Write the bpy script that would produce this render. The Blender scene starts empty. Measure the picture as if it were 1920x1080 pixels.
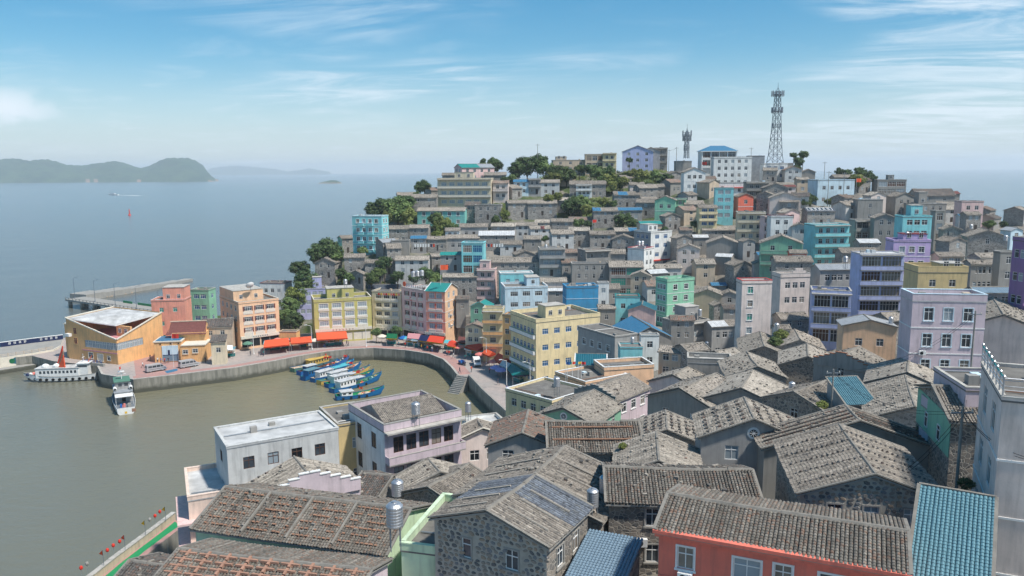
import bpy, math, random
import numpy as np
from mathutils import Vector, Matrix
R = math.radians
rnd = random.Random(7)
sc = bpy.context.scene
col = sc.collection
# ------------------------------------------------------------------ camera
FPX, CAMZ, PITCH, ROLL = 1480.0, 55.0, 8.53, -0.37
CM = Matrix.Rotation(R(90 - PITCH), 3, 'X') @ Matrix.Rotation(R(ROLL), 3, 'Z')
CP = Vector((0, 0, CAMZ))
cd = bpy.data.cameras.new('camera')
cam = bpy.data.objects.new('camera', cd)
col.objects.link(cam)
cd.sensor_width = 36.0
cd.lens = 36.0 * FPX / 1920.0
cd.clip_start, cd.clip_end = 1.0, 60000.0
cam.matrix_world = Matrix.Translation(CP) @ CM.to_4x4()
sc.camera = cam
sc.render.engine = 'CYCLES'
sc.cycles.max_bounces = 6
sc.cycles.diffuse_bounces = 4
sc.cycles.use_light_tree = False
sc.cycles.glossy_bounces = 2
sc.cycles.transmission_bounces = 2
sc.cycles.volume_bounces = 1
sc.cycles.transparent_max_bounces = 6
sc.cycles.use_denoising = True
sc.view_settings.view_transform = 'Standard'
sc.view_settings.look = 'None'
sc.view_settings.gamma = 1.0
sc.view_settings.use_curve_mapping = False
sc.view_settings.exposure = 0.82
# ------------------------------------------------------------------ sky and sun
HAZE_D = 1.4e-4
SKY_GAMMA, SKY_K = 0.85, 0.088
SUN_EL, SUN_AZ = 58.0, 120.0          # azimuth clockwise from the view direction (+Y)
w = bpy.data.worlds.new('World')
sc.world = w
w.use_nodes = True
wn, wl = w.node_tree.nodes, w.node_tree.links
wn.clear()
def wnode(t, **kw):
    n = wn.new(t)
    for k, v in kw.items():
        setattr(n, k, v)
    return n
wo = wnode('ShaderNodeOutputWorld')
bg = wnode('ShaderNodeBackground')
sky = wnode('ShaderNodeTexSky', sky_type='NISHITA')
sky.sun_disc = False
sky.sun_elevation = R(SUN_EL)
sky.sun_rotation = R(SUN_AZ)
sky.altitude = 50
sky.air_density = 1.0
sky.dust_density = 0.0
sky.ozone_density = 4.0
bg.inputs['Strength'].default_value = SKY_K
# thin cirrus: noise on the plane of the cloud deck (direction / height)
tc = wnode('ShaderNodeTexCoord')
sep = wnode('ShaderNodeSeparateXYZ')
wl.new(tc.outputs['Generated'], sep.inputs[0])
def wmath(op, a, b=None, clamp=False):
    n = wnode('ShaderNodeMath', operation=op, use_clamp=clamp)
    for i, v in enumerate((a, b)):
        if v is None:
            continue
        if isinstance(v, (int, float)):
            n.inputs[i].default_value = v
        else:
            wl.new(v, n.inputs[i])
    return n.outputs[0]
zz = wmath('ADD', wmath('MAXIMUM', sep.outputs[2], 0.0), 0.07)
cx = wmath('DIVIDE', sep.outputs[0], zz)
cy = wmath('DIVIDE', sep.outputs[1], zz)
cmb = wnode('ShaderNodeCombineXYZ')
wl.new(wmath('ADD', cx, wmath('MULTIPLY', cy, 0.25)), cmb.inputs[0])
wl.new(wmath('MULTIPLY', cy, 1.0), cmb.inputs[1])
def wnoise(scale, detail, rough, dist, off, ysc=1.0):
    mp = wnode('ShaderNodeMapping')
    mp.inputs['Location'].default_value = off
    mp.inputs['Scale'].default_value = (1, ysc, 1)
    wl.new(cmb.outputs[0], mp.inputs[0])
    n = wnode('ShaderNodeTexNoise')
    n.inputs['Scale'].default_value = scale
    n.inputs['Detail'].default_value = detail
    n.inputs['Roughness'].default_value = rough
    n.inputs['Distortion'].default_value = dist
    wl.new(mp.outputs[0], n.inputs['Vector'])
    return n.outputs['Fac']
def wramp(v, a, b):
    n = wnode('ShaderNodeMapRange', clamp=True)
    n.interpolation_type = 'SMOOTHSTEP'
    n.inputs['From Min'].default_value = a
    n.inputs['From Max'].default_value = b
    wl.new(v, n.inputs['Value'])
    return n.outputs[0]
azi = wmath('DIVIDE', sep.outputs[0], wmath('MAXIMUM', sep.outputs[1], 0.05))
side = wmath('MULTIPLY', wramp(azi, 0.15, 0.6), 0.22)
big = wramp(wmath('ADD', wnoise(0.42, 3, 0.5, 0.4, (3.1, 1.7, 0)), side), 0.50, 0.72)
fine = wramp(wnoise(0.8, 9, 0.64, 1.1, (0.3, 5.0, 0), 2.0), 0.36, 0.72)
cl = wmath('MULTIPLY', wmath('MULTIPLY', big, fine), 0.9)
# small cumulus low over the bay on the left
cu_az = wramp(wmath('ABSOLUTE', wmath('ADD', azi, 0.63)), 0.11, 0.0)
cu_el = wramp(wmath('ABSOLUTE', wmath('SUBTRACT', sep.outputs[2], 0.066)), 0.036, 0.0)
mpc = wnode('ShaderNodeMapping')
mpc.inputs['Scale'].default_value = (1, 1, 1.6)
wl.new(tc.outputs['Generated'], mpc.inputs[0])
cun = wnode('ShaderNodeTexNoise')
cun.inputs['Scale'].default_value = 22
cun.inputs['Detail'].default_value = 6
wl.new(mpc.outputs[0], cun.inputs['Vector'])
cu = wmath('MULTIPLY', wramp(wmath('ADD', cun.outputs['Fac'], wmath('MULTIPLY', wmath('MULTIPLY', cu_az, cu_el), 0.5)), 0.58, 0.82), 0.85)
low = wmath('MULTIPLY', wramp(wnoise(1.6, 6, 0.6, 0.5, (7.7, 2.0, 0)), 0.52, 0.75), wramp(wmath('MULTIPLY', sep.outputs[2], -1.0), -0.22, -0.03))
clo = wmath('MAXIMUM', wmath('MAXIMUM', cl, wmath('MULTIPLY', wmath('MULTIPLY', cu_az, cu_el), wmath('MULTIPLY', cu, 1.2))), wmath('MULTIPLY', low, 0.35), True)
# milky air low in the sky
veil = wmath('MULTIPLY', wramp(wmath('MULTIPLY', sep.outputs[2], -1.0), -0.15, 0.0), 0.72)
mixv = wnode('ShaderNodeMix', data_type='RGBA')
mixc = wnode('ShaderNodeMix', data_type='RGBA')
wl.new(clo, mixc.inputs['Factor'])
hsv = wnode('ShaderNodeHueSaturation')
hsv.inputs['Saturation'].default_value = 1.5
hsv.inputs['Hue'].default_value = 0.488
gam = wnode('ShaderNodeGamma')
gam.inputs['Gamma'].default_value = SKY_GAMMA
wl.new(sky.outputs[0], gam.inputs['Color'])
wl.new(gam.outputs[0], hsv.inputs['Color'])
wl.new(veil, mixv.inputs['Factor'])
wl.new(hsv.outputs[0], mixv.inputs[6])
mixv.inputs[7].default_value = (3.9, 4.75, 5.35, 1)
wl.new(mixv.outputs[2], mixc.inputs[6])
mixc.inputs[7].default_value = (5.6, 6.3, 6.9, 1)
wl.new(mixc.outputs[2], bg.inputs[0])
wl.new(bg.outputs[0], wo.inputs[0])
sd = bpy.data.lights.new('sun', 'SUN')
sd.energy = 3.05
sd.angle = R(3.5)
sd.color = (1.0, 0.95, 0.87)
sun = bpy.data.objects.new('sun', sd)
col.objects.link(sun)
sdir = Vector((math.sin(R(SUN_AZ)) * math.cos(R(SUN_EL)), math.cos(R(SUN_AZ)) * math.cos(R(SUN_EL)), math.sin(R(SUN_EL))))
sun.rotation_euler = sdir.to_track_quat('Z', 'Y').to_euler()
sun.location = (150, 0, 200)

# ------------------------------------------------------------------ pixels of the photograph <-> points of the place
def ray(px, py):
    return CM @ Vector(((px - 960) / FPX, -(py - 540) / FPX, -1.0))
def unp(px, py, d):
    return CP + ray(px, py) * d
def unz(px, py, z):
    r = ray(px, py)
    return CP + r * ((z - CAMZ) / r.z)
def proj(P):
    q = CM.transposed() @ (Vector(P) - CP)
    return 960 + FPX * q.x / -q.z, 540 - FPX * q.y / -q.z, -q.z

# ------------------------------------------------------------------ materials
MATS = {}
class NT:
    def __init__(s, name):
        s.m = bpy.data.materials.new(name)
        s.m.use_nodes = True
        s.t = s.m.node_tree
        s.b = s.t.nodes['Principled BSDF']
        s.o = s.t.nodes['Material Output']
    def n(s, t, **kw):
        x = s.t.nodes.new(t)
        for k, v in kw.items():
            setattr(x, k, v)
        return x
    def lk(s, a, b):
        s.t.links.new(a, b)
    def vec(s, jitter=True, scale=None):
        tc = s.n('ShaderNodeTexCoord')
        out = tc.outputs['Object']
        if jitter:
            oi = s.n('ShaderNodeObjectInfo')
            va = s.n('ShaderNodeVectorMath', operation='MULTIPLY_ADD')
            cb = s.n('ShaderNodeCombineXYZ')
            for i in range(3):
                s.lk(oi.outputs['Random'], cb.inputs[i])
            s.lk(cb.outputs[0], va.inputs[0])
            va.inputs[1].default_value = (61, 37, 83)
            s.lk(out, va.inputs[2])
            out = va.outputs[0]
        if scale:
            mp = s.n('ShaderNodeVectorMath', operation='MULTIPLY')
            s.lk(out, mp.inputs[0])
            mp.inputs[1].default_value = scale
            out = mp.outputs[0]
        return out
    def noise(s, v, scale, detail=3, rough=.55, out='Fac'):
        n = s.n('ShaderNodeTexNoise')
        s.lk(v, n.inputs['Vector'])
        n.inputs['Scale'].default_value = scale
        n.inputs['Detail'].default_value = detail
        n.inputs['Roughness'].default_value = rough
        return n.outputs[out]
    def rng(s, v, a, b, c=0., d=1.):
        n = s.n('ShaderNodeMapRange', clamp=True)
        s.lk(v, n.inputs[0])
        for i, x in enumerate((a, b, c, d)):
            n.inputs[i + 1].default_value = x
        return n.outputs[0]
    def mul(s, a, b, op='MULTIPLY'):
        n = s.n('ShaderNodeMath', operation=op)
        for i, v in enumerate((a, b)):
            if isinstance(v, (int, float)):
                n.inputs[i].default_value = v
            else:
                s.lk(v, n.inputs[i])
        return n.outputs[0]
    def mix(s, f, a, b, mode='MIX'):
        n = s.n('ShaderNodeMix', data_type='RGBA', blend_type=mode)
        if isinstance(f, (int, float)):
            n.inputs[0].default_value = f
        else:
            s.lk(f, n.inputs[0])
        for i, v in ((6, a), (7, b)):
            if isinstance(v, (tuple, list)):
                n.inputs[i].default_value = (*v[:3], 1)
            else:
                s.lk(v, n.inputs[i])
        return n.outputs[2]
    def col(s, c):
        if isinstance(c, (tuple, list)):
            s.b.inputs['Base Color'].default_value = (*c[:3], 1)
        else:
            s.lk(c, s.b.inputs['Base Color'])
    def bump(s, h, dist=.02, st=.6):
        n = s.n('ShaderNodeBump')
        n.inputs['Strength'].default_value = st
        n.inputs['Distance'].default_value = dist
        s.lk(h, n.inputs['Height'])
        s.lk(n.outputs[0], s.b.inputs['Normal'])
    def set(s, rough=.8, metal=0., spec=.3):
        s.b.inputs['Roughness'].default_value = rough
        s.b.inputs['Metallic'].default_value = metal
        s.b.inputs['Specular IOR Level'].default_value = spec
        return s.m
def plaster(name, c, dirt=.45, rough=.85):
    t = NT(name)
    v = t.vec()
    big = t.rng(t.noise(v, .45, 5, .6), .38, .72)
    stv = t.n('ShaderNodeVectorMath', operation='MULTIPLY')
    t.lk(v, stv.inputs[0])
    stv.inputs[1].default_value = (1.6, 1.6, .16)
    stk = t.rng(t.noise(stv.outputs[0], 1.5, 4, .6), .48, .78)
    f = t.mul(t.mul(big, .55), t.mul(stk, .75), 'ADD')
    d = tuple(x * .42 + .05 for x in c)
    k = t.mix(t.mul(f, dirt), c, d)
    blot = t.rng(t.noise(v, .16, 6, .7), .52, .66, 0, .5 * dirt)
    k = t.mix(blot, k, tuple(x * .62 + .07 for x in c))
    fine = t.noise(v, 7, 4, .6)
    k = t.mix(t.rng(fine, .3, .7, 0, .22), k, tuple(min(1, x * .78) for x in c))
    t.col(k)
    t.bump(fine, .02, .35)
    MATS[name] = t.set(rough)
    return t.m
def flatm(name, c, rough=.6, metal=0., spec=.3, var=.25, sc_=3.):
    t = NT(name)
    v = t.vec()
    f = t.rng(t.noise(v, sc_, 4, .6), .3, .75, 0, 1)
    t.col(t.mix(t.mul(f, var), c, tuple(x * .45 for x in c)))
    MATS[name] = t.set(rough, metal, spec)
    return t.m
def stonem(name, cols, mort, scale=2.2, rough=.9, aspect=(1, 1, 1.5)):
    t = NT(name)
    v = t.vec(scale=aspect)
    vo = t.n('ShaderNodeTexVoronoi')
    t.lk(v, vo.inputs['Vector'])
    vo.inputs['Scale'].default_value = scale
    ve = t.n('ShaderNodeTexVoronoi', feature='DISTANCE_TO_EDGE')
    t.lk(v, ve.inputs['Vector'])
    ve.inputs['Scale'].default_value = scale
    sp = t.n('ShaderNodeSeparateColor')
    t.lk(vo.outputs['Color'], sp.inputs[0])
    k = t.mix(t.rng(sp.outputs[0], .2, .8), cols[0], cols[1])
    k = t.mix(t.rng(sp.outputs[1], .65, .9), k, cols[2])
    edge = t.rng(ve.outputs['Distance'], .02, .09)
    k = t.mix(edge, mort, k)
    big = t.rng(t.noise(v, .3, 5, .6), .4, .7, 0, .45)
    k = t.mix(big, k, tuple(x * .5 for x in cols[0]))
    t.col(k)
    t.bump(edge, .05, .6)
    MATS[name] = t.set(rough)
    return t.m
def tilem(name, c1, c2, c3, rough=.9):
    t = NT(name)
    oi = t.n('ShaderNodeObjectInfo')
    v = t.vec()
    cell = t.n('ShaderNodeTexVoronoi')
    vs = t.n('ShaderNodeVectorMath', operation='MULTIPLY')
    t.lk(v, vs.inputs[0])
    vs.inputs[1].default_value = (4.2, 4.6, 4.6)
    t.lk(vs.outputs[0], cell.inputs['Vector'])
    cell.inputs['Scale'].default_value = 1.0
    sp = t.n('ShaderNodeSeparateColor')
    t.lk(cell.outputs['Color'], sp.inputs[0])
    k = t.mix(t.rng(sp.outputs[0], .15, .85), c1, c2)
    k = t.mix(t.rng(sp.outputs[1], .72, .95), k, c3)
    big = t.rng(t.noise(v, .35, 5, .65), .35, .72, 0, .6)
    k = t.mix(big, k, tuple(x * .5 for x in c1))
    lich = t.rng(t.noise(v, 1.4, 5, .7), .55, .78, 0, .5)
    k = t.mix(lich, k, (.36, .34, .27))
    hs = t.n('ShaderNodeHueSaturation')
    t.lk(k, hs.inputs['Color'])
    t.lk(t.rng(oi.outputs['Random'], 0, 1, .78, 1.22), hs.inputs['Value'])
    t.col(hs.outputs[0])
    t.bump(t.noise(v, 9, 4, .65), .04, .5)
    MATS[name] = t.set(rough)
    return t.m
def srgb(r, g, b):
    f = lambda x: ((x / 255 + .055) / 1.055) ** 2.4 if x > 10 else x / 255 / 12.92
    return (f(r), f(g), f(b))
PAL = dict(ps=(235, 208, 190), cy=(128, 208, 212), tq=(122, 202, 192), gr=(130, 188, 155), mint=(140, 205, 170), pk=(204, 186, 193), pp=(228, 192, 186),
           lv=(180, 180, 220), bl=(0, 140, 190), yl=(238, 214, 165), ol=(192, 182, 100), cr=(220, 205, 175), pe=(240, 190, 150), orr=(242, 178, 112),
           sa=(240, 155, 130), rd=(225, 100, 70), rr=(230, 110, 85), tn=(195, 175, 150), pu=(198, 172, 214), wh=(232, 232, 228), wb=(200, 222, 232),
           lb=(180, 188, 226), lg=(200, 222, 185), kh=(205, 180, 125), gp=(160, 158, 155), dp=(140, 100, 150), gy=(128, 124, 118), be=(220, 204, 194),
           pw=(232, 215, 205), mg=(222, 160, 190))
for k_, c_ in PAL.items():
    plaster(k_, tuple(min(.86, x * .98 + .05) for x in srgb(*c_)), .95 if k_ in ('gp', 'gy') else .8)
plaster('whd', (.62, .62, .6), 1.0)
plaster('gc', (.33, .315, .29), 1.0)
plaster('conc', (.34, .325, .295), .9)
stonem('gs', ((.27, .25, .23), (.40, .37, .335), (.19, .18, .17)), (.43, .41, .375), 2.4)
stonem('rubble', ((.19, .175, .16), (.33, .28, .23), (.11, .11, .11)), (.46, .42, .36), 2.6, aspect=(1, 1, 1.2))
tilem('t', (.225, .195, .163), (.37, .325, .275), (.125, .115, .105))
tilem('tm', (.135, .122, .104), (.235, .21, .18), (.20, .125, .09))
tilem('slb', (.135, .15, .175), (.21, .23, .26), (.10, .105, .115))
tilem('td', (.085, .08, .075), (.15, .14, .13), (.2, .12, .09))
tilem('tl', (.29, .255, .215), (.43, .385, .325), (.17, .155, .135))
tilem('tr', (.17, .14, .12), (.26, .21, .17), (.33, .14, .09))
flatm('b', srgb(62, 118, 152), .55, 0, .35, .5, 2)
flatm('lbt', srgb(120, 142, 158), .6, 0, .3, .5, 3)
flatm('bt', srgb(98, 140, 152), .5, 0, .4, .45, 3)
flatm('T', srgb(40, 135, 130), .55, 0, .3, .45, 2)
flatm('dT', srgb(30, 95, 110), .6, 0, .3, .4, 2)
flatm('mt', (.62, .63, .63), .5, 0, .4, .75, 1.2)
flatm('mg_', (.33, .35, .37), .5, 0, .4, .6, 1.2)
flatm('rb', srgb(120, 75, 70), .75, 0, .2, .6, 2)
flatm('sl', (.07, .085, .11), .65, 0, .3, .5, 2)
flatm('white', (.78, .78, .76), .6, 0, .3, .3, 2)
flatm('cream', (.72, .66, .55), .7, 0, .3, .3, 2)
flatm('coping', (.50, .475, .43), .85, 0, .2, .75, 1)
flatm('vergem', (.26, .24, .21), .9, 0, .2, .7, 1.5)
flatm('dirtyroof', (.20, .19, .175), .95, 0, .1, .8, .8)
flatm('whiteroof', (.60, .60, .59), .85, 0, .2, 1.0, .45)
flatm('redtrim', srgb(200, 70, 60), .6)
flatm('brick', (.36, .14, .075), .9, 0, .2, .6, 3)
flatm('wood', (.12, .06, .04), .7, 0, .2, .5, 4)
flatm('dwood', (.05, .035, .03), .7, 0, .2, .5, 4)
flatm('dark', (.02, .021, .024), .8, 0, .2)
flatm('steel', (.55, .56, .58), .42, .75, .5, .35, 5)
flatm('galv', (.24, .27, .30), .5, .4, .4, .3, 2)
flatm('ironblue', (.13, .16, .20), .6, .2, .4, .3, 2)
flatm('rubber', (.018, .018, .018), .8, 0, .2)
flatm('bark', (.07, .05, .035), .95, 0, .1, .5, 4)
for nm, c_ in dict(a_red=(225, 75, 50), a_org=(240, 100, 60), a_teal=(20, 130, 130), a_pink=(240, 140, 130), a_lil=(165, 165, 220), a_blue=(40, 110, 185),
                   a_navy=(25, 40, 85), a_cyan=(90, 190, 205), a_yel=(245, 200, 60), a_grn=(40, 150, 95), a_dgrn=(15, 110, 70), hullb=(10, 105, 165),
                   hullg=(95, 140, 120), hully=(215, 180, 95), maroon=(130, 45, 45), flagr=(225, 60, 45), shutter=(120, 60, 60), pinkg=(210, 150, 155), skin=(190, 140, 110), hair=(25, 20, 18)).items():
    flatm(nm, tuple(x * .85 for x in srgb(*c_)), .6, 0, .3, .3, 3)
t = NT('glass')
v = t.vec()
t.col(t.mix(t.rng(t.noise(v, .8, 2), .35, .65), (.018, .024, .032), (.07, .085, .1)))
MATS['glass'] = t.set(.12, 0, .5)
t = NT('bglass')
t.col((.015, .10, .24))
MATS['bglass'] = t.set(.15, 0, .5)
t = NT('gglass')
t.col((.05, .28, .22))
MATS['gglass'] = t.set(.2, 0, .5)
t = NT('lglass')
t.col((.28, .33, .36))
MATS['lglass'] = t.set(.2, 0, .5)

t = NT('dkglass')
t.col((.012, .014, .017))
MATS['dkglass'] = t.set(.2, 0, .5)
t = NT('curtain')
v = t.vec()
t.col(t.mix(t.rng(t.noise(v, .4, 2), .3, .7), (.12, .10, .08), (.30, .26, .22)))
MATS['curtain'] = t.set(.35, 0, .4)
flatm('terra', (.34, .19, .125), .9, 0, .2, .6, 2)
flatm('mortar', (.46, .42, .36), .95, 0, .1, .6, 1.5)
flatm('brickp', (.42, .235, .165), .9, 0, .2, .6, 2)
flatm('vansil', (.50, .51, .52), .35, .3, .5, .15, 2)
# ------------------------------------------------------------------ meshes and objects
class MB:
    def __init__(s):
        s.v, s.f, s.m, s.names = [], [], [], []
    def mi(s, mat):
        if mat not in s.names:
            s.names.append(mat)
        return s.names.index(mat)
    def poly(s, pts, mat):
        i = len(s.v)
        s.v.extend(tuple(p) for p in pts)
        s.f.append(tuple(range(i, i + len(pts))))
        s.m.append(s.mi(mat))
    def box(s, x0, x1, y0, y1, z0, z1, mat, skip=''):
        i = len(s.v)
        s.v += [(x0, y0, z0), (x1, y0, z0), (x1, y1, z0), (x0, y1, z0), (x0, y0, z1), (x1, y0, z1), (x1, y1, z1), (x0, y1, z1)]
        k = s.mi(mat)
        for nm, q in (('b', (3, 2, 1, 0)), ('t', (4, 5, 6, 7)), ('f', (0, 1, 5, 4)), ('r', (1, 2, 6, 5)), ('k', (2, 3, 7, 6)), ('l', (3, 0, 4, 7))):
            if nm not in skip:
                s.f.append(tuple(i + j for j in q))
                s.m.append(k)
    def obox(s, c, u, lu, lv, lz, mat, z0=None):
        """box centred at c (base), long axis u (horizontal), sizes lu, lv, lz"""
        u = Vector(u).normalized()
        n = Vector((-u.y, u.x, 0)).normalized()
        c = Vector(c)
        i = len(s.v)
        for z in (0, lz):
            for a, b in ((-1, -1), (1, -1), (1, 1), (-1, 1)):
                p = c + u * (a * lu / 2) + n * (b * lv / 2) + Vector((0, 0, z))
                s.v.append(tuple(p))
        k = s.mi(mat)
        for q in ((3, 2, 1, 0), (4, 5, 6, 7), (0, 1, 5, 4), (1, 2, 6, 5), (2, 3, 7, 6), (3, 0, 4, 7)):
            s.f.append(tuple(i + j for j in q))
            s.m.append(k)
    def tube(s, p0, p1, r0, r1, n, mat, caps=True):
        p0, p1 = Vector(p0), Vector(p1)
        a = (p1 - p0).normalized()
        e = a.orthogonal().normalized()
        g = a.cross(e)
        i = len(s.v)
        for p, r in ((p0, r0), (p1, r1)):
            for k in range(n):
                t_ = 2 * math.pi * k / n
                s.v.append(tuple(p + (e * math.cos(t_) + g * math.sin(t_)) * r))
        k_ = s.mi(mat)
        for k in range(n):
            s.f.append((i + k, i + (k + 1) % n, i + n + (k + 1) % n, i + n + k))
            s.m.append(k_)
        if caps:
            s.f.append(tuple(i + n - 1 - k for k in range(n)))
            s.f.append(tuple(i + n + k for k in range(n)))
            s.m += [k_, k_]
    def path(s, pts, r, n, mat):
        for a, b in zip(pts, pts[1:]):
            s.tube(a, b, r, r, n, mat)
    def lathe(s, prof, n, mat, c=(0, 0, 0)):
        i = len(s.v)
        for r, z in prof:
            for k in range(n):
                t_ = 2 * math.pi * k / n
                s.v.append((c[0] + r * math.cos(t_), c[1] + r * math.sin(t_), c[2] + z))
        k_ = s.mi(mat)
        for j in range(len(prof) - 1):
            for k in range(n):
                s.f.append((i + j * n + k, i + j * n + (k + 1) % n, i + (j + 1) * n + (k + 1) % n, i + (j + 1) * n + k))
                s.m.append(k_)
        s.f.append(tuple(i + (len(prof) - 1) * n + k for k in range(n)))
        s.m.append(k_)
    def prism(s, pts, z0, z1, mat, top=None):
        n = len(pts)
        i = len(s.v)
        s.v += [(p[0], p[1], z0) for p in pts] + [(p[0], p[1], z1) for p in pts]
        a, b = s.mi(mat), s.mi(top or mat)
        for k in range(n):
            s.f.append((i + k, i + (k + 1) % n, i + n + (k + 1) % n, i + n + k))
            s.m.append(a)
        s.f.append(tuple(i + n + k for k in range(n)))
        s.m.append(b)
        s.f.append(tuple(i + n - 1 - k for k in range(n)))
        s.m.append(a)
    def mesh(s, name, smooth=False):
        me = bpy.data.meshes.new(name)
        me.from_pydata(s.v, [], s.f)
        for n in s.names:
            me.materials.append(MATS[n])
        if len(s.names) > 1:
            me.polygons.foreach_set('material_index', s.m)
        if smooth:
            me.polygons.foreach_set('use_smooth', [True] * len(s.f))
        me.update()
        return me
    def build(s, name, parent=None, smooth=False):
        return link(name, s.mesh(name, smooth), parent)
def link(name, me, parent=None, loc=None, rz=None):
    o = bpy.data.objects.new(name, me)
    col.objects.link(o)
    if parent is not None:
        o.parent = parent
    if loc is not None:
        o.location = loc
    if rz is not None:
        o.rotation_euler = (0, 0, rz)
    return o
LABELS = {}
def tag(o, label, cat, group=None, kind=None):
    if label:
        o['label'] = label
    if cat:
        o['category'] = cat
    if group:
        o['group'] = group
    if kind:
        o['kind'] = kind
    return o
def empty(name, loc=(0, 0, 0), rz=0.0):
    o = bpy.data.objects.new(name, None)
    col.objects.link(o)
    o.location = loc
    o.rotation_euler = (0, 0, rz)
    o.empty_display_size = .3
    return o
def copy_tree(o, parent=None):
    c = o.copy()
    col.objects.link(c)
    c.parent = parent
    for ch in list(o.children):
        copy_tree(ch, c)
    return c

# ------------------------------------------------------------------ windows and walls
WIN = {}
def window_mesh(w, h, style, glass, trim, frame):
    w, h = round(w * 20) / 20, round(h * 20) / 20
    key = (w, h, style, glass, trim, frame)
    if key in WIN:
        return WIN[key]
    m = MB()
    t_ = .06
    a, b = .05, .12
    if style == 'd':                       # door leaf
        m.box(0, w, .08, .12, 0, h, glass, 'bk')
        m.box(0, .08, .05, .12, 0, h, frame, 'k')
        m.box(w - .08, w, .05, .12, 0, h, frame, 'k')
        m.box(.08, w - .08, .05, .12, h - .08, h, frame, 'k')
        m.box(w * .48, w * .52, .06, .1, 0, h - .08, frame, 'kb')
    else:
        m.box(t_, w - t_, .095, .115, t_, h - t_, glass, 'k')
        m.box(0, t_, a, b, 0, h, frame, 'k')
        m.box(w - t_, w, a, b, 0, h, frame, 'k')
        m.box(t_, w - t_, a, b, 0, t_, frame, 'k')
        m.box(t_, w - t_, a, b, h - t_, h, frame, 'k')
        nv = max(1, round(w / .62)) if style in 'nsw' else 1
        for i in range(1, nv):
            x = w * i / nv
            m.box(x - .028, x + .028, .06, .1, t_, h - t_, frame, 'k')
        if style in 'nw' and h > 1.0:
            z = h * .68
            m.box(t_, w - t_, .055, .1, z - .03, z + .03, frame, 'k')
    if trim:
        g = .11
        m.box(-g, 0, -.035, .03, -g, h + g, trim, 'k')
        m.box(w, w + g, -.035, .03, -g, h + g, trim, 'k')
        m.box(0, w, -.035, .03, h, h + g, trim, 'k')
        m.box(-g * 1.4, w + g * 1.4, -.10, .03, -g - .02, -.01, trim, 'k')
    WIN[key] = m.mesh('window')
    return WIN[key]
SIDES = {'F': 0, 'R': 1, 'B': 2, 'L': 3}
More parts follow.
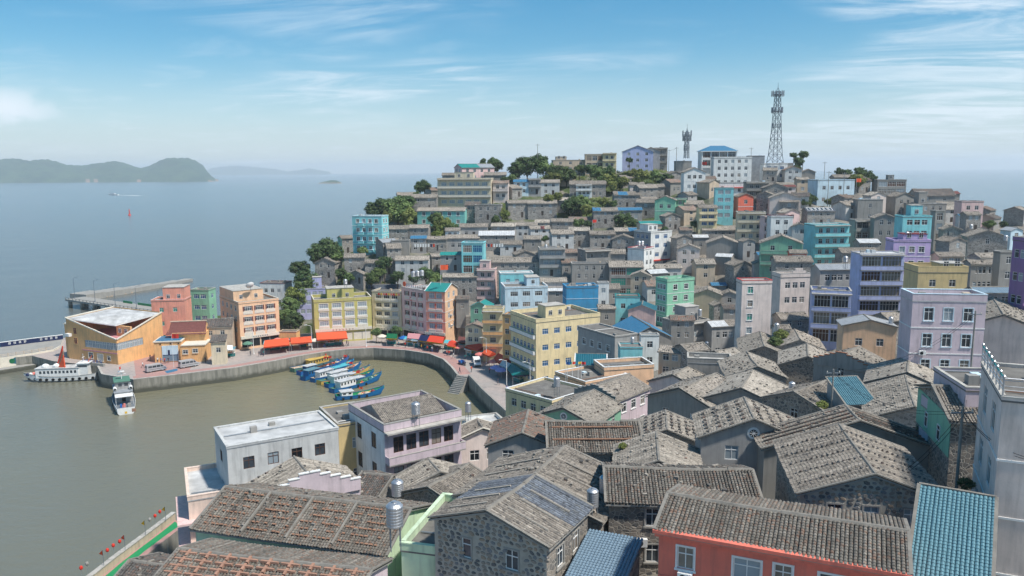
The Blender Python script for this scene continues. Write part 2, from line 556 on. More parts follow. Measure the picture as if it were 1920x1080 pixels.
class House:
    """local frame: x along the front (y = 0, facing -y), y inwards, z up from the base"""
    def __init__(s, name, loc, yaw, w, dep, H, d):
        s.root = empty(name, loc, yaw)
        s.w, s.dep, s.H, s.d, s.yaw = w, dep, H, d, yaw
        s.ops = {k: [] for k in 'FRBL'}
        s.M = Matrix.Translation(Vector(loc)) @ Matrix.Rotation(yaw, 4, 'Z')
    def side(s, k):
        w, d = s.w, s.dep
        return {'F': (Vector((0, 0, 0)), Vector((1, 0, 0)), w), 'R': (Vector((w, 0, 0)), Vector((0, 1, 0)), d),
                'B': (Vector((w, d, 0)), Vector((-1, 0, 0)), w), 'L': (Vector((0, d, 0)), Vector((0, -1, 0)), d)}[k]
    def window(s, k, u, z, w, h, style='n', glass='glass', trim=None, frame='white', name='window'):
        w, h = round(w * 20) / 20, round(h * 20) / 20
        if glass == 'glass' and style != 'd':
            glass = rnd.choice(('glass', 'glass', 'glass', 'glass', 'dkglass', 'lglass', 'curtain'))
        s.ops[k].append((u, u + w, z, z + h))
        O, U, L = s.side(k)
        p = O + U * u + Vector((0, 0, z))
        o = link(name, window_mesh(w, h, style, glass, trim, frame), s.root, p, SIDES[k] * math.pi / 2)
        if s.d < 112 and style != 'd':
            o2 = link('pane', pane_mesh(w, h, glass), o)
        return o
    def grid(s, k, n, st, wz=1.25, wh=1.35, style='n', glass='glass', trim=None, frame='white', z0=None, door=False, marg=.9, jit=True, skip=()):
        O, U, L = s.side(k)
        sh = (s.H - (z0 or 0)) / st
        n = max(1, n)
        marg = min(marg, L * .12)
        for r in range(st):
            for i in range(n):
                if (i, r) in skip:
                    continue
                ww = min(wz, (L - 2 * marg) / n * .78)
                if jit and rnd.random() < .18 and n > 1:
                    ww *= .75
                u = marg + (L - 2 * marg) * (i + .5) / n - ww / 2 + (rnd.uniform(-.12, .12) if jit else 0)
                z = (z0 or 0) + sh * r + min(.95, sh * .32)
                h = min(wh, sh * .52)
                if door and r == 0 and i == (n // 2):
                    if 1.0 + ww > L:
                        continue
                    s.window(k, u, (z0 or 0) + .05, min(1.0, ww), min(2.1, sh * .75), 'd', 'dwood', None, 'conc', 'door')
                    continue
                s.window(k, u, z, ww, h, style, glass, trim, frame)
    def walls(s, mat, gable=0.0, gmats=None, top=None, skirt=5.0, mats=None, step=None):
        m = MB()
        mats = mats or {}
        for k in 'FRBL':
            O, U, L = s.side(k)
            N = Vector((U.y, -U.x, 0))
            mt = mats.get(k, mat)
            H = s.H
            ops = [(max(.01, a), min(L - .01, b), max(.01, c), min(H - .01, e)) for a, b, c, e in s.ops[k]]
            us = sorted({0, L, *[x for o in ops for x in o[:2]]})
            zs = sorted({-skirt, H, *[x for o in ops for x in o[2:]]})
            for j in range(len(zs) - 1):
                zc = (zs[j] + zs[j + 1]) / 2
                i = 0
                while i < len(us) - 1:
                    def hole(q):
                        uc = (us[q] + us[q + 1]) / 2
                        return any(a < uc < b and c < zc < e for a, b, c, e in ops)
                    if hole(i):
                        i += 1
                        continue
                    i2 = i
                    while i2 + 1 < len(us) - 1 and not hole(i2 + 1):
                        i2 += 1
                    P = lambda u, z: O + U * u + Vector((0, 0, z))
                    m.poly([P(us[i], zs[j]), P(us[i2 + 1], zs[j]), P(us[i2 + 1], zs[j + 1]), P(us[i], zs[j + 1])], mt)
                    i = i2 + 1
            for a, b, c, e in ops:
                I = -N * .16
                P = lambda u, z, q=Vector((0, 0, 0)): O + U * u + Vector((0, 0, z)) + q
                m.poly([P(a, c), P(b, c), P(b, c, I), P(a, c, I)], mt)
                m.poly([P(b, c), P(b, e), P(b, e, I), P(b, c, I)], mt)
                m.poly([P(b, e), P(a, e), P(a, e, I), P(b, e, I)], mt)
                m.poly([P(a, e), P(a, c), P(a, c, I), P(a, e, I)], mt)
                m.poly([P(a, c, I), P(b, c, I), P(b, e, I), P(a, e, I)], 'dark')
            if gable and k in 'LR':
                m.poly([O + Vector((0, 0, H)), O + U * L + Vector((0, 0, H)), O + U * (L / 2) + Vector((0, 0, H + gable))], mt)
        m.poly([(0, 0, s.H - .02), (s.w, 0, s.H - .02), (s.w, s.dep, s.H - .02), (0, s.dep, s.H - .02)], 'dirtyroof')
        return m.build('wall', s.root)
    def flat_roof(s, par=.75, mat='wh', cope='coping', deck='dirtyroof', th=.18):
        """s.walls() ends at the deck (s.H); the parapet stands on it"""
        w, d, H = s.w, s.dep, s.H
        o = .06
        m = MB()
        m.box(-o, w + o, -o, d + o, H - .02, H + .10, deck)
        m.build('roof', s.root)
        m = MB()
        z0, z1 = H + .10, H + par
        for x0, x1, y0, y1 in ((-o, w + o, -o, th), (-o, w + o, d - th, d + o), (-o, th, th, d - th), (w - th, w + o, th, d - th)):
            m.box(x0, x1, y0, y1, z0, z1, mat, 'b')
            m.box(x0 - .03, x1 + .03, y0 - .03, y1 + .03, z1, z1 + .09, cope)
        m.build('parapet', s.root)
        if w > 4 and d > 4:
            for q_ in range(rnd.randint(1, 3)):
                m = MB()
                x, y = rnd.uniform(.6, w - 1.6), rnd.uniform(.6, d - 1.6)
                m.box(x, x + rnd.uniform(.4, 1.0), y, y + rnd.uniform(.4, 1.0), H + .10, H + .1 + rnd.uniform(.25, .8), rnd.choice(('conc', 'gc', 'mt', 'tn', 'wb')), 'b')
                m.build('roof_hatch', s.root)
            m = MB()
            y = rnd.uniform(.5, d - .5)
            m.tube((.4, y, H + .22), (w - .4, y + rnd.uniform(-.3, .3), H + .22), .06, .06, 5, rnd.choice(('white', 'galv', 'terra')))
            m.build('pipe', s.root)
    def gable_roof(s, pitch, mat='t', ov=.32, ovx=.25, ridge='vergem', patch=None, shed=False, verge=None):
        w, d, H = s.w, s.dep, s.H
        tp = math.tan(R(pitch))
        run = d if shed else d / 2
        rise = run * tp
        near = s.d < 96
        pitchx = .23 if s.d < 96 else (.3 if s.d < 150 else .42 if s.d < 215 else .6)
        hh = .055 if s.d < 150 else .07
        base = MB()
        x0, x1 = -ovx, w + ovx
        ys = [(-ov, run, 1)] + ([] if shed else [(d + ov, d / 2, -1)])
        zt = H + .05
        Z = lambda y, sg: zt + (y if sg > 0 else d - y) * tp
        old = mat in ('t', 'tl', 'td', 'tr', 'tm')
        sgA = rnd.uniform(.04, .12) if old else 0.0
        sgP = rnd.uniform(-.5, .5)
        sag = lambda x: -sgA * (math.sin(math.pi * min(1, max(0, x / w))) + .45 * math.sin(6.5 * x / w + sgP * 6))
        tiles = MB()
        for ya, yb, sg in ys:
            za, zb = Z(ya, sg) - sgA * 1.4, Z(yb, sg) - sgA * 1.4
            q = [(x0, ya, za), (x1, ya, za), (x1, yb, zb), (x0, yb, zb)]
            if sg < 0:
                q = q[::-1]
            base.poly(q, mat)
            low = [(x, y, z - .12) for x, y, z in q][::-1]
            base.poly(low, 'conc')
            for i in range(4):
                a, b = q[i], q[(i + 1) % 4]
                base.poly([a, (a[0], a[1], a[2] - .12), (b[0], b[1], b[2] - .12), b], 'conc')
        ro = base.build('roof', s.root)
        n = max(3, int((x1 - x0) / pitchx))
        px = (x1 - x0) / n
        if near and mat not in ('b', 'T', 'dT', 'mt', 'mg_', 'sl'):
            for ya, yb, sg in ys:
                ln = math.hypot(yb - ya, (yb - ya) * tp)
                cm = [tile_column(px, ln + rnd.uniform(-.03, .05), mat) for _ in range(3)]
                cp = [tile_column(px, ln, patch[0])] if patch else cm
                for i in range(n):
                    o = link('tile_column', rnd.choice(cp if patch and patch[1] <= (i + .5) / n <= patch[2] else cm), ro)
                    o.rotation_euler = (R(pitch), 0, 0 if sg > 0 else math.pi)
                    if sg > 0:
                        o.location = (x0 + px * i + rnd.uniform(-.01, .01), ya - .03 + rnd.uniform(-.05, .03), Z(ya, 1) - .02 + rnd.uniform(0, .02) + sag(px * i))
                    else:
                        o.location = (x0 + px * (i + 1) + rnd.uniform(-.01, .01), ya + .03 + rnd.uniform(-.03, .05), Z(ya, -1) - .02 + rnd.uniform(0, .02) + sag(px * i))
        else:
            for ya, yb, sg in ys:
                nz = Vector((0, -tp * sg, 1)).normalized() * hh
                for i in range(n):
                    mm = mat
                    xa = x0 + px * i
                    if patch and patch[1] <= (i + .5) / n <= patch[2]:
                        mm = patch[0]
                    e = rnd.uniform(-.06, .06) * sg
                    k = rnd.uniform(.7, 1.25)
                    sa, sb_ = sag(xa), sag(xa + px)
                    pa = [(xa, ya - e, Z(ya - e, sg) + .004 + sa), (xa, yb, Z(yb, sg) + .004 + sa)]
                    pb = [(xa + px * .3, ya - e, Z(ya - e, sg) + hh * k + sa), (xa + px * .3, yb, Z(yb, sg) + hh * k + sa)]
                    pc = [(xa + px * .7, ya - e, Z(ya - e, sg) + hh * k + sb_), (xa + px * .7, yb, Z(yb, sg) + hh * k + sb_)]
                    pd = [(xa + px, ya - e, Z(ya - e, sg) + .004 + sb_), (xa + px, yb, Z(yb, sg) + .004 + sb_)]
                    for a, b in ((pa, pb), (pb, pc), (pc, pd)):
                        q = [a[0], b[0], b[1], a[1]]
                        tiles.poly(q if sg > 0 else q[::-1], mm)
            to = tiles.build('tiles', ro)
            to['kind'] = 'stuff'
        m = MB()
        yr = run
        zr = Z(run, 1)
        if shed:
            m.box(x0, x1, yr - .05, yr + .18, zr - .12, zr + .12, ridge)
        else:
            i = 0
            seg = 1.6
            nn = max(1, int((x1 - x0) / seg))
            for i in range(nn):
                a = x0 + (x1 - x0) * i / nn
                b = x0 + (x1 - x0) * (i + 1) / nn
                j = rnd.uniform(-.015, .015) + sag((a + b) / 2)
                m.poly([(a, yr - .17, zr - .0 + j), (b, yr - .17, zr - .0 + j), (b, yr - .07, zr + .14 + j), (a, yr - .07, zr + .14 + j)], ridge)
                m.poly([(a, yr - .07, zr + .14 + j), (b, yr - .07, zr + .14 + j), (b, yr + .07, zr + .14 + j), (a, yr + .07, zr + .14 + j)], ridge)
                m.poly([(a, yr + .07, zr + .14 + j), (b, yr + .07, zr + .14 + j), (b, yr + .17, zr + j), (a, yr + .17, zr + j)], ridge)
            m.poly([(x0, yr - .17, zr), (x0, yr - .07, zr + .14), (x0, yr + .07, zr + .14), (x0, yr + .17, zr)], ridge)
            m.poly([(x1, yr + .17, zr), (x1, yr + .07, zr + .14), (x1, yr - .07, zr + .14), (x1, yr - .17, zr)], ridge)
        m.build('ridge', ro)
        if old and not shed and 52 < s.d < 290:
            # stones that weigh the tiles down
            m = MB()
            area = (x1 - x0) * run
            for q_ in range(int(min(170, area * (2.0 if s.d < 180 else 1.0) * rnd.uniform(.3, 1.3)))):
                sg = rnd.choice((1, -1))
                x = rnd.uniform(x0 + .2, x1 - .2)
                y = rnd.uniform(.1, run * .95)
                y = y if sg > 0 else d - y
                c_ = rnd.uniform(.07, .17)
                zb_ = Z(y, sg) + sag(x)
                m.obox((x, y, zb_), (1, rnd.uniform(-1, 1), 0), c_ * 2, c_ * rnd.uniform(1, 1.8), .07 + c_ * rnd.uniform(.6, 1.1), rnd.choice(('td', 'tl', 'tl', 't', 'vergem')))
            if m.v:
                bs = m.build('ballast_stones', ro)
                bs['kind'] = 'stuff'
        if verge or (s.d < 150 and ovx > 0):
            vm = verge or 'vergem'
            for xx in (x0, x1):
                m = MB()
                for ya, yb, sg in ys:
                    a, b = (xx - .1, xx + .1)
                    za, zb = Z(ya, sg) + .02, Z(yb, sg) + .02
                    h = .11 if s.d > 60 else .09
                    P = [(a, ya, za), (b, ya, za), (b, yb, zb), (a, yb, zb)]
                    T = [(x, y, z + h) for x, y, z in P]
                    m.poly(T if sg > 0 else T[::-1], vm)
                    m.poly([P[0], P[1], T[1], T[0]], vm)
                    m.poly([P[3], P[0], T[0], T[3]], vm)
                    m.poly([P[1], P[2], T[2], T[1]], vm)
                m.build('verge', ro)
        s.roof, s.tp, s.run, s.Z = ro, tp, run, Z
        return rise
    def band(s, z, mat='white', h=.14, pr=.05, sides='FRL'):
        m = MB()
        w, d = s.w, s.dep
        if 'F' in sides:
            m.box(-pr, w + pr, -pr, .03, z, z + h, mat)
        if 'R' in sides:
            m.box(w - .03, w + pr, .03, d, z + .003, z + h - .003, mat)
        if 'L' in sides:
            m.box(-pr, .03, .03, d, z + .003, z + h - .003, mat)
        m.build('string_course', s.root)
    def balcony(s, z, u0, u1, mat, proj_=.9, hp=.9, side='F', slab='conc', posts=0, roofz=None):
        o = empty('balcony')
        o.parent = s.root
        m = MB()
        p = proj_
        m.box(u0, u1, -p, -.004, z - .14, z, slab)
        t_ = .1
        m.box(u0, u1, -p, -p + t_, z, z + hp, mat, 'b')
        m.box(u0, u0 + t_, -p + t_, -.004, z, z + hp, mat, 'b')
        m.box(u1 - t_, u1, -p + t_, -.004, z, z + hp, mat, 'b')
        m.box(u0 - .03, u1 + .03, -p - .03, -p + t_ + .03, z + hp, z + hp + .06, 'coping')
        O, U, L = s.side(side)
        b = m.build('balcony', s.root)
        b.location = O
        b.rotation_euler = (0, 0, SIDES[side] * math.pi / 2)
        bpy.data.objects.remove(o)
        if posts and roofz:
            for i in range(posts):
                u = u0 + .12 + (u1 - u0 - .24) * i / max(1, posts - 1)
                m = MB()
                m.box(u - .11, u + .11, -p + .1, -p + .32, z + hp + .07, roofz, mat, 'b')
                q = m.build('post', s.root)
                q.location = O
                q.rotation_euler = b.rotation_euler
        return b
    def box_on_roof(s, u0, u1, v0, v1, h, mat, z0=None, cope='coping', name='roof_room', win=1, glass='glass'):
        w, d = s.w, s.dep
        z = s.H + .1 if z0 is None else z0
        m = MB()
        x0, x1, y0, y1 = u0 * w, u1 * w, v0 * d, v1 * d
        x0, x1, y0, y1 = max(x0, .03), min(x1, w - .03), max(y0, .03), min(y1, d - .03)
        m.box(x0, x1, y0, y1, z, z + h, mat, 'b')
        m.box(x0 - .12, x1 + .12, y0 - .12, y1 + .12, z + h, z + h + .14, cope)
        o = m.build(name, s.root)
        L = x1 - x0
        for i in range(win):
            ww = min(1.0, L / max(1, win) * .5)
            u = x0 + L * (i + .5) / win - ww / 2
            ww = round(ww * 20) / 20
            link('window', window_mesh(ww, 1.2, 'n', glass, None, 'white'), s.root, (u, y0 - .125, z + .8))
        return o
PANES = {}
def pane_mesh(w, h, glass):
    k = (round(w, 2), round(h, 2), glass)
    if k not in PANES:
        m = MB()
        m.poly([(.07, .088, .07), (w - .07, .088, .07), (w - .07, .088, h - .07), (.07, .088, h - .07)], glass)
        PANES[k] = m.mesh('pane')
    return PANES[k]
TC = {}
def tile_column(px, ln, mat):
    key = (round(px, 2), round(ln, 1), mat, rnd.randrange(3))
    if key in TC:
        return TC[key]
    m = MB()
    st = .24
    n = max(2, int(ln / st))
    st = ln / n
    r = px * .46
    k_ = m.mi(mat)
    NS = 4
    for i in range(n):
        y0, y1 = i * st, i * st + st * 1.08
        j = rnd.uniform(-.008, .008)
        for yy, lift, rr in ((y0, .028, r * 1.02), (y1, .0, r * .92)):
            for q in range(NS + 1):
                a = math.pi * q / NS
                m.v.append((px / 2 - rr * math.cos(a) + j, yy, rr * .8 * math.sin(a) + lift))
        b = len(m.v) - 2 * (NS + 1)
        for q in range(NS):
            m.f.append((b + q, b + q + 1, b + NS + 2 + q, b + NS + 1 + q))
            m.m.append(k_)
        m.f.append(tuple(b + q for q in range(NS, -1, -1)))
        m.m.append(k_)
    TC[key] = m.mesh('tile_column')
    return TC[key]
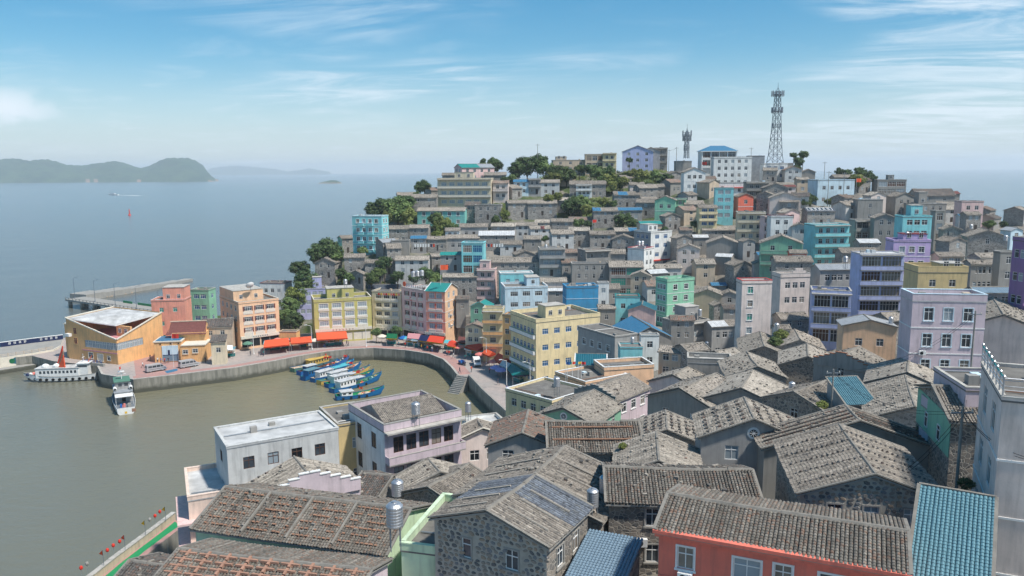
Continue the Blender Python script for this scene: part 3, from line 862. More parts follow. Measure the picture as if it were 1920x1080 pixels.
# ------------------------------------------------------------------ the houses: where they stand and what they look like
# B left right top-of-front depth yaw ratio | P gable peak, depth, far ridge end, gable width | E front eave left, right, depth, house depth | O front-left top corner, depth, yaw, w, dep
SPEC = '''
B 590 641 492 262 -8 1.0;H=5.2 r=G wl=gs f=2 pitch=24;grey stone cottage with gable end above the shrubs, lowest on the hill's seaward tip;
B 645 686 482 262 5 .7;H=5.6 wl=gs f=2;;
B 684 717 492 258 0 .8;H=5 wl=gs f=2;;
B 633 662 446 286 35 .9;H=5.5 wl=gs wL=mint f=1 l=2;small mint green and grey house at the seaward side of the tall turquoise block;
B 660 728 405 272 -12 .6;H=12.6 r=f par=.3 wl=cy f=4 l=2 rt=2 st=4 band=1 bays=1 cope=wb deck=whiteroof tr=white;tall turquoise four-storey block with bay windows on the hill's seaward edge;the tall turquoise block
B 727 769 429 280 0 .7;H=5 wl=gs f=3;;
B 767 807 427 280 -4 .7;H=5 wl=gs f=2;;
B 733 769 451 268 0 .5;H=4 r=f par=.2 wl=gc f=1 st=1;;
B 770 801 447 272 0 .8;H=4.6 wl=gp rm=b f=2;pale grey house with small blue sheet roof right of the tall turquoise block;
B 801 839 448 273 0 .6;H=4.2 wl=gs f=3;;
B 838 898 446 275 2 .45;H=4.2 wl=gs f=4;;
B 741 806 487 256 0 .5;H=4.8 wl=gs f=3 st=2 wl=whd;;
B 806 830 480 262 15 1;H=4.6 wl=gs f=1;;
B 826 867 478 256 0 .6;H=5.2 rm=T wl=gp f=2;grey house with teal sheet roof beside the sea-blue three-storey house;
B 865 911 455 252 -6 .8;H=10.2 r=f par=.4 wl=cy f=2 st=3 loggia=1 gl=bglass cope=cy;sea-blue three-storey house with dark loggias in the middle of the hillside;the sea-blue loggia house
B 898 964 441 276 0 .55;H=4.6 wl=gs rm=mt f=3;long grey house with pale patched roof and washing hung below it;
B 862 915 425 284 0 .5;H=4 wl=gs f=3;;
B 835 863 432 281 0 .8;H=3 wl=wh f=2 st=1;;
B 921 969 424 286 -8 .6;H=4.6 wl=gs f=2 rm=tl;;
B 965 1008 422 286 -5 .55;H=4.6 wl=gs f=3;;
B 1003 1046 417 287 -5 .6;H=4.6 wl=gs f=3 rm=tl;;
B 1034 1074 415 286 -5 .6;H=4.4 wl=gs f=2;;
B 1066 1114 412 287 -10 .5;H=4.2 wl=gs f=3 rm=tr;;
B 961 1003 477 262 10 1;H=5 r=G wl=gs f=2;;
B 914 1014 491 252 0 .35;H=5.8 wl=gs f=6;long grey row house with many small windows below the long pale-roofed house;
B 894 932 504 249 -8 .8;H=12.5 r=f par=.5 wl=pp f=2 st=4 bal=1 up=.15,.7,.1,.7,2.8 cope=pp;narrow pink four-storey house with open balconies and roof room;the narrow pink house
B 935 1000 512 243 6 .6;H=8 r=f par=.3 wl=cy f=3 st=2 gl=lglass cope=white deck=whiteroof;turquoise two-storey house with glazed front behind the pale blue terrace house;
B 939 1027 537 229 8 .75;H=10 r=f par=.6 wl=wb f=3 l=2 st=3 wz=2.2 gl=glass up=.55,.85,.35,.95,2.6 cope=white;pale blue flat-roofed house with rows of wide windows;the pale blue wide-window house
B 782 876 395 293 -7 .3;H=5.6 wl=tq f=5 st=2 tr=white;long turquoise two-storey house under a grey tiled roof high on the hill;the long turquoise house
B 890 942 384 292 -6 .5;H=5.6 r=f par=.3 wl=gs f=3 st=2;;
B 820 925 334 304 -6 .35;H=10.6 r=f par=.5 wl=cr f=6 st=3 bal=1 balm=cream gl=lglass up=.3,.65,.4,.9,2.6 wz=2.0;long cream three-storey guesthouse with balcony bands near the hilltop;the cream balcony guesthouse
B 852 927 314 322 28 .5;H=5.5 wl=pp rm=T f=4 l=2 st=2 patch=mg_,.55,1;pale pink house with a teal and grey roof above the cream guesthouse;
B 908 949 328 318 0 .6;H=4 wl=gs f=3;;
B 924 955 343 305 -6 .8;H=6.4 wl=gs f=2 bal=1 rm=tr;;
B 771 821 370 298 0 .6;H=4.6 wl=gs f=2;;
B 744 783 366 304 12 .7;H=4.6 wl=whd f=2 l=2;;
B 829 853 328 320 0 .8;H=3.5 wl=gc f=1;;
B 963 991 341 312 0 .8;H=5 wl=wb rm=b f=2;small white house with a bright blue roof on the upper slope;
B 990 1014 335 312 0 .8;H=6.2 r=f par=.3 wl=gp f=2 bal=1;;
B 1012 1049 342 312 -4 .7;H=5 wl=gs f=2;;
B 948 990 380 297 12 .6;H=5.6 wl=gs f=2 l=1;;
B 989 1044 381 297 0 .5;H=4.6 wl=gs f=3;;
B 1068 1136 345 310 -5 .45;H=5.2 wl=gs f=5 st=2;;
B 1080 1110 346 307 -5 .35;H=4.4 r=f par=.3 wl=wh f=3 st=2 bal=1;white balconied front set before a brown-roofed grey house on the upper slope;
B 1034 1102 300 337 4 .4;H=5 r=f par=.3 wl=tn f=3 st=2 up=.1,.4,.2,.8,1.6;low tan flat-roofed building on the hilltop beside the trees;
B 1096 1133 289 334 0 .5;H=9 r=f par=.4 wl=tn f=3 st=3 loggia=1;tan three-storey loggia building on the hilltop;the tan hilltop loggia building
B 1130 1156 287 331 -8 .8;H=9.4 r=f par=.3 wl=yl f=2 st=3 bal=1 balm=yl;pale yellow balconied end of the tan hilltop terrace;
B 1167 1225 284 336 -10 .7;H=7.6 r=G wl=lb f=3 rt=2 st=3 rm=mg_;periwinkle blue gable house on the hilltop skyline;the periwinkle hilltop house
B 1203 1238 283 344 -10 .8;H=8 r=G wl=gp f=1 rt=2;;
B 1226 1252 277 348 -12 .8;H=9.6 r=f par=.4 wl=gc f=2 bal=1;;
B 1148 1200 365 298 0 .6;H=4.6 wl=gs f=3 patch=b,.2,.5;grey house with a blue patch in its roof below the hilltop scrub;
B 1188 1233 352 300 14 .8;H=7.4 wl=gs f=2 l=2 st=3;;
B 1212 1246 350 306 0 .8;H=6 wl=gs f=2;;
B 1178 1208 346 308 0 .8;H=4 wl=gs f=2;;
B 1228 1268 375 278 -14 .8;H=7.6 r=G wl=mint f=2 rt=2 st=2 band=1;mint green gable house with white sills below the white hilltop house;the mint gable house
B 1265 1287 372 282 -14 .9;H=8 r=f par=.4 wl=mint f=1 rt=1 bal=1 st=3;mint green stack of balconies at the side of the mint gable house;
B 1110 1158 395 285 0 .6;H=4.8 wl=gs f=3 patch=b,0,.3;grey house with a blue strip on its roof end among the mid-hill trees;
B 1155 1204 394 288 0 .5;H=4 rm=b wl=gp f=3;long grey house roofed in bright blue sheet on the mid hill;the blue-sheet-roofed house
B 1238 1276 405 271 10 .9;H=4.6 r=G wl=gs f=2;;
B 1030 1076 438 268 6 .8;H=5.6 wl=gs f=2;;
B 1066 1105 432 271 -2 .7;H=5.6 wl=gs f=3 rm=tl;;
B 1104 1153 439 268 0 .6;H=5 wl=gs f=3;;
B 1148 1189 448 262 -10 .8;H=4.4 r=G wl=gs f=2;;
B 1150 1198 433 273 0 .6;H=3.6 wl=gs f=2 patch=b,.55,1;grey house with half its roof in blue sheet behind the grey and white apartment block;
B 1194 1241 420 268 10 .6;H=4.4 rm=T wl=gs f=2;;
B 1189 1260 433 256 32 .9;H=12 r=f par=.5 wl=wh wL=gp f=2 l=3 st=4 gl=bglass wz=1.7 up=.1,.55,.3,.8,2.4 cope=gp base=redtrim;grey and white four-storey apartment block with blue glazing in mid hill;the grey and white apartment block
B 1177 1226 465 245 -38 1.1;H=8.8 r=f par=.5 wl=wh f=0 rt=2 st=3 bal=0 cope=redtrim;white three-storey house with a blank side wall and red parapet line;the blank-walled white house
B 1009 1060 465 250 2 .7;H=9 r=f par=.3 wl=gp f=3 st=3 wz=2.4 gl=lglass bal=1;grey three-storey house with glazed white balconies;the glazed-balcony grey house
B 1083 1143 468 250 18 .7;H=6.5 r=f par=.4 wl=gc f=2 l=1 bal=1;;
B 1130 1172 475 254 -8 .8;H=4.2 wl=gp f=1;;
B 1058 1092 473 257 0 .8;H=4 wl=gs f=1 rm=tr;;
B 1070 1141 494 243 0 .45;H=5.4 r=f par=.3 wl=gc f=4 st=2;;
B 1140 1206 500 239 -3 .7;H=9.4 wl=gc f=2 st=3 loggia=1 gl=gglass;grey three-storey house with deep loggias and tiled roof in mid valley;the grey loggia house
B 1013 1062 528 238 0 .6;H=4 wl=gs f=2 rm=tl;;
B 1028 1060 545 230 0 .6;H=5 wl=gc f=1 rm=mt;;
B 1055 1122 537 214 6 .7;H=9 r=f par=.5 wl=bl f=0 rt=2 st=3 band=1 cope=bl gl=lglass;bright azure windowless-fronted house with clutter on its flat roof;the bright azure house
B 1119 1142 530 226 0 1;H=7.5 r=f par=.3 wl=wh f=1 st=2;;
B 1120 1154 578 208 0 .8;H=4 wl=gc f=1;;
B 1153 1200 556 208 -5 .8;H=8 r=f par=.3 wl=cy f=2 st=2 cope=T;turquoise cubic house behind the peach gable house in the valley;
B 1178 1230 581 202 -12 .9;H=6 r=G wl=pp f=0 rm=dT rt=1;peach windowless gable house with dark teal roof in the valley;
B 1230 1302 522 213 24 .6;H=13 r=f par=.8 wl=mint f=2 l=3 st=4 band=1 tr=white cope=gr;mint green four-storey house with windows on two sides in mid valley;the tall mint house
B 1300 1353 552 222 -14 .9;H=6 r=G wl=tn f=0;tan stained windowless gable house right of the tall mint house;
B 1330 1362 535 234 0 .8;H=4 rm=b wl=gc f=1;;
B 1350 1384 552 222 -10 1;H=6.5 r=G wl=gp f=1;;
B 1277 1348 487 255 4 .55;H=8.4 wl=mg f=3 l=2 st=3 bal=1 balm=mg;pink three-storey house with white balcony bands and tiled roof in the valley;the pink balcony-banded house
B 1381 1448 526 164 2 .6;H=15 r=f par=.7 wl=pw f=1 st=5 fpos=.2 cope=redtrim;tall white tower house with a red-trimmed parapet and one column of windows;the red-trimmed white tower house
B 1242 1331 602 190 26 .8;H=9 r=f par=.4 wl=gp f=3 l=2 st=2 up=.35,.8,.3,.9,3.4 gl=glass bal=1;grey house with balconies and a pale roof room in the valley;the grey house with white roof room
B 1319 1383 611 187 12 .7;H=7.5 rm=mt wl=gp f=3 st=2 patch=t,.6,1;grey house with patchy white metal roof left of the white tower house;
E 1005 599 1125 587 185 13.5;H=16.3 r=f par=.9 wl=yl f=5 l=6 st=4 wz=1.6 trL=1 balL=1 cope=yl up=.25,.55,.25,.55,3 gl=bglass;large pale yellow hotel block with four rows of windows by the harbour;the yellow hotel block
E 1153 631 1195 625 163 13;H=13 r=f par=.3 wl=gp f=1 l=4 st=3 tr=white;grey three-storey house with white-framed windows behind the orange terrace;
E 1163 650 1205 650 156 4;H=8.5 r=f par=.4 wl=cy f=2 st=2 tr=white gl=bglass wz=1.4;small turquoise annex with two white-framed windows;
P 1219 612 168 1185 592 9.5;H=11.5 rm=b wl=gy f=1 pitch=26 vent=1;grey house with a large steel-blue sheet roof and round gable vent;the steel-blue roofed house
B 1199 1236 628 163 0 .5;H=7 r=f par=.3 wl=wh f=1 st=2;;
B 1080 1136 684 153 -6 .7;H=4 r=s rm=dT wl=gc f=2 pitch=16 verge=white;low shed with a dark teal roof beside the yellow hotel block;
O 1098 716 142 34 10 9;H=5 r=f par=.5 wl=pe f=2 deck=dirtyroof cope=white;apricot terrace building with flat grey deck and flags on its parapet;the apricot terrace
E 1133 689 1226 683 147 6;H=4.5 r=f par=.7 wl=pe f=1 cope=white;low apricot walled roof terrace behind the apricot terrace building;
E 948 728 1035 751 136 10;H=10 r=f par=.5 wl=yl f=4 rt=2 st=3 cope=white;pale yellow flat-roofed house with white coping and a roof tank by the quay road;the white-coped pale yellow house
P 1057 764 107 1112 731 8.8;H=6 wl=gr rm=tl f=1 rt=2 vent=1;green-walled gable house with broad pale tiled roof below the pale yellow house;the green gable house
E 1155 751 1219 725 117 7.5;H=6.5 wl=pk f=3 stepL=1 st=2 tr=white;pink house with grey stepped gable right of the green gable house;the pink stepped-gable house
P 1262 702 128 1290 687 8.5;H=5.5 wl=pw f=1 rm=tl;pinkish white gable house with one small window behind the dark grey gable;
P 1275 727 104 1341 700 9.8;H=7 wl=gc f=2 st=2;dark grey rendered gable house with two white windows in the village centre;the dark grey gable house
P 1390 727 101 1410 694 9.5;H=6.5 wl=gc f=0 rm=tl;windowless grey gable house with pale worn tiles beside the dark grey gable house;
B 1289 1372 673 132 -12 .6;H=6.5 r=f par=.8 wl=pw wF=gc f=2 st=1 deck=whiteroof;roofless-looking grey flat house with high parapet and white deck;
P 1420 687 118 1400 660 8.5;H=5 wl=gs f=1 rm=tl;;
B 1235 1288 660 150 -24 .9;H=5 wl=gs f=2;;
B 1265 1328 656 148 24 .9;H=5.5 wl=gs f=2 l=2;;
B 1325 1393 668 141 32 .9;H=4.5 wl=gs l=1 rm=tl;;
P 1433 649 148 1425 622 8.5;H=5.5 wl=rubble f=1 rm=tl;;
P 1500 636 150 1490 617 9;H=5 wl=gs f=1;;
B 1448 1516 598 166 4 .8;H=4.5 wl=gs f=2;;
B 1448 1519 513 178 8 .6;H=11 r=f par=.9 wl=be f=3 st=3 deco=1;pale beige house with a shaped parapet crest beside the periwinkle buildings;
B 1520 1603 505 180 4 .6;H=7 wl=gp rm=mg_ f=4 st=2;grey house with a corrugated silver roof behind the periwinkle balcony blocks;
B 1520 1597 545 158 -18 .8;H=11 r=f par=.6 wl=lb f=2 st=3 bal=1 balm=lb loggia=1;lower periwinkle three-storey balcony block with glazed loggias;the lower periwinkle block
B 1596 1696 476 166 -4 .6;H=16 r=f par=.2 wl=lb f=2 st=5 bal=1 balm=lb loggia=1 deck=whiteroof gl=wood;tall periwinkle block with open wooden-backed loggias;the tall periwinkle block
B 1571 1682 612 140 -12 .6;H=9 r=G wl=pe f=2 st=2 rm=mg_ pitch=14;orange gable house with a grey roof below the tall periwinkle block;the orange gable house
B 1696 1816 500 150 -4 .7;H=12 r=f par=1.2 wl=kh f=2 rt=1 st=3 cope=kh up=.5,.95,.2,.8,1.5;khaki yellow block with stepped flat parapets;the khaki block
B 1690 1851 552 104 -8 .5;H=11.5 r=f par=1 wl=pk f=3 rt=1 st=3 band=1 tr=wb gl=glass cope=wb deck=whiteroof wz=1.15 wh=1.7;large mauve pink three-storey house with white string courses;the mauve three-storey house
B 1900 1975 446 122 10 .7;H=15 r=f par=.6 wl=dp f=2 l=2 st=4 bal=1 balm=dp;deep purple balconied house at the right picture edge;the deep purple house
B 1863 1908 472 150 0 .7;H=9 r=f par=.3 wl=gc f=1 st=3;;
B 1806 1866 494 160 0 .6;H=6 wl=gc f=4 st=2;;
B 1816 1872 482 178 10 .8;H=5 wl=gs f=1;;
P 1882 590 112 1862 558 9;H=6 wl=be f=0 rm=tl;;
B 1812 1904 548 132 -4 .5;H=6 rm=lbt wl=gp f=3;house with a long faded blue roof behind the mauve three-storey house;
B 1425 1442 405 246 30 1;H=8 r=f par=.4 wl=pp f=1 st=3 bal=1;;
B 1438 1487 405 240 -4 .8;H=9.6 r=f par=.5 wl=wh f=2 st=3 cope=maroon;white three-storey house with a maroon roof edge in the upper village;the maroon-edged white house
B 1380 1436 398 250 -12 .8;H=9 r=f par=.4 wl=cr f=3 rt=1 st=3 bal=1;;
B 1503 1566 396 256 0 .6;H=4.4 wl=gs rm=sl f=3 skyl=1;dark roof with a row of white-framed skylights on a grey house;
B 1483 1513 424 238 -14 1;H=6.5 r=G wl=gs f=2;;
B 1508 1593 421 228 6 .6;H=12.5 r=f par=.3 wl=cy f=4 st=4 bal=1 balm=cy band=0 cope=cy deck=dirtyroof;turquoise four-storey house with balcony bands in the upper village;the turquoise balcony house
B 1592 1632 412 232 4 .8;H=9 r=f par=.4 wl=gc f=2 st=3 bal=1 loggia=1;;
B 1600 1656 374 262 -8 .7;H=7.2 r=f par=.2 wl=gc f=1 st=2;;
B 1618 1662 366 270 10 .8;H=5 r=G wl=be f=1 rm=tl;;
B 1632 1681 408 226 -10 .8;H=9 r=G wl=gc f=2 st=3;;
B 1662 1714 368 270 8 .8;H=7 r=G wl=gc f=2;;
B 1695 1775 382 264 0 .5;H=6 r=f par=.3 wl=gc f=4 st=2 up=.2,.45,.1,.6,4;;
B 1702 1792 366 286 -5 .6;H=6 wl=gc rm=td f=2 pitch=28;;
B 1635 1700 337 300 -6 .6;H=8.6 r=f par=.4 wl=conc f=3 st=3 loggia=1 up=.4,.6,.2,.6,2;pale concrete loggia building on the right skyline;the concrete skyline building
B 1790 1845 377 254 -6 .8;H=10.5 r=f par=.4 wl=pp f=2 st=3;salmon block with few windows where the hill meets the sea on the right;the salmon skyline block
B 1764 1800 363 290 0 .8;H=4 wl=gs rm=rb f=1;;
B 1678 1748 405 210 -4 .7;H=12 r=f par=.4 wl=cy f=3 st=4 wz=1.9 up=.35,.75,.3,.9,3 cope=cy gl=glass;bright turquoise four-storey house with a roof room on the upper right;the bright turquoise house
B 1745 1772 395 222 0 1;H=12 r=f par=.3 wl=conc f=1 st=4 loggia=1;;
B 1661 1746 450 184 -8 .7;H=10.5 r=f par=.5 wl=pu f=3 rt=1 st=3 up=.3,.95,.25,.9,1.6 cope=pu band=1 tr=white;lilac three-storey house with a maroon-topped roof room;the lilac house
B 1760 1803 430 215 -12 .9;H=5.5 r=G wl=gs f=2;;
B 1755 1812 452 196 14 .9;H=5 r=G wl=gs f=1;;
B 1746 1808 480 187 0 .6;H=5.5 wl=gs f=3;;
B 1803 1890 444 205 -18 .8;H=5.5 r=G wl=gs f=1;;
B 1876 1918 432 214 12 .9;H=6 r=G wl=wb f=1 rm=mg_;;
B 1792 1812 404 240 0 1;H=5 wl=gs rm=b f=1;;
B 1800 1840 402 232 0 .8;H=5 wl=gs f=2;;
B 1566 1646 473 205 0 .5;H=5 wl=gs f=2;;
B 1477 1513 474 212 -8 .8;H=6 wl=rd f=3 st=2 tr=white;small bright red house with white windows beside the turquoise balcony house;
B 1425 1505 456 220 -16 .7;H=9 r=G wl=gr f=2 st=3 bal=1 balm=gr rt=1;green gable house with tiers of balconies in the village centre;the green balcony gable house
B 1515 1603 337 282 4 .6;H=8.6 r=f par=.3 wl=wb f=4 st=2 cope=wb;pale blue long house beneath the right-hand skyline trees;the pale blue skyline house
B 1489 1517 336 292 0 .8;H=5 wl=tn f=1;;
B 1556 1602 332 306 0 .6;H=3.6 wl=gc f=1;;
B 1500 1529 322 318 -10 .8;H=3.6 r=G wl=gc f=0;;
B 1394 1442 341 286 -4 .6;H=8.6 r=f par=.4 wl=conc f=3 st=3 bal=1;;
B 1428 1478 352 276 -12 .8;H=5 r=G wl=gs f=1;;
B 1425 1477 306 321 0 .5;H=6.6 r=f par=.4 wl=wh f=3 st=2 wz=1.6 gl=bglass;white two-storey box with blue windows at the foot of the lattice tower;the white box under the tower
B 1473 1487 306 324 0 1.4;H=6 r=f par=.3 wl=gc f=0;;
B 1333 1410 294 312 -3 .4;H=11.4 r=f par=.6 wl=wh f=5 st=4 ;white four-storey building with five bays of windows on the hilltop;the white five-bay building
B 1309 1382 283 320 -3 .6;H=13 r=h rm=b wl=wh f=4 st=4 loggia=1;white pavilion building with a hipped blue roof on the hilltop;the blue hip-roofed pavilion
B 1400 1434 292 330 -3 .7;H=11 r=f par=.3 wl=mg_ f=0;slate grey windowless block behind the white five-bay building;
B 1331 1398 342 306 -3 .25;H=4.6 r=f par=.3 wl=wh f=4 st=1 base=redtrim;low white frontage annex under the white five-bay building;
B 1277 1323 322 291 -2 .8;H=7 r=G wl=wh f=3 st=2 band=1;white gable house with six small windows near the lattice mast;the white six-window gable house
B 1264 1297 302 319 0 .7;H=8 r=f par=.4 wl=gc f=0 cope=b;;
B 1306 1345 389 262 0 .6;H=6.6 wl=yl rm=t f=2 st=3 bal=1 balm=yl wz=2.4 gl=bglass;yellow and white banded three-storey house left of the turquoise narrow block;
B 1339 1376 352 268 -10 .7;H=10.8 r=f par=.4 wl=cy f=2 st=4 wz=2.2 gl=lglass;narrow turquoise four-storey block with glazed fronts below the white buildings;the narrow turquoise block
B 1376 1413 368 271 8 .7;H=7 r=G wl=rd f=1 st=2 band=1;orange-red gable house beside the narrow turquoise block;the orange-red gable house
B 1310 1382 431 262 0 .5;H=4.6 wl=gs f=4;;
B 1325 1386 456 245 -14 .8;H=6 r=G wl=gc f=0;large windowless grey gable house in the middle of the village;
B 1258 1298 446 253 12 .9;H=5.4 r=G wl=gs f=1;;
B 1272 1298 431 263 0 .9;H=4 wl=gs rm=tr f=1;;
B 1270 1312 466 244 -10 .9;H=5.5 r=G wl=gs f=2;;
B 1342 1377 481 240 -30 .8;H=4 wl=gc rm=mt f=0;;
B 1360 1412 497 232 12 .9;H=7.5 r=G wl=gs f=1;;
B 1384 1416 452 240 8 1;H=5 r=G wl=gs f=1;;
B 1296 1328 445 258 0 .8;H=4 wl=gc rm=mt f=1;;
B 1225 1278 502 240 0 .6;H=4 wl=whd f=3 rm=tl;;
B 1206 1252 512 233 20 .8;H=4 wl=gc rm=mt f=0;;
B 1440 1502 371 263 -14 .9;H=7 r=G wl=be f=1 rm=tl;;
B 1456 1500 398 254 14 .9;H=6 r=G wl=pp f=1 rm=tl;;
B 1462 1498 378 262 -20 1;H=5 wl=gs f=1;;
B 1466 1492 350 288 0 .8;H=4.5 wl=be f=1 rm=rb;;
B 1350 1386 578 205 0 .9;H=5 wl=gc f=1 rm=td;;
B 1330 1362 572 212 10 .9;H=5 r=G wl=gs f=1;;
B 1255 1302 600 186 -4 .7;H=5 wl=gc f=2 rm=tr;;
B 1448 1482 616 158 0 .9;H=4.5 wl=gs f=1;;
B 1410 1446 494 226 -8 .9;H=5 r=G wl=gp f=1;;
B 1446 1524 490 200 -6 .6;H=5.5 wl=gs f=2;;
B 1415 1452 478 232 0 .8;H=4 wl=gp f=1 rm=b;;
B 1600 1650 455 212 0 .8;H=4.5 wl=gs f=1 rm=mt;;
B 1640 1684 500 178 0 .8;H=4.5 wl=gs f=1;;
B 555 612 541 256 14 .7;H=9 r=f par=.4 wl=lv f=4 l=1 st=3 gl=lglass up=.55,.85,.3,.7,3.6 wz=1.8;lavender house with glazed top floor tucked behind the olive building;the lavender harbour house
E 588 562 696 556 236 10;H=13 r=f par=1 wl=ol f=4 st=3 z0=4 tr=white wz=2.6 wh=1.7 up=.25,.72,.35,.9,3.4 cope=cream panels=1 shop=1 gl=lglass;olive yellow harbour building with white-trimmed windows over a shuttered shop;the olive harbour building
E 697 545 752 547 247 9;H=14.4 r=f par=.5 wl=cr f=3 st=4 z0=3 wz=1.9 panels=1 shop=1 bunt=1;cream four-storey harbour building with red bunting under its eaves;the cream harbour building
E 753 538 798 545 243 8;H=15.5 r=f par=.3 wl=pp f=3 st=4 z0=3.2 wz=1.5 panels=1 shop=1 shut=1 deck=whiteroof;pale pink harbour hotel wing with maroon shutters and a rooftop letter sign;the pale pink hotel wing
E 798 545 834 547 235 8.6;H=15.5 wl=sa rm=T f=2 rt=2 st=4 z0=3.2 wz=1.8 wh=1.8 panels=1 shop=1 gl=lglass pitch=24 verge=white wL=sa band=1;peach harbour hotel gable with a bright teal roof slope;the teal-roofed peach hotel
E 447 567 522 559 228 17;H=13.5 r=f par=.6 wl=pe f=3 l=4 st=3 z0=3.5 wz=2.2 panels=1 shop=1 shut=1 up=.0,.75,.25,.98,3.2 cope=cream tr=cream;large apricot harbour guesthouse with maroon shutters and roof terrace;the apricot guesthouse
B 357 404 543 246 -6 .8;H=14 r=f par=.4 wl=gr f=2 rt=1 st=4 wz=2.2 gl=bglass;green four-storey block between the salmon and apricot harbour buildings;the green harbour block
B 283 358 562 236 6 .7;H=13 r=f par=.5 wl=sa f=2 l=1 st=3 arch=1 up=.36,1,.03,.97,4 cope=pp gl=gglass;salmon block with arched windows at the pier end of the quay;the salmon arched-window block
B 487 547 531 264 -8 .7;H=8 r=f par=.2 wl=wh f=3 st=2 cope=maroon rm=rb;white house with a dark red roof slab in the trees above the quay;
B 376 441 612 224 12 1;H=7 wl=tn rm=td f=2 l=1 pitch=20;old tan shed with a sagging dark roof beside the apricot guesthouse;
B 395 425 640 212 12 .9;H=4 r=s wl=cr rm=td f=1 pitch=18;cream lean-to with dark tiles below the old tan shed;
B 523 562 622 236 -5 .6;H=4.2 r=f par=.2 wl=orr f=2 cope=tn;small orange kiosk house between the apricot and olive buildings;
B 905 946 578 212 -6 .8;H=13.5 r=f par=.8 wl=yl f=1 rt=2 l=1 st=4 shut=1 wz=1.6 bal=1 balm=orr;amber yellow corner house with orange balconies on the harbour bend;the amber corner house
B 942 980 590 200 -24 .9;H=11.5 r=f par=.4 wl=orr f=2 rt=1 st=4 cope=conc;narrow orange house squeezed in left of the yellow hotel block;
B 882 926 575 228 -14 .9;H=6 r=G wl=gr f=2 rm=T pitch=26;small green gable house behind the amber corner house;
B 872 910 613 219 -14 .9;H=5 r=G wl=cr f=2 rm=tr;cream gable house behind the big red tent canopy;
B 830 895 519 249 0 .4;H=6 wl=gs f=4;;
B 690 752 541 253 0 .5;H=4.5 wl=gc rm=sl f=2;grey house with a slate blue roof just behind the cream harbour building;
B 855 880 560 238 0 .8;H=4 rm=td wl=gc f=1;;
P 1640 887 52 1575 798 9.2;H=6 wl=rubble f=3 st=2 pitch=19 rocks=1 stonesL=1;large rubble-stone gable house with rows of ballast stones on its roof;the rubble-stone gable house
P 1612 788 67 1586 762 15.5;H=6.5 wl=conc f=0 pitch=19 tabs=1;wide ribbed tile roof on a concrete house just behind the rubble-stone house;
P 1414 785 71 1396 747 9.2;H=6 wl=gp f=2 st=1 z0=3.0 vent=1 pitch=22 tabs=2 rm=tl;grey rendered gable house with a round white vent and two dark windows;the round-vent house
P 1251 805 85 1248 771 7;H=4.5 wl=gs f=0 tabs=2 rm=tl;small gable house with dark slots in its tiles behind the long red-battened roof;
P 1235 863 67 1231 812 7.2;H=4.5 wl=gs f=0 rm=tl;pebbly tiled gable house in front of the slotted roof;
E 1031 843 1203 842 76 7;H=4.5 wl=gs f=2 pitch=25 rm=tm battens=1;long low house whose dark tiled roof carries two orange batten rows;the orange-battened roof
E 1142 939 1425 946 57 7.2;H=5.5 wl=rubble f=2 pitch=17 rm=tm;long grey house with evenly ribbed barrel tiles in the lower middle;the long barrel-tiled house
E 1236 990 1698 1072 46.6 6.6;H=6 wl=rr f=5 fz=1 st=2 pitch=13 rm=tm tr=white wz=1.05 cornice=1;coral red house with a ribbed tile roof and air conditioner on its front;the coral red house
E 1706 1097 1850 1131 44 7.0;H=5 r=s wl=conc rm=bt f=2 pitch=25 btiles=1;small house under a glossy turquoise-blue tiled roof slope in the lower right;the turquoise-blue tiled roof
O 1880 745 48 -24 9 9.5;H=15 r=f par=.25 wl=be wL=pw f=1 l=2 st=4 rail=1 gl=glass band=1 wz=1.6 wh=2;tall beige house with a steel-railed roof terrace at the right edge;the steel-railed beige house
O 1812 727 62 -8 4.2 6.5;H=12 r=f par=.3 wl=pk l=2 f=0 st=4 balL=1;narrow mauve house with open side balconies beside the steel-railed beige house;
O 1785 786 61 -13 5 9.5;H=7 wl=rubble f=1 st=2 pitch=16 gtop=1;stone house with a green painted upper storey beside the narrow mauve house;
P 1715 762 83 1697 705 9;H=5 wl=gs f=1 rm=tl;broad pebbly tiled gable roof behind the rubble-stone house;
P 1701 698 100 1704 669 9.5;H=4.5 wl=gs f=0 rm=tl;;
P 1490 734 94 1550 713 8.5;H=5 wl=rubble f=1;rubble-stone gable cottage with one pale-framed window beside a lamp pole;
P 1578 664 114 1613 649 8;H=8 wl=gc f=1 stepF=1 rm=tl;grey house with a brick-capped stepped gable below the orange gable house;the brick-capped stepped gable
P 1515 668 126 1513 645 8.5;H=4.5 wl=rubble f=0 rm=tl;;
E 1587 757 1640 755 90 4.5;H=3.5 r=s wl=gp rm=bt f=1 pitch=22 btiles=1;tiny shed with a bright blue tiled roof among the stone cottages;
P 915 955 50.5 1000 893 8.4;H=6.5 wl=rubble f=2 rt=2 st=2 pitch=18 strips=1 stonesL=1 patch=slb,.52,1;rubble-stone house in front with grey tiles split by pale mortar strips;the front rubble-stone house
P 985 905 58.5 1057 838 11.5;H=5.5 wl=gs f=0 pitch=18 strips=1;wide brown tiled roof with pale strips directly behind the front rubble-stone house;
P 805 912 74 877 871 7.6;H=5.5 wl=rubble f=1 pitch=20;stone house with a fine-ribbed brown roof below the mauve balcony house;
P 824 884 78 804 861 6.4;H=4.5 wl=gs f=0 rm=tl;mossy tiled roof tucked against the mauve balcony house;
P 580 890 72 551 856 9.5;H=6 wl=pk f=0 stepF=1 vent=1 rm=tl;pink stepped-gable house with a round star vent below the white derelict house;the pink star-vent house
E 366 988 722 1037 60 8.4;H=7 wl=lg f=4 pitch=19 rm=tm redrows=1;pale green house under a long dark roof flecked with red tile rows;the red-flecked long roof
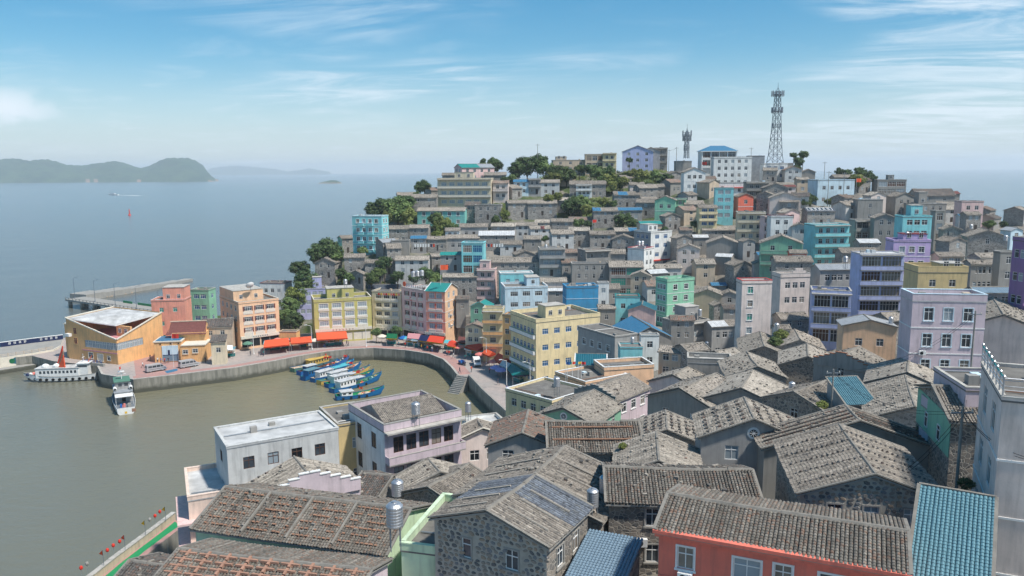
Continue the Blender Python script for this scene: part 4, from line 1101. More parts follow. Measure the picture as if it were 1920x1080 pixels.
O 752 1018 54 -15 4.6 8.5;H=9 r=f par=.6 wl=lg f=1 rt=3 st=2 cope=lg wz=1.5;pale green extension with a flat terrace and side windows by a water tank;
E 284 1100 652 1146 50.6 6.4;H=7 wl=pk f=3 pitch=16 rm=tm brickgrid=1;tiled roof crossed by a grid of orange brick strips in the lower left corner;the brick-gridded roof
E 196 1112 292 1126 58 6;H=6 wl=gs rm=td f=1 pitch=18;dark tiled lean-to roof in the lower left corner by the sea wall;
E 720 797 864 768 88 10;H=11.6 r=f par=.9 wl=pk wL=wh f=5 l=2 st=3 bal=1 balm=pk gl=wood wz=1.5 wh=1.9 cope=conc subroof=1;mauve three-storey house with balcony bands and a tiled roof inside its parapet;the mauve balcony house
E 425 838 634 802 85 7.5;H=11 r=f par=.22 wl=whd f=4 l=1 st=3 deck=whiteroof gl=wood cope=whd;derelict white flat-roofed house with peeling walls by the water;the white derelict house
O 634 796 94 29 4.5 8;H=12 r=f par=.3 wl=kh f=1 st=3 deck=dirtyroof;narrow tan house between the white derelict house and the mauve balcony house;
O 352 932 84 24 8 9;H=11 r=f par=.5 wl=ps f=2 l=2 st=3 slabs=1 deck=whiteroof cope=ps;pale peach house with jutting slab ledges above the sea wall;the pale peach seaside house
P 905 802 98 895 786 5.6;H=8 wl=pw f=2 st=2 verge=cream;small whitish gable house with a tiled roof behind the mauve balcony house;
B 866 946 792 108 20 .7;H=6 r=f par=.5 wl=wh f=2 l=1 deck=whiteroof;white flat terrace house above the harbour wall;
P 979 811 82 990 770 7.2;H=5.5 wl=gp f=2 st=2 rm=tr;pale grey gable house with brown tiles left of the orange-battened roof;
E 655 925 706 933 80 6;H=5 rm=td wl=gs f=1 pitch=20;black tiled shed roof between the pink star-vent house and the mauve balcony house;
'''
FILL = '''
W 55.6 236.2 21.7 0 5.7 6.0;H=4.9 r=g wl=tn rm=tl f=1;;
W 169.3 261.4 36.0 40 5.2 6.0;H=4.5 r=g wl=gs rm=t f=2;;
W 114.2 272.0 39.8 40 5.4 4.7;H=5.0 r=g wl=gs rm=tr f=1;;
W 69.0 319.1 48.6 8 6.6 6.0;H=4.1 r=G wl=gs rm=t f=1;;
W 72.9 312.8 46.8 0 7.5 4.8;H=4.2 r=g wl=whd rm=tr f=2;;
W 115.8 317.9 49.8 -8 6.4 6.5;H=4.5 r=G wl=whd rm=tr f=2;;
W 4.3 274.6 27.6 0 6.1 5.1;H=3.5 r=g wl=gc rm=tl f=1;;
W 63.7 286.5 41.1 40 5.4 4.5;H=4.6 r=g wl=gp rm=t f=1;;
W 26.4 229.1 16.4 0 5.3 5.5;H=3.9 r=g wl=gc rm=t f=2;;
W 6.7 280.1 29.7 8 7.1 4.5;H=4.5 r=g wl=whd rm=t f=2;;
W -4.0 272.1 26.4 0 7.5 4.5;H=3.2 r=g wl=whd rm=t f=2;;
W -32.4 321.2 43.6 40 7.4 5.2;H=3.4 r=g wl=gs rm=tr f=2;;
W 44.8 320.8 48.2 25 6.3 5.0;H=3.3 r=g wl=gs rm=t f=1;;
W 101.4 320.7 49.7 -15 5.3 5.0;H=4.4 r=g wl=gs rm=tl f=2;;
W 40.5 228.5 19.0 -15 5.8 4.8;H=5.1 r=G wl=tn rm=tl f=2;;
W 15.9 247.5 21.9 8 4.5 4.7;H=4.0 r=g wl=gc rm=tr f=2;;
W 115.1 277.8 40.8 -25 6.1 6.2;H=3.4 r=g wl=gp rm=t f=2;;
W 150.5 280.5 37.0 -25 7.5 6.2;H=4.6 r=g wl=gs rm=t f=1;;
W 112.4 266.3 38.1 25 5.9 5.7;H=4.4 r=g wl=whd rm=t f=1;;
W 0.4 309.8 44.4 40 4.9 6.4;H=3.5 r=g wl=gs rm=tl f=2;;
W 76.7 293.6 45.7 40 5.9 5.8;H=4.3 r=G wl=tn rm=t f=2;;
W 14.8 303.2 39.7 -15 7.5 5.1;H=3.6 r=g wl=gc rm=tl f=2;;
W 38.9 224.2 18.2 8 6.0 6.1;H=3.5 r=g wl=whd rm=tr f=2;;
W 59.9 274.8 36.2 25 6.2 6.5;H=4.5 r=g wl=tn rm=tr f=1;;
W 133.5 305.6 45.6 15 5.3 6.4;H=4.7 r=g wl=gs rm=td f=2;;
W 61.6 281.7 38.0 0 6.9 5.7;H=4.5 r=g wl=gp rm=t f=2;;
W 72.0 147.7 22.0 15 5.9 5.0;H=4.2 r=g wl=gs rm=t f=1;;
W 62.3 311.4 45.4 25 5.7 6.2;H=4.3 r=g wl=gc rm=tr f=2;;
W 26.5 326.9 49.2 0 6.6 6.1;H=5.0 r=G wl=tn rm=b f=2;;
W 46.0 292.4 37.9 -15 7.1 5.8;H=4.9 r=g wl=gs rm=t f=1;;
W -46.4 272.1 27.4 0 6.8 5.3;H=3.2 r=g wl=gs rm=t f=2;;
W 98.4 278.0 42.0 -15 5.5 5.5;H=3.3 r=g wl=whd rm=td f=2;;
W 4.8 321.2 47.3 25 6.2 5.1;H=3.4 r=G wl=tn rm=t f=2;;
W -48.3 254.0 18.5 -25 5.4 5.2;H=3.3 r=G wl=gs rm=t f=2;;
W 90.1 273.2 41.0 -25 5.5 5.9;H=4.9 r=G wl=gs rm=t f=2;;
W 157.8 258.4 34.8 40 6.1 5.4;H=3.5 r=g wl=gc rm=td f=1;;
W -43.5 266.0 26.6 40 5.7 4.8;H=4.3 r=g wl=gs rm=mg_ f=2;;
W 151.8 270.9 36.8 40 5.0 6.0;H=4.3 r=g wl=gs rm=tl f=2;;
W 22.1 299.5 39.3 8 5.2 4.7;H=3.9 r=g wl=gc rm=mt f=2;;
W -17.6 297.6 37.0 -8 5.4 5.5;H=5.0 r=g wl=gs rm=td f=2;;
W 49.3 295.6 40.0 15 6.1 5.7;H=3.4 r=g wl=gc rm=t f=2;;
W 146.4 267.8 36.4 0 5.5 6.2;H=4.4 r=g wl=whd rm=tl f=1;;
W 163.2 270.0 36.9 40 5.2 6.0;H=3.4 r=g wl=gs rm=tr f=2;;
W -37.0 259.3 21.1 25 7.3 4.6;H=4.1 r=G wl=gs rm=t f=1;;
W -41.4 261.0 24.7 15 4.7 6.1;H=4.8 r=g wl=gs rm=t f=2;;
'''
# ------------------------------------------------------------------ parse
def parse():
    out = []
    for ln in (SPEC.strip() + '\n' + FILL.strip()).strip().split('\n'):
        g, opt, *rest = ln.split(';')
        lab = rest[0].strip() if rest else ''
        short = rest[1].strip() if len(rest) > 1 else ''
        g = g.split()
        o = {}
        for kv in opt.split():
            k, v = kv.split('=', 1)
            o[k] = v
        if not lab and o['wl'] == 'gs' and g[0] == 'B':
            q = len(out) * 7919 % 20
            o['wl'] = {1: 'whd', 4: 'gp', 7: 'be', 10: 'gp', 13: 'whd', 16: 'tn'}.get(q, 'gs')
        out.append((g[0], [float(x) for x in g[1:]], o, lab, short))
    return out
def place(kind, g, o):
    """-> base point (front-left corner), yaw (rad), w, dep, H(walls), depth"""
    H = float(o['H'])
    roof = o.get('r', 'g')
    flat = roof == 'f'
    par = float(o.get('par', .75)) if flat else 0
    Hw = H - par
    pitch = float(o.get('pitch', 21))
    if kind == 'B':
        x0, x1, yt, d, yaw, ratio = g
        a = R(yaw)
        wd, xc = (x1 - x0) * d / FPX * .8, (x0 + x1) / 2
        for _ in range(25):
            P = unp(xc, yt, d)
            dep = wd * ratio
            u, n = Vector((math.cos(a), math.sin(a), 0)), Vector((-math.sin(a), math.cos(a), 0))
            xs = [proj(P + u * (s_ * wd / 2) + n * t_)[0] for s_ in (-1, 1) for t_ in (0, dep)]
            wd *= ((x1 - x0) / (max(xs) - min(xs))) ** .8
            xc += ((x0 + x1) - (min(xs) + max(xs))) / 2 * .8
        base = P - Vector((0, 0, H))
        if roof == 'G':      # ridge runs away from the viewer: swap axes
            fr = base + u * (wd / 2)
            return fr, a + math.pi / 2, dep, wd, Hw, d
        return base - u * (wd / 2), a, wd, dep, Hw, d
    if kind == 'P':
        fx, fy, d, bx, by, gw = g
        A = unp(fx, fy, d)
        C = unz(bx, by, A.z)
        v = C - A
        a = math.atan2(v.y, v.x)
        rise = gw / 2 * math.tan(R(pitch))
        n = Vector((-math.sin(a), math.cos(a), 0))
        base = A - n * (gw / 2) - Vector((0, 0, Hw + rise + .05))
        return base, a, max(3.5, v.length), gw, Hw, d
    if kind == 'E':
        lx, ly, rx, ry, d, dep = g
        A = unp(lx, ly, d)
        C = unz(rx, ry, A.z)
        v = C - A
        return A - Vector((0, 0, H)), math.atan2(v.y, v.x), v.length, dep, Hw, d
    if kind == 'W':
        x, y, z, yaw, wd, dep = g
        q = Vector((x, y, z))
        if roof == 'G':
            return q, R(yaw) + math.pi / 2, dep, wd, Hw, proj(q)[2]
        return q, R(yaw), wd, dep, Hw, proj(q)[2]
    if kind == 'O':
        lx, ly, d, yaw, wd, dep = g
        A = unp(lx, ly, d)
        return A - Vector((0, 0, H)), R(yaw), wd, dep, Hw, d
HS = []
for kind, g, o, lab, short in parse():
    b, a, wd, dep, Hw, d = place(kind, g, o)
    HS.append(dict(kind=kind, o=o, lab=lab, short=short, base=b, yaw=a, w=wd, dep=dep, H=Hw, d=d))
# ------------------------------------------------------------------ land, quay and water
def pxz(pts, z):
    return [tuple(unz(x, y, z)[:2]) for x, y in pts]
QZ = 3.5
QUAY_EDGE = pxz([(-60, 676), (0, 673), (60, 667), (100, 677), (182, 686), (190, 702), (250, 712), (330, 703), (440, 690), (520, 676), (560, 668), (610, 660), (650, 655.5), (700, 653), (760, 657),
                 (805, 664), (830, 674), (845, 688), (857, 703)], QZ)
STAIR_A, STAIR_B = pxz([(857, 703), (878, 706)], QZ)
QUAY_EDGE2 = pxz([(878, 706), (905, 735), (945, 772), (985, 808)], QZ)
QUAY_BACK = [(8, 128), (16, 146), (14, 172), (6, 186), (-2, 200), (-6, 214), (-12, 232), (-24, 244), (-44, 252), (-62, 250), (-72, 246), (-88, 256), (-104, 262)] + pxz([(243, 606), (118, 634), (0, 648), (-80, 657)], QZ)
QUAY = QUAY_EDGE + QUAY_EDGE2 + QUAY_BACK
LAND = [(-47, 84), (-43, 96), (-30, 103), (-14, 108), (-5, 114), (-1, 124)] + QUAY_EDGE2[::-1] + QUAY_EDGE[::-1] + \
       QUAY_BACK[::-1][:4] + [(-96, 268), (-84, 276), (-74, 290), (-62, 312), (-48, 338), (0, 358), (60, 378), (120, 366), (152, 334), (178, 292), (196, 230), (210, 150),
                              (210, 20), (160, -40), (-30, -40), (-64, 20), (-58, 60)]
def seg_dist(X, Y, poly, closed=True):
    D = np.full(X.shape, 1e9)
    n = len(poly)
    for i in range(n if closed else n - 1):
        ax, ay = poly[i]
        bx, by = poly[(i + 1) % n]
        dx, dy = bx - ax, by - ay
        L = dx * dx + dy * dy + 1e-9
        t_ = np.clip(((X - ax) * dx + (Y - ay) * dy) / L, 0, 1)
        D = np.minimum(D, np.hypot(X - ax - t_ * dx, Y - ay - t_ * dy))
    return D
def inside(X, Y, poly):
    c = np.zeros(X.shape, bool)
    n = len(poly)
    for i in range(n):
        ax, ay = poly[i]
        bx, by = poly[(i + 1) % n]
        cond = ((ay > Y) != (by > Y))
        xs = (bx - ax) * (Y - ay) / ((by - ay) if by != ay else 1e-9) + ax
        c ^= cond & (X < xs)
    return c
ctrl = []
for h in HS:
    ca, sa = math.cos(h['yaw']), math.sin(h['yaw'])
    for u, v in ((.5, .5), (.05, .05), (.95, .05), (.05, .95), (.95, .95)):
        x, y = u * h['w'], v * h['dep']
        wgt = 0.35
        ctrl.append((h['base'].x + ca * x - sa * y, h['base'].y + sa * x + ca * y, h['base'].z - wgt))
for x, y, z in ((-50, 82, 8), (-40, 98, 8), (-70, 30, 10), (-20, 20, 24), (20, 20, 28), (60, 20, 28), (110, 40, 30), (100, 100, 30), (150, 60, 30), (190, 150, 30), (170, 230, 34), (155, 290, 34),
                (100, 350, 44), (40, 360, 46), (-20, 345, 42), (-50, 315, 30), (-70, 285, 14), (-84, 268, 6), (-10, 112, 6), (0, 150, 4), (0, 180, 3.4), (-30, 240, 4), (-60, 246, 4)):
    ctrl.append((x, y, z))
C = np.array(ctrl)
n_ = len(C)
Dm = np.hypot(C[:, None, 0] - C[None, :, 0], C[:, None, 1] - C[None, :, 1])
A_ = np.zeros((n_ + 1, n_ + 1))
A_[:n_, :n_] = -Dm + np.eye(n_) * 2.5
A_[:n_, n_] = 1
A_[n_, :n_] = 1
sol = np.linalg.solve(A_, np.r_[C[:, 2], 0])
gx, gy = np.arange(-130, 232, 2.0), np.arange(-60, 400, 2.0)
GX, GY = np.meshgrid(gx, gy)
ZR = np.full(GX.shape, sol[n_])
for i in range(n_):
    ZR -= sol[i] * np.hypot(GX - C[i, 0], GY - C[i, 1])
nrs = np.random.RandomState(3)
sdl = seg_dist(GX, GY, LAND) * np.where(inside(GX, GY, LAND), 1, -1)
ZT = np.minimum(ZR, -3 + np.where(GY < 130, 6.0, 2.6) * np.maximum(sdl, -1.5))
inq = inside(GX, GY, QUAY)
dq = seg_dist(GX, GY, QUAY)
ZT = np.where(inq, np.minimum(ZT, np.where(dq < 2.5, -2.0, QZ - .35)), ZT)
ZT += nrs.uniform(-.18, .18, ZT.shape) * (~inq)
def gz(x, y):
    i = min(max((x - gx[0]) / 2.0, 0), len(gx) - 1.001)
    j = min(max((y - gy[0]) / 2.0, 0), len(gy) - 1.001)
    a, b = int(i), int(j)
    u, v = i - a, j - b
    return float(ZT[b, a] * (1 - u) * (1 - v) + ZT[b, a + 1] * u * (1 - v) + ZT[b + 1, a] * (1 - u) * v + ZT[b + 1, a + 1] * u * v)
def hit(px, py, d0=40, d1=420, st=.8):
    """the first point of the terrain along the line of sight through a pixel of the photograph"""
    r = ray(px, py)
    d = d0
    while d < d1:
        p = CP + r * d
        if p.z <= max(gz(p.x, p.y), 0):
            return p, d
        d += st
    return None, None
t = NT('ground')
v = t.vec(False)
g1 = t.noise(v, .09, 5, .6)
k = t.mix(t.rng(t.noise(v, .5, 5, .65), .35, .7), (.17, .155, .13), (.26, .24, .21))
grn = t.mix(t.rng(t.noise(v, .8, 4, .6), .35, .65), (.035, .06, .018), (.085, .11, .035))
sg = t.n('ShaderNodeSeparateXYZ')
t.lk(v, sg.inputs[0])
hillm = t.mul(t.rng(sg.outputs[2], 29, 37), t.rng(sg.outputs[0], 95, 70), 'MULTIPLY')
leftm = t.rng(sg.outputs[0], -18, -30)
msk = t.mul(t.mul(hillm, t.rng(sg.outputs[1], 240, 262)), t.mul(leftm, t.rng(sg.outputs[1], 225, 245)), 'MAXIMUM')
t.col(t.mix(t.mul(t.rng(g1, .40, .52), msk), k, grn))
t.bump(t.noise(v, 1.5, 6, .7), .25, .7)
MATS['ground'] = t.set(.95)
vs = [(float(x), float(y), float(z)) for x, y, z in zip(GX.ravel(), GY.ravel(), ZT.ravel())]
nxg = len(gx)
keep = ZT > -2.95
fs = []
for j in range(len(gy) - 1):
    for i in range(nxg - 1):
        if keep[j, i] or keep[j + 1, i] or keep[j, i + 1] or keep[j + 1, i + 1]:
            a = j * nxg + i
            fs.append((a, a + 1, a + nxg + 1, a + nxg))
me = bpy.data.meshes.new('terrain')
me.from_pydata(vs, [], fs)
me.materials.append(MATS['ground'])
me.update()
tag(link('terrain', me), None, None, None, 'structure')
# paving of the quay
t = NT('paving')
v = t.vec(False)
k = t.mix(t.rng(t.noise(v, .12, 4, .6), .4, .6), (.40, .335, .305), (.33, .30, .28))
k = t.mix(t.rng(t.noise(v, 1.1, 5, .65), .45, .75, 0, .55), k, (.20, .18, .165))
t.col(k)
t.bump(t.noise(v, 4, 4, .6), .03, .4)
MATS['paving'] = t.set(.85)
t = NT('redpaving')
v = t.vec(False)
k = t.mix(t.rng(t.noise(v, .3, 4, .6), .4, .6), (.42, .235, .205), (.36, .225, .205))
k = t.mix(t.rng(t.noise(v, 1.5, 5, .65), .45, .75, 0, .5), k, (.24, .16, .145))
t.col(k)
MATS['redpaving'] = t.set(.85)
t = NT('seawall')
v = t.vec(False)
sv = t.n('ShaderNodeSeparateXYZ')
t.lk(v, sv.inputs[0])
st2 = t.n('ShaderNodeVectorMath', operation='MULTIPLY')
t.lk(v, st2.inputs[0])
st2.inputs[1].default_value = (1, 1, .12)
k = t.mix(t.rng(t.noise(st2.outputs[0], 1.1, 5, .65), .4, .65), (.30, .285, .245), (.17, .165, .14))
wet = t.rng(t.mul(sv.outputs[2], t.mul(t.noise(v, .8, 4), 1.6), 'SUBTRACT'), -.1, .9, 1, 0)
k = t.mix(wet, k, (.085, .085, .065))
t.col(k)
t.bump(t.noise(v, 2, 5, .6), .08, .6)
MATS['seawall'] = t.set(.9)
m = MB()
m.prism(QUAY, -4.0, QZ, 'seawall', 'paving')
tag(m.build('quay_pavement'), None, None, None, 'structure')
def offset(pts, dd):
    out = []
    for i, p in enumerate(pts):
        a = Vector(pts[max(0, i - 1)])
        b = Vector(pts[min(len(pts) - 1, i + 1)])
        tn_ = (b - a).normalized()
        out.append((p[0] - tn_.y * dd, p[1] + tn_.x * dd))
    return out
def smooth(pts, n=2):
    for _ in range(n):
        q = [pts[0]]
        for a, b in zip(pts, pts[1:]):
            q += [(a[0] * .75 + b[0] * .25, a[1] * .75 + b[1] * .25), (a[0] * .25 + b[0] * .75, a[1] * .25 + b[1] * .75)]
        q.append(pts[-1])
        pts = q
    return pts
# red walkway along the edge, kerb stones, low parapet on the east arm
inn = [offset(e, s_) for e, s_ in ((QUAY_EDGE[6:], .7), (QUAY_EDGE[6:], 3.6))]
m = MB()
for i in range(len(inn[0]) - 1):
    m.poly([(*inn[0][i], QZ + .006), (*inn[0][i + 1], QZ + .006), (*inn[1][i + 1], QZ + .006), (*inn[1][i], QZ + .006)], 'redpaving')
a0, a1 = pxz([(250, 711), (250, 660)], QZ)
sq = pxz([(255, 708), (352, 698), (372, 672), (330, 655), (262, 650), (250, 668)], QZ)
m.poly([(x, y, QZ + .010) for x, y in sq], 'redpaving')
tag(m.build('walkway_path'), None, None, None, 'structure')
kerb = empty('kerb')
tag(kerb, None, None, None, 'structure')
for edge in (QUAY_EDGE[4:], QUAY_EDGE2):
    for a, b in zip(edge, edge[1:]):
        a, b = Vector((*a, 0)), Vector((*b, 0))
        L = (b - a).length
        n = max(1, int(L / 3.2))
        for i in range(n):
            p = a + (b - a) * ((i + .5) / n)
            nn = Vector((-(b - a).y, (b - a).x, 0)).normalized() * .22
            m = MB()
            hh = .16 if edge is not QUAY_EDGE2 else .55
            m.obox((p.x + nn.x, p.y + nn.y, QZ + .004), b - a, L / n - .03, .5 if hh < .3 else .42, hh + rnd.uniform(-.01, .01), 'coping' if hh < .3 else 'conc')
            m.build('kerb_stone', kerb)
# stairs down to the water
sa, sb = Vector((*STAIR_A, 0)), Vector((*STAIR_B, 0))
ux = (sb - sa).normalized()
dn = Vector((ux.y, -ux.x, 0))
st_ = empty('stone_stairs')
tag(st_, 'flight of stone steps from the quay road down to the harbour water', 'stairs')
Ls = (sb - sa).length
for i in range(11):
    m = MB()
    z = QZ - .34 * (i + 1) + .3
    c = sa + ux * (Ls / 2) + dn * (.3 + .42 * i)
    m.obox((c.x, c.y, -2.5), ux, Ls - .04, .42, z + 2.5, 'conc')
    m.build('step', st_)
# ---- water
t = NT('water')
v = t.vec(False)
sv = t.n('ShaderNodeSeparateXYZ')
t.lk(v, sv.inputs[0])
dist = t.n('ShaderNodeVectorMath', operation='LENGTH')
of = t.n('ShaderNodeVectorMath', operation='SUBTRACT')
t.lk(v, of.inputs[0])
of.inputs[1].default_value = (-20, 185, 0)
t.lk(of.outputs[0], dist.inputs[0])
nz = t.noise(v, .02, 4, .6)
far = t.rng(t.mul(dist.outputs['Value'], t.mul(nz, 60), 'ADD'), 60, 190)
k = t.mix(far, (.195, .178, .105), (.112, .12, .11))
k = t.mix(t.rng(dist.outputs['Value'], 250, 1500), k, (.12, .155, .165))
k = t.mix(t.rng(t.noise(v, .008, 5, .6), .45, .7, 0, .35), k, (.15, .15, .13))
t.col(k)
wv = t.n('ShaderNodeVectorMath', operation='MULTIPLY')
t.lk(v, wv.inputs[0])
wv.inputs[1].default_value = (.55, 1.0, 1)
w1 = t.noise(wv.outputs[0], .6, 6, .65)
w2 = t.noise(v, .035, 4, .55)
t.bump(t.mul(t.mul(w1, .55), t.mul(w2, 1.4), 'ADD'), 1.0, .36)
MATS['water'] = t.set(.22, 0, .5)
m = MB()
S = 15000
m.poly([(-S, -3000, 0), (S, -3000, 0), (S, S, 0), (-S, S, 0)], 'water')
tag(m.build('sea_water'), None, None, None, 'structure')
# ---- islands
t = NT('isle')
v = t.vec(False)
k = t.mix(t.rng(t.noise(v, .012, 6, .65), .38, .62), (.016, .058, .036), (.05, .105, .05))
t.col(k)
t.bump(t.noise(v, .02, 6, .7), 25, .8)
MATS['isle'] = t.set(.95)
t = NT('shore')
v = t.vec(False)
t.col(t.mix(t.rng(t.noise(v, .02, 5, .6), .4, .6), (.32, .21, .14), (.22, .17, .13)))
MATS['shore'] = t.set(.95)
def island(name, prof, d, depth, rough=1.0, label=None, shore=4.0, seed=1):
    """prof: skyline points in the photograph; the land stands at depth d and is `depth` metres deep"""
    r_ = random.Random(seed)
    xs = [p[0] for p in prof]
    m = MB()
    NX, NY = 90, 26
    rows = []
    for j in range(NY + 1):
        tj = j / NY
        prof_j = math.sin(math.pi * tj) ** .75
        row = []
        for i in range(NX + 1):
            px = xs[0] + (xs[-1] - xs[0]) * i / NX
            for (ax, ay), (bx, by) in zip(prof, prof[1:]):
                if ax <= px <= bx:
                    s_ = (px - ax) / (bx - ax)
                    py = ay + (by - ay) * s_
                    break
            top = unp(px, py, d)
            x = top.x * (1 + (tj - .5) * depth / d)
            y = top.y + (tj - .5) * depth
            edge = min(1, i / 4, (NX - i) / 4)
            z = (top.z) * prof_j * (0.94 + .12 * math.sin(i * .9 + j * 1.3) * math.sin(j * .8 + i * .23) * rough)
            z += r_.uniform(-1, 1) * 1.5 * rough * prof_j
            z = z * edge - 2 * (1 - prof_j)
            row.append(len(m.v))
            m.v.append((x, y, z))
        rows.append(row)
    a, b = m.mi('isle'), m.mi('shore')
    for j in range(NY):
        for i in range(NX):
            f = (rows[j][i], rows[j][i + 1], rows[j + 1][i + 1], rows[j + 1][i])
            m.f.append(f)
            zc = sum(m.v[q][2] for q in f) / 4
            m.m.append(b if zc < shore * 1.3 * r_.random() else a)
    o = m.build(name, None, True)
    tag(o, None, None, None, 'structure')
    return o
island('island_hills', [(-260, 318), (-120, 300), (-20, 299), (30, 298), (60, 299), (90, 301), (120, 306), (145, 311), (160, 311), (175, 307), (190, 303), (205, 301.5), (220, 303), (240, 308), (258, 313), (272, 313.5), (285, 309), (300, 302), (315, 297), (335, 293.5), (350, 296), (365, 302), (380, 310), (395, 319), (410, 331)], 5000, 1300, 1.0, shore=7, seed=2)
island('distant_hills', [(380, 322), (400, 314), (440, 310), (480, 313), (520, 317), (545, 323)], 13000, 1200, .6, shore=0, seed=5)
island('islet_hills', [(535, 322), (560, 319), (580, 315), (600, 319), (622, 322.5)], 12500, 700, .6, shore=0, seed=6)
island('skerry_hills', [(594, 344), (602, 342), (612, 339.5), (620, 337.5), (630, 338), (636, 340.5), (643, 344)], 3500, 70, .3, shore=5, seed=8)
MATS['isle2'] = MATS['isle']
# ------------------------------------------------------------------ build the houses
def flt(o, k, dv):
    return float(o.get(k, dv))
def name_of(h):
    o = h['o']
    wl = o['wl']
    st = int(o.get('st', max(1, round((h['H']) / 2.9))))
    if wl in ('gs', 'rubble'):
        return 'stone_house'
    if wl in ('gc', 'conc'):
        return 'concrete_house'
    if o.get('r') == 'f' and st >= 4:
        return 'apartment_block'
    return 'painted_house'
def build_house(h):
    o = h['o']
    kind = h['kind']
    roof = o.get('r', 'g')
    Hs = House(name_of(h), h['base'], h['yaw'], h['w'], h['dep'], h['H'], h['d'])
    h['obj'] = Hs
    st = int(o.get('st', max(1, round(h['H'] / 2.9))))
    swap = roof == 'G' or kind == 'P'
    F, RT, LF, BK = ('L', 'F', 'B', 'R') if swap else ('F', 'R', 'L', 'B')
    wl = o['wl']
    gl = o.get('gl', 'glass')
    tr = o.get('tr')
    frame = 'white'
    z0 = flt(o, 'z0', 0)
    wz, wh = flt(o, 'wz', 1.2 if wl not in ('gs', 'rubble', 'gc') else .95), flt(o, 'wh', 1.35)
    if gl == 'wood':
        frame = 'wood'
        gl = 'glass'
    nf = int(o.get('f', 2))
    near = h['d'] < 112
    doors = wl in ('gs', 'gp', 'whd') and not near
    kw = dict(glass=gl, trim=tr, frame=frame, z0=z0)
    if wl in ('rubble', 'gs') and near:
        kw['trim'] = 'conc'
    if o.get('loggia'):
        # deep openings, one wide bay each
        O, U, L = Hs.side(F)
        sh = (h['H'] - z0) / st
        for r in range(st):
            for i in range(nf):
                u0 = .35 + (L - .7) * i / nf + .15
                ww = (L - .7) / nf - .3
                Hs.window(F, u0, z0 + sh * r + .55, ww, sh - .95, 'w', gl if rnd.random() < .55 else rnd.choice(('dwood', 'curtain', 'wood')), None, 'white' if rnd.random() < .5 else wl)
    elif o.get('fpos'):
        sh = (h['H'] - z0) / st
        for r in range(st):
            Hs.window(F, Hs.side(F)[2] * .2, sh * r + .9, 1.1, 1.35, 'n', gl if r % 2 else 'gglass', 'white', 'white')
    elif nf and o.get('fz'):
        sh = h['H'] / 2
        L = Hs.side(F)[2]
        for fu, w_, h_ in ((.085, .95, 1.35), (.33, 1.5, 1.3), (.5, .95, 1.35), (.68, 1.4, 1.3), (.87, .95, 1.35)):
            Hs.window(F, L * fu, sh + .75, w_, h_, 'n', gl, 'white', 'white')
            Hs.window(F, L * fu, .9, w_, h_, 'n', gl, 'white', 'white')
    elif nf:
        Hs.grid(F, nf, st, wz, wh, 'n', door=doors, jit=wl in ('gs', 'gc', 'gp', 'rubble'), **kw)
    if o.get('rt'):
        Hs.grid(RT, int(o['rt']), st, min(wz, 1.3), wh, 'n', jit=False, **kw)
    if o.get('l'):
        Hs.grid(LF, int(o['l']), st, min(wz, 1.3 if h['d'] > 60 else 2.2), wh, 'n', jit=False, **kw)
    if o.get('shop'):
        L = Hs.side(F)[2]
        n = max(1, int(L / 4.5))
        for i in range(n):
            Hs.window(F, .3 + (L - .6) * i / n + .1, .05, (L - .6) / n - .3, 2.35, 'd', 'cream' if wl == 'ol' else 'dark', None, 'conc', 'shop_front')
    mats = {}
    for k in 'FLR':
        if 'w' + k in o:
            mats[{'F': F, 'L': LF, 'R': RT}[k]] = o['w' + k]
    if o.get('stonesL'):
        mats['L'] = 'mortar'
    if kind == 'E' and o.get('wL') == 'sa':
        mats = {'F': 'sa', 'R': 'pe'}
    pitch = flt(o, 'pitch', 21)
    rise = Hs.dep / 2 * math.tan(R(pitch)) if roof in 'gG' else 0
    Hs.walls(wl, rise, mats=mats, skirt=5 if not near else 6)
    if roof in 'gG':
        patch = o.get('patch')
        if patch:
            q = patch.split(',')
            patch = (q[0], float(q[1]), float(q[2]))
        Hs.gable_roof(pitch, o.get('rm', 't'), patch=patch, verge=o.get('verge'), ovx=.25 if not (o.get('stepF') or o.get('stepL')) else -.02)
    elif roof == 's':
        Hs.gable_roof(pitch, o.get('rm', 't'), shed=True, verge=o.get('verge'))
        m = MB()
        zt = Hs.H + Hs.dep * math.tan(R(pitch))
        for x, s_ in ((0, -1), (Hs.w, 1)):
            q = [(x, 0, Hs.H), (x, Hs.dep, Hs.H), (x, Hs.dep, zt)]
            m.poly(q if s_ > 0 else q[::-1], wl)
        m.poly([(Hs.w, Hs.dep, Hs.H), (0, Hs.dep, Hs.H), (0, Hs.dep, zt), (Hs.w, Hs.dep, zt)], wl)
        m.build('upper_wall', Hs.root)
    elif roof == 'h':
        m = MB()
        w_, d_, H_ = Hs.w, Hs.dep, Hs.H
        e, rs = .5, 2.2
        a = [(-e, -e, H_), (w_ + e, -e, H_), (w_ + e, d_ + e, H_), (-e, d_ + e, H_)]
        r0, r1 = (d_ * .5, d_ / 2, H_ + rs), (w_ - d_ * .5, d_ / 2, H_ + rs)
        mt = o.get('rm', 'b')
        m.poly([a[0], a[1], r1, r0], mt)
        m.poly([a[1], a[2], r1], mt)
        m.poly([a[2], a[3], r0, r1], mt)
        m.poly([a[3], a[0], r0], mt)
        m.poly([(x, y, z - .25) for x, y, z in a][::-1], 'white')
        for i in range(4):
            p, q = a[i], a[(i + 1) % 4]
            m.poly([(p[0], p[1], p[2] - .25), (q[0], q[1], q[2] - .25), q, p], 'white')
        m.build('roof', Hs.root)
    else:
        Hs.flat_roof(flt(o, 'par', .75) , mats.get('F', wl), o.get('cope', 'coping'), o.get('deck', 'dirtyroof'))
